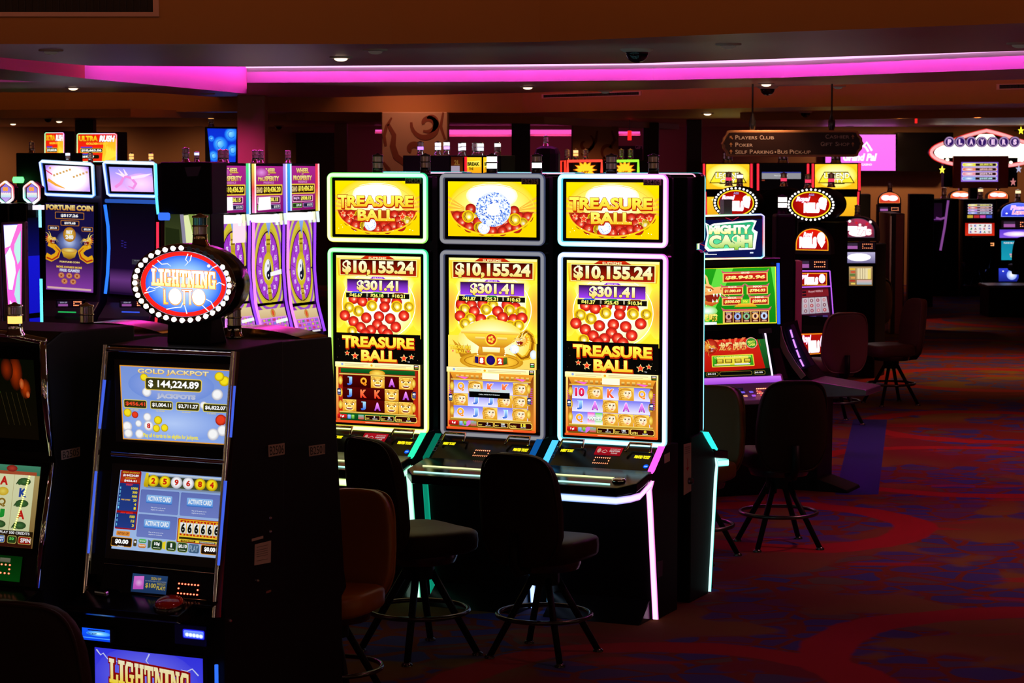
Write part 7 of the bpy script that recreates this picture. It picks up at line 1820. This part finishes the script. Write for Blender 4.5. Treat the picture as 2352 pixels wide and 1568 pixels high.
def royal_art(w, h, big=True):
    A = Art(w, h, 1.25); A.rect(0, 0, w, h, 'a81008', '780808', big=True); A.text('Royal', w * .08, h * .08, w * .42, h * .5, 'fff0f8', bold=.06, shear=.3, ol='f060b0', ow=.04); A.text('REELS', w * .3, h * .35, w * .72, h * .9, 'ffffff', bold=.08, ol='ffd0d8', ow=.03, g=1.6); A.disc(w * .84, h * .45, w * .10, h * .36, 'ffffff', 'f8d8ff', n=12, g=1.5); A.frame(1, 1, w - 1, h - 1, 1.4, 'f0a020'); return A
royal = machine('slot_machine', 'oval-topped reel machine with red arch and ringed bulbs, right of the green cash machine', FR, 1822, 1908, 575, .55, 'oval-topped reel machines', 'matte', prof=[(0, 0), (.55, 0), (.55, 1.18), (.14, 1.18), (.12, 1.0), (.0, 1.0), (.0, .75), (-.08, .52), (-.14, .45), (-.16, .40), (0, .38)])
ovaltop(royal, FR, 1863, 470, 54, 39, .02, True, .34)
b = MB(); n0 = FR.hit(1863, 512, .06); n1 = FR.hit(1863, 530, .06); b.box(n0.x - .06, .06, n1.z - .06, n0.x + .06, .16, n0.z + .05); b.build('topper_neck', 'matte', royal)
def arch(t, fr, x0, x1, ytop, ybot, y, A, m='purp', rimc='f8a020', nm='arch_panel'):
    a = fr.hit(x0, ybot, y); c = fr.hit(x1, ybot, y); zt = fr.hit((x0 + x1) / 2, ytop, y).z; cx = (a.x + c.x) / 2; hw_ = (c.x - a.x) / 2; h = zt - a.z
    pts = [(cx - hw_, a.z - .02)] + [(cx - hw_ * cos(pi * i / 18), a.z + h * .25 + h * .75 * sin(pi * i / 18)) for i in range(19)] + [(cx + hw_, a.z - .02)]
    b = MB(); b.slab(pts, y, y + .12, 0, False); o = b.build(nm, m, t)
    A2 = Art(100, 60, A.g); op = [(6, 56)] + [(50 - 44 * cos(pi * i / 18), 40 - 36 * sin(pi * i / 18)) for i in range(19)] + [(94, 56)]
    A2.poly(op, rimc, big=True); A2.it += [([(50 + (p[0] - 50) * 1, p[1]) for p in vs], fs, cs, bg) for vs, fs, cs, bg in A.it]
    A2.build('lit_face', rect_map(cx - hw_, zt, cx + hw_, a.z, y - .003), o); return o
def arch_art(c1, c2, kind):
    A = Art(100, 60, 1.25); A.poly([(8, 54)] + [(50 - 41.5 * cos(pi * i / 18), 39.5 - 33.5 * sin(pi * i / 18)) for i in range(19)] + [(92, 54)], c1, c2, big=True)
    if kind == 'royal': A.text('Royal', 26, 12, 52, 26, 'fff0f8', bold=.06, shear=.3); A.text('REELS', 16, 24, 62, 50, 'ffffff', bold=.08, ol='ffd0d8', ow=.03, g=1.7); A.disc(74, 26, 11, 14, 'ffffff', 'ffe8f0', n=12, g=1.6); A.poly([(64, 34), (86, 34), (76, 50)], 'ffffff', g=1.6)
    elif kind == 'sevens': A.rect(14, 26, 62, 38, 'ffffff', big=False, g=1.5); A.disc(52, 44, 26, 10, 'ffffff', 'ffd0d8', n=14, g=1.5); A.text("7's", 50, 26, 86, 50, 'ffffff', bold=.08, ol='f08090', ow=.04); [A.disc(20 + i * 9, 18 - 6 * sin(i), 4, 4, ('c02030', 'f0e0e0', '803040')[i % 3], n=8) for i in range(8)]
    elif kind == 'blue': A.text('Planet', 30, 14, 72, 30, 'f8b0f0', bold=.06, shear=.2, ol='ffffff', ow=.03); A.text('Luna', 34, 30, 70, 48, 'f8a0c0', bold=.06, shear=.2, ol='ffffff', ow=.03); A.disc(20, 44, 3, 3, 'ffffff', n=8); A.disc(82, 20, 2.5, 2.5, 'ffffff', n=8)
    else: A.disc(34, 30, 20, 14, 'ffffff', 'ffd8e8', n=12, g=1.6); A.disc(64, 32, 22, 14, 'ffffff', 'ffe0e0', n=12, g=1.6)
    return A
arch(royal, FR, 1823, 1908, 521, 578, -.01, arch_art('d81808', '980808', 'royal'))
def cr(t, fr, px, y=-.01):
    A = Art(80, 28, .8); A.rect(0, 0, 80, 28, '180c14', big=True); A.rect(6, 4, 34, 12, '403048', big=False); A.rect(6, 13, 34, 24, 'b868b8', big=False); A.leds(48, 7, 72, 21, 6, 3, 1.6, 'ff6018', 1.8); screen(t, fr, px, A, 'card_reader', y, 1)
cr(royal, FR, (1826, 596, 1902, 618)); screen(royal, FR, (1826, 626, 1900, 656), royal_art(74, 30), 'middle_panel', -.01, 2, 'purp')
A = Art(84, 80, .75); A.rect(0, 0, 84, 80, '601020', '401838', big=True); A.rect(0, 4, 84, 20, '902028', big=False); A.text('Royal REELS', 34, 5, 70, 11, 'f0b0b8', bold=.03)
for x, y in ((4, 6), (18, 6), (4, 13), (18, 13)): A.rect(x, y, x + 10, y + 4, '181018', big=False)
A.poly([(2, 22), (78, 22), (82, 60), (2, 60)], 'e8d8e0', 'c8b8c8', big=True)
for c in range(5):
    if c: A.line([(2 + c * 15.6, 22), (2 + c * 15.9, 60)], .8, '605060')
    for r in range(3): A.disc(9.5 + c * 15.6, 29 + r * 12, 4.2, 4.4, ('d03048', 'b04868', 'c87898', 'e08898', '905068')[(c * 2 + r) % 5], n=8); A.disc(9.5 + c * 15.6, 29 + r * 12, 1.6, 2.4, 'f0e0d8', n=6)
A.rect(4, 66, 78, 71, '503880', big=False); A.rect(50, 65, 66, 71, '181028', big=False)
screen(royal, FR, ((1826, 664), (1902, 660), (1908, 736), (1828, 742)), A, 'reel_screen', -.05, 4, 'purp')
for p in ([(1822, 622), (1906, 622)], [(1906, 622), (1915, 738)], [(1824, 660), (1908, 657)], [(1826, 748), (1914, 744)]): tubepx(royal, FR, p, .006, 'c060f0', 1.1, -.07)
screen(royal, FR, ((1836, 766), (1900, 764), (1900, 812), (1840, 816)), royal_art(66, 48), 'belly_panel', -.175, 2)
b = MB(); q = [FR.side(*p, SPAN[royal.name][1] + .01) for p in ((1950, 590), (1962, 590), (1990, 715), (1972, 718))]
royal2 = machine('slot_machine', 'oval-topped reel machine half hidden behind the green cash topper', FR, 1650, 1742, 520, .5, 'oval-topped reel machines', 'matte', y0=.10)
ovaltop(royal2, FR, 1690, 466, 52, 39, .12)
rback = machine('slot_machine', 'dark oval machine back between the two lit bulb-ringed ovals', FR, 1750, 1830, 500, .3, 'oval-topped reel machines', 'matte', y0=.62)
ovaltop(rback, FR, 1793, 468, 52, 38, .62, False, .2)
for t, px, py, yy in ((royal2, 1674, 427, .20), (royal2, 1699, 430, .26), (rback, 1800, 428, .70), (royal, 1856, 432, .2), (royal, 1909, 430, .2)):
    beacon(t, FR, px, py, yy, 1.1, ('d03050' if px != 1699 else None, 'ffffff' if px == 1699 else None))
FQ = FrPx(1795, 700, 17.2, 0)
t = machine('slot_machine', 'tall black machine back with a white lit beacon, left of the red arch machine', FQ, 1782, 1828, 492, .25, None, 'matte', bevel=.02)
b = MB(); a = FQ.hit(1828, 600, -.02); c = FQ.hit(1842, 600, 0); b.box(a.x, -.02, 0, c.x, .2, a.z); b.build('wood_edge', 'wood', t)
q = beacon(t, FQ, 1797, 494, .1, 1.3, ('fff8f0', 'fff8f0'), base='matte')

# --- sevens machine, far arch machines, post
FS = FrPx(1975, 720, 23.0, TH)
sev = machine('slot_machine', 'machine with white and red sevens under a round chrome arch, right of the ovals', FS, 1930, 2012, 560, .4, 'arch-topped machines', 'matte')
arch(sev, FS, 1926, 2014, 497, 548, -.01, arch_art('a83050', '682038', 'sevens'), rimc='403040'); cr(sev, FS, (1940, 556, 2010, 574)); beacon(sev, FS, 1969, 497, .1, 1.0)
A = Art(66, 28, 1.3); A.rect(0, 0, 66, 28, 'a8a0c0', '605880', big=True); A.disc(28, 13, 28, 10, 'ffffff', 'f0e8ff', n=14, g=1.7); screen(sev, FS, (1946, 579, 2010, 604), A, 'middle_panel', -.01, 2, 'purp')
A = Art(60, 46, .95); A.rect(0, 0, 60, 46, 'b89868', '806038', big=True)
for i in range(6): A.rect(2 + (i % 2) * 3, 4 + i * 7, 16, 8 + i * 7, ('f0c030', 'd85030', '508038', 'e8a050', 'b83828', 'f0d060')[i], big=False)
A.rect(20, 4, 56, 30, 'f0e0b0', big=False); [A.rect(22 + i * 6, 4, 23 + i * 6, 30, '806040', big=False) for i in range(4)]; A.rect(48, 6, 56, 30, 'f8e078', big=False); A.rect(20, 32, 58, 43, 'e8b0a8', '98c0c8', big=False)
screen(sev, FS, (1950, 612, 2004, 656), A, 'pay_chart', -.01, 2)
FA = FrPx(2045, 600, 31, 6)
far = machine('slot_machine', 'far arch-topped machine with red and white glow, behind the pink-lit post', FA, 2016, 2070, 470, .4, 'arch-topped machines', 'matte')
arch(far, FA, 2016, 2070, 440, 468, -.01, arch_art('e86040', 'c03020', 'far'), rimc='f08040'); beacon(far, FA, 2044, 441, .1, 1.2); cr(far, FA, (2018, 474, 2068, 486))
for px, c in (((2019, 488, 2058, 500), 'ffe0d8'), ((2019, 553, 2058, 572), 'ffd8c8')): A = Art(40, 14, 1.3); A.rect(0, 0, 40, 14, 'b03820', '801818', big=True); A.disc(22, 7, 16, 5, 'ffffff', c, n=12, g=1.7); screen(far, FA, px, A, 'lit_panel', -.01, 1)
A = Art(30, 40, .4); A.rect(0, 0, 30, 40, '100808', big=True); A.rect(2, 30, 24, 34, '306858', big=False); screen(far, FA, (2020, 506, 2056, 548), A, 'main_screen', -.01, 1)
pp_ = at_z(2058, 766, 0)
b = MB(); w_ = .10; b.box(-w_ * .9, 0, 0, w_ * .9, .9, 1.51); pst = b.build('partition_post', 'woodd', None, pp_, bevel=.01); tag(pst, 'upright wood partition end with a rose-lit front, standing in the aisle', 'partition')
b = MB(); b.box(-.02, -.012, 0, .075, .0, 1.5); b.build('front_panel', 'wood', pst)  # rose tone of this panel stands in for pink light
b = MB(); b.box(-.095, -.008, .01, -.075, .0, 1.48); b.build('brass_edge', 'brass', pst)
FBk = FrPx(2110, 560, 33.5, 6)
machine('slot_machine', 'plain black machine back between the post and the slanted chrome-railed machine', FBk, 2089, 2146, 446, .4, 'black machine backs', 'matte')
machine('slot_machine', 'small black machine back left of the far red arch', FrPx(1990, 560, 30.5, 6), 1976, 2000, 446, .4, 'black machine backs', 'matte')

# --- bank under the marquee at the right edge
FZ = FrPx(2250, 670, 36.0, -4)
sl_ = thing('slot_machine', 'dark slant machine with chrome rails turned left, tiny lit blue screen on its deck', 'slot machine', FZ.O, FZ.rz, 'bank under the marquee')
def zp(px, py, y=0): return FZ.hit(px, py, y)
b = MB(); b.slab([tuple(zp(2140, 458))[::2], tuple(zp(2203, 456))[::2], (zp(2203, 640).x, 0), (zp(2118, 640).x, 0), tuple(zp(2122, 585))[::2]], 0, .5); b.build('cabinet', 'matte', sl_, bevel=.02)
for pts in ([(2138, 462), (2124, 575)], [(2178, 460), (2170, 520), (2160, 575)], [(2150, 500), (2160, 503), (2170, 500)]): tubepx(sl_, FZ, pts, .018, 'b060c0', .5, -.02, 'chrome_rail_glow')  # rails emit dim violet in place of reflected light
A = Art(34, 22, 1.2); A.rect(0, 0, 34, 22, '3050c0', '5068e0', big=True); A.disc(12, 10, 9, 7, 'ffffff', '90b0ff', n=10); A.disc(25, 10, 7, 7, 'ffffff', '90b0ff', n=10); screen(sl_, FZ, (2107, 584, 2137, 606), A, 'deck_screen', -.05, 2)
A = Art(30, 50, .25); A.rect(0, 0, 30, 50, '301830', '401048', big=True); A.rect(2, 44, 28, 46, '8040a0', big=False, g=.8); screen(sl_, FZ, (2142, 466, 2164, 508), A, 'main_screen', -.01, 1); beacon(sl_, FZ, 2168, 456, .1, 1.5)
mq = machine('slot_machine', 'machine with coloured prize bars above a card-letter reel screen, under the marquee', FZ, 2214, 2290, 457, .5, 'bank under the marquee', 'black')
def bars(A, x0, y0, w, h, cols, n=4, names=True):
    for i in range(n): y = y0 + i * h * 1.25; A.rbox(x0, y, x0 + w, y + h, h / 2.2, 'f0e8f8'); A.rbox(x0 + .8, y + .8, x0 + w - .8, y + h - .8, h / 2.4, cols[i]); A.rect(x0 + w * .38, y + 1.2, x0 + w * .96, y + h - 1.2, '281018', big=False); A.text(('$5,003.72', '$503.00', '$253.74', '$107.05')[i], x0 + w * .5, y + h * .28, x0 + w * .86, y + h * .74, ('f8f060', 'f8c0b0', 'f8d0e0', 'c0f0f8')[i], bold=.05); A.disc(x0 + w * .2, y + h / 2, w * .14, h * .32, 'ffffff', cols[i], n=10)
A = Art(64, 44, 1.0); A.rect(0, 0, 64, 44, '100814', big=True); bars(A, 3, 2, 58, 6, ('e8d830', 'e04838', 'b060d8', '6878e8')); [A.rect(2 + i * 15, 34, 15 + i * 15, 42, ('c8a830', 'c03030', 'd050b0', '4050c0')[i], big=False) for i in range(4)]
screen(mq, FZ, (2220, 467, 2282, 502), A, 'upper_screen', 0, 2)
A = Art(64, 30, 1.0); A.rect(0, 0, 64, 30, 'b01810', 'd83018', big=True); A.rect(7, 2, 58, 25, 'f0e8e8', big=True)
for c in range(5):
    for r in range(3): A.text('QJKA9'[(c * 2 + r) % 5], 10 + c * 10, 4 + r * 7.4, 15 + c * 10, 9 + r * 7.4, ('c02030', '3050c0', '208040', '804020', '6030a0')[(c + r * 2) % 5], bold=.06)
screen(mq, FZ, (2217, 512, 2284, 541), A, 'reel_screen', -.02, 1); led_plate(mq, FZ, (2266, 556, 2284, 566), 'ff9030'); beacon(mq, FZ, 2252, 457, .1, 1.5, (None, 'ffc890'))
bq = machine('slot_machine', 'machine with blue arch and teal choice screen at the right edge', FZ, 2296, 2380, 502, .5, 'bank under the marquee', 'black')
arch(bq, FZ, 2294, 2382, 463, 500, -.01, arch_art('5868f0', '2028c8', 'blue'), 'black', '8090ff'); cr(bq, FZ, (2300, 506, 2374, 524))
A = Art(80, 22, 1.15); A.rect(0, 0, 80, 22, '5838c8', '8050d8', big=True); A.disc(40, 12, 32, 7, 'ffffff', 'd0a0ff', n=14); screen(bq, FZ, (2296, 527, 2376, 546), A, 'middle_panel', -.01, 1)
A = Art(80, 48, .95); A.rect(0, 0, 80, 48, '1088a8', '18a0b8', big=True, sub=2); A.text('PLEASE SELECT A DENOMINATION', 6, 3, 76, 7, 'f0f8f8', bold=.02)
for x, y in ((28, 14), (44, 14), (20, 32), (36, 32), (52, 32)): A.rect(x, y, x + 10, y + 4, 'e0a0b0', big=False); A.text('10¢', x + 2, y + 5, x + 8, y + 10, 'f8e870', bold=.03)
screen(bq, FZ, (2300, 553, 2376, 597), A, 'main_screen', -.02, 2)
A = Art(50, 36, 1.15); A.rect(0, 0, 50, 36, '3040d0', '182080', big=True); A.disc(30, 18, 12, 14, 'ffffff', '80a0f0', n=14); A.disc(10, 8, 2, 2, 'ffffff', n=6); screen(bq, FZ, (2294, 616, 2344, 646), A, 'belly_panel', -.04, 1); beacon(bq, FZ, 2338, 462, .1, 1.6, (None, 'ffd8a0'))
FZ2 = FrPx(2240, 600, 37.6, -4)
for x0, x1, lab in ((2180, 2232, 'left one of two round-topped machines peeking up behind the marquee bank'), (2266, 2318, 'right one of two round-topped machines peeking up behind the marquee bank')):
    t = machine('slot_machine', lab, FZ2, x0, x1, 458, .35, 'arch-topped machines', 'matte'); arch(t, FZ2, x0, x1, 437, 457, -.01, arch_art('f07840', 'd04028', 'far'), rimc='f08848'); beacon(t, FZ2, (x0 + x1) / 2, 437, .1, 1.2)
# marquee
FZM = Fr(FZ.w(0, .62)[:2], -4)
mar = thing('marquee_sign', 'blazing oval casino marquee with seven letter discs, red neon rim and bulbs', 'sign', FZM.O, FZM.rz)
zy = .12
q = [FZM.hit(*p, zy) for p in ((2138, 350), (2390, 350), (2264, 300), (2264, 384), (2264, 322))]
cx_, hw_ = (q[0].x + q[1].x) / 2, (q[1].x - q[0].x) / 2; zc, ztop, zbot = q[0].z, q[2].z, q[3].z
out = []
for i in range(49):
    a = pi * 2 * i / 48; x = hw_ * cos(a); z = (.21 if sin(a) > 0 else .21) * sin(a) * 1.1
    if sin(a) > 0: z += (ztop - zc - .23) * max(0, 1 - abs(x) / (hw_ * .62)) ** 1.0
    out.append((cx_ + x, zc + z))
b = MB(); b.slab(out[:-1], zy, zy + .2); mbod = b.build('sign_box', 'matte', mar)
neon(mar, 'neon_rim', out[:-1], .07, ((0, 'ff2828'), (1, 'ff2828')), True, .03, zy - .002, 1.0, .8)
A = Art(100, 40, 2.0); A.poly([(50 + 47 * cos(2 * pi * i / 40), 22 + 13 * sin(2 * pi * i / 40)) for i in range(40)], 'fffbe8', big=True); A.poly([(36, 12), (64, 12), (56, 3), (44, 3)], 'fff8d8')
A.build('lit_face', rect_map(cx_ - hw_, zc + .34, cx_ + hw_, zc - .28, zy - .004), mar)
for i in range(22):
    a = 2 * pi * i / 22 + .1; b = MB(); b.lathe([(.028, 0), (.028, .015), (.015, .028)], n=10, col=(3, 2.6, 1.8)); b.build('bulb', 'glow', mar, (cx_ + hw_ * .9 * cos(a), zy - .01, zc + .19 * sin(a)), rot=(pi / 2, 0, 0))
for i, ch in enumerate('PLAYERS'):
    p = FZM.hit(2179 + i * 25, 326, zy - .06); b = MB(); b.lathe([(.088, 0), (.088, .05), (.07, .05)], n=24); dsc = b.build('letter_disc', 'purp', mar, p, rot=(pi / 2, 0, 0))
    A = Art(20, 20, .95); A.disc(10, 10, 10, 10, 'c098c8', 'a888b8', n=24, big=True); A.disc(10, 10, 7.6, 7.6, '3c1c78', '301458', n=24); A.text(ch, 6.5, 4.8, 13.5, 15.2, 'f8d0f8', bold=.07); A.build('lit_letter', rect_map(p.x - .085, p.z + .085, p.x + .085, p.z - .085, p.y - .053), mar)
a, c = FZM.hit(2190, 358, .05), FZM.hit(2316, 432, .05); b = MB(); b.box(a.x, .05, c.z, c.x, .3, a.z); mcab = b.build('display_cabinet', mat('oxblood_wood', (.34, .024, .016), .35, var=.05, bscale=20), mar, bevel=.01)
A = Art(86, 46, 1.05); A.rect(0, 0, 86, 46, '7048c0', '9068d8', big=True); bars(A, 2, 2, 82, 8.6, ('e8e040', 'e88060', 'e890a0', '80a8e0')); A.build('prize_display', rect_map(*[v for v in (FZM.hit(2208, 372, .05).x, FZM.hit(2208, 372, .05).z, FZM.hit(2292, 417, .05).x, FZM.hit(2292, 417, .05).z)], .046), mcab)
b = MB(); b.box(a.x - .14, .1, c.z + .02, a.x + .02, .26, a.z - .03); b.build('side_wing', 'matte', mar); b = MB(); b.box(c.x - .02, .1, c.z + .02, c.x + .16, .26, a.z - .03); b.build('side_wing', 'matte', mar)
b = MB(); b.box(a.x + .3, .12, .0, a.x + .45, .24, c.z + .05); b.build('post', 'matte', mar)
for px, py, col in ((2164, 390, (1.8, 1.7, .1)), (2340, 388, (.5, .5, .7)), (2327, 418, (.6, .2, .2)), (2345, 300, (1.6, 1.5, .05))):
    p = FZM.hit(px, py, .08); b = MB(); st_ = [(p.x + .05 * (1 if i % 2 == 0 else .42) * sin(pi * i / 5), p.z + .05 * (1.3 if i % 2 == 0 else .5) * cos(pi * i / 5)) for i in range(10)]
    V = [(x, .07, z) for x, z in st_] + [(x, .09, z) for x, z in st_]; b.raw(V, [tuple(range(10)), tuple(range(19, 9, -1))] + [(i, 10 + i, 10 + (i + 1) % 10, (i + 1) % 10) for i in range(10)], 0, False, [col] * 20); b.build('lit_star', 'glow', mar)
    b = MB(); b.tube([(p.x, .09, p.z), (p.x + (.1 if px < 2200 else -.1), .12, p.z)], .008, 6); b.build('star_arm', 'matte', mar)

# --- city-titled trio by the far wall
FY = FrPx(1795, 420, 29.0, 0)
def city():
    A = Art(110, 60, 1.3); A.rect(0, 0, 110, 60, 'ffc020', 'f8b018', big=True, sub=2); A.disc(55, 28, 54, 30, 'ffffff', 'ffd030', n=24, mid=(.5, 'fff8a0'), big=True)
    A.poly([(24, 18), (86, 18), (104, 46), (78, 46), (76, 48), (36, 48), (32, 46), (8, 46)], '403808'); A.poly([(26, 20), (84, 20), (100, 44), (76, 44), (34, 44), (11, 44)], 'ffe830', 'f8d828'); A.text('LEGEND', 24, 21, 90, 34, 'fffff0', 'fff8a0', bold=.03, ol='383004', ow=.05); A.text('CITY', 36, 35, 76, 45, 'fffff0', 'f8f070', bold=.03, ol='383004', ow=.05); return A
for x0, x1, lab, art in ((1614, 1730, 'left yellow-titled machine in red tube frame, under the hanging sign', city()), (1738, 1860, 'middle machine of the red-framed trio, its screen dark with a grey message bar', None), (1864, 1978, 'right yellow-titled machine in red tube frame, beside the pink wall screen', city())):
    t = machine('slot_machine', lab, FY, x0, x1, 374, .4, 'red-framed trio by the far wall', 'matte')
    if art is None: art = Art(110, 64, .5); art.rect(0, 0, 110, 64, '0c0608', big=True); art.rect(4, 20, 98, 38, 'c8c8d0', big=True); art.rect(4, 20, 98, 23, '5058d0', big=False); art.text('Please call attendant', 34, 28, 66, 30.5, 'ffffff', bold=.01, g=.9); art.rect(4, 40, 11, 43, 'c05038', big=False)
    screen(t, FY, (x0 + 8, 377, x1 - 9, 434), art, 'topper_screen', 0, 2)
    for xx in (x0 + 3, x1 - 4): tubepx(t, FY, [(xx, 376), (xx, 437)], .014, 'ff2838', 1.5)
    if x0 != 1738:
        A = Art(40, 40, 1.1); A.rect(0, 0, 40, 40, 'f8c828', 'f0a818', big=True); A.disc(10, 6, 6, 4, 'fff090', n=8); screen(t, FY, (x0 + 10, 452, x1 - 10, 496), A, 'main_screen', 0, 2)
        for xx in (x0 + 6, x1 - 6): tubepx(t, FY, [(xx, 440), (xx + (4 if xx < x0 + 20 else -4), 520)], .012, 'ff3040', 1.3)
    for k in (0, 1): beacon(t, FY, (x0 + x1) / 2 - 6 + k * 10, 374, .2, 1.2, (None, None), 'lens')

# --- hanging sign, wall screen, red ceiling tags
FN = FrPx(1818, 340, 19.0, 4)
hs = thing('hanging_sign', 'long dark direction sign with scalloped bronze rim hanging from the ceiling', 'sign', FN.O, FN.rz)
def scal(x0, x1, z0, z1, k):
    h = (z1 - z0); pts = []
    for sx, xs in ((1, x1), (-1, x0)):
        seg = [(-.24, 1), (-.14, .98), (-.115, .84), (-.04, .70), (-.035, .58), (0, .5), (-.035, .42), (-.04, .30), (-.115, .16), (-.14, .02), (-.24, 0)]
        sg = [(xs + sx * dx * h * 1.6, z0 + f * h) for dx, f in seg]
        pts += sg if sx == 1 else sg[::-1]
    return pts
a, c = FN.hit(1656, 299, 0), FN.hit(1984, 360, 0)
b = MB(); b.slab(scal(a.x, c.x, c.z, a.z, 0), 0, .09); fr_ = b.build('rim', 'gold', hs, bevel=.006)
b = MB(); b.slab(scal(a.x + .025, c.x - .025, c.z + .018, a.z - .018, 0), -.012, 0); fc = b.build('face', 'woodd', hs)
b = MB(); f_ = lambda x, y: (lambda q: (q.x, -.0135, q.z))(FN.hit(x, y, -.0135))
def caps(s_, x, y, h, w):
    """small capitals: first letters larger"""
    for wd in s_: ink_text(b, wd[0], f_, x, y - h, x + wd[1], y + (h * .02), 0, .012); x += wd[1] + wd[2]
for txt, x0, x1, y1, h in (('P', 1689, 1696, 320, 9.5), ('LAYERS', 1697, 1739, 320, 7.2), ('C', 1745, 1752, 320.4, 9.8), ('LUB', 1753, 1778, 320, 7.2), ('P', 1689, 1696, 337, 9.5), ('OKER', 1697, 1729, 337, 7.2), ('S', 1689, 1695, 353.5, 9.5), ('ELF', 1696, 1716, 353, 7.2), ('P', 1722, 1729, 353, 9.5), ('ARKING', 1730, 1776, 353, 7.2), ('B', 1786, 1793, 353, 9.5), ('US', 1794, 1809, 353, 7.2), ('P', 1814, 1821, 353, 9.5), ('ICK-UP', 1822, 1862, 353, 7.2),
                              ('C', 1896, 1904, 318.4, 9.8), ('ASHIER', 1905, 1951, 318, 7.2), ('G', 1885, 1893, 335.4, 9.8), ('IFT', 1894, 1912, 335, 7.2), ('S', 1919, 1925, 335.2, 9.6), ('HOP', 1926, 1951, 335, 7.2)):
    ink_text(b, txt, f_, x0, y1 - h, x1, y1, 0, .010)
P = [f_(1781 + 2 * cos(i * pi / 4), 349 + 2 * sin(i * pi / 4)) for i in range(8)]; b.face(P)
b.build('lettering', 'white', hs)
b = MB()
for x, y, dg in ((1680, 316, 1), (1679, 332, 0), (1679, 348, 0), (1959, 314, 0), (1959, 331, 0)):
    if dg: b.face([f_(x - 4, y - 4), f_(x + 2, y - 4), f_(x - 4, y + 2)]); b.face([f_(x - 3, y - 1), f_(x - 1, y - 3), f_(x + 4, y + 2), f_(x + 2, y + 4)])
    else: b.face([f_(x, y - 5), f_(x + 4, y), f_(x - 4, y)]); b.face([f_(x - 1, y), f_(x + 1, y), f_(x + 1, y + 5), f_(x - 1, y + 5)])
b.build('arrows', 'gold', hs)
for px in (1728, 1910):
    p = FN.hit(px, 296, .045); b = MB(); b.lathe([(.012, -.05), (.028, .02), (.03, .06), (.012, .12), (.008, .14), (.008, Z1 - p.z)], p, 12); b.build('hanger', 'steel', hs)
FT2 = FrPx(1978, 350, 38.7, 0)
tv = thing('wall_screen', 'glowing pink wall screen with white script logo, right end of the hanging sign', 'television', FT2.O, 0)
A = Art(160, 85, 1.1); A.rect(0, 0, 160, 85, 'ff78f0', 'ff70f0', big=True)
for pts in ([(74, 40), (84, 26), (92, 30), (98, 40)], [(88, 26), (94, 18), (100, 28), (106, 38)]): A.line(pts, 5, 'ffffff')
A.text('Grand Pal', 40, 44, 118, 62, 'ffffff', bold=.06, shear=.25); A.text('RESORT & CASINO', 52, 68, 106, 73, 'ffffff', bold=.04)
screen(tv, FT2, (1896, 309, 2057, 392), A, 'panel', 0, 1.5, th=.25)
tv2 = thing('wall_screen', 'switched-off dark screen wall right of the glowing pink one', 'television', FT2.O, 0); b = MB(); a, c = FT2.hit(2060, 304, 0), FT2.hit(2188, 394, 0); b.box(a.x, -.02, c.z, c.x, .25, a.z); b.build('panel', 'black', tv2, bevel=.01)
for px, y0, y1, D, z, lab in ((2104, 250, 283, 24, Z2, 'red glowing tag hanging from the ceiling left of the marquee'), (1446, 300, 322, 30, Z2, 'red glowing tag hanging right of the second scroll pillar')):
    p = at_y(px, y1, D); q = at_y(px, y0, D); b = MB(); w_ = 2.5 * D / FP * (1 if px > 2000 else 1.8); b.box(-w_, -.01, 0, w_, .01, q.z - p.z, col=(1.2, .02, .02)); o = b.build('hanging_tag', 'glow', None, p); tag(o, lab, 'sign'); b = MB(); b.box(-.004, -.004, q.z - p.z, .004, .004, Z2 - p.z); b.build('cord', 'steel', o)
dsk = thing('counter', 'low black counter cut by the right edge, on the carpet before the marquee bank', 'counter', at_z(2330, 728, 0), 0)
b = MB(); b.box(-.36, 0, 0, .6, .6, .40); b.build('body', 'matte', dsk, bevel=.01); b = MB(); b.box(-.38, -.02, .40, .62, .62, .44); b.build('top', 'steel', dsk, bevel=.01)

# ------------------------------------------------------------------ stools on the right
stool('brown stool back seen right of the cyan-edged machine, its rear pad lit amber', 0, 0, 0, radians(150), 'leathert', 1.0, loc=at_y(1598, 1000, 12.75)[:2], backh=.26)
stool('large dark stool standing before the violet lit deck of the green cash machine', 1788, 1178, .19, radians(12), 'leatherd', 1.04)
stool('dark plum stool before the red arch reel machine, pink light on its seat', 1916, 920, .19, radians(14), 'leatherp', 1.0)
stool('stool in side view in the open aisle, back to the right, four splayed legs', 2046, 880, .19, radians(108), 'leatherp', 1.0)
stool('black stool back before the sevens machine pay chart', 1990, 800, .19, radians(10), 'leatherd', 1.0)
stool('stool silhouette before the card-letter reel screen under the marquee', 2240, 655, .19, radians(-4), 'matte', 1.0)
stool('stool silhouette cut by the right edge before the teal choice screen', 2350, 665, .19, radians(-4), 'matte', 1.05)
stool('dark rounded stool back at the foot of the coin-bowl machine', 120, 790, .19, radians(-20), 'leatherd', 1.0)
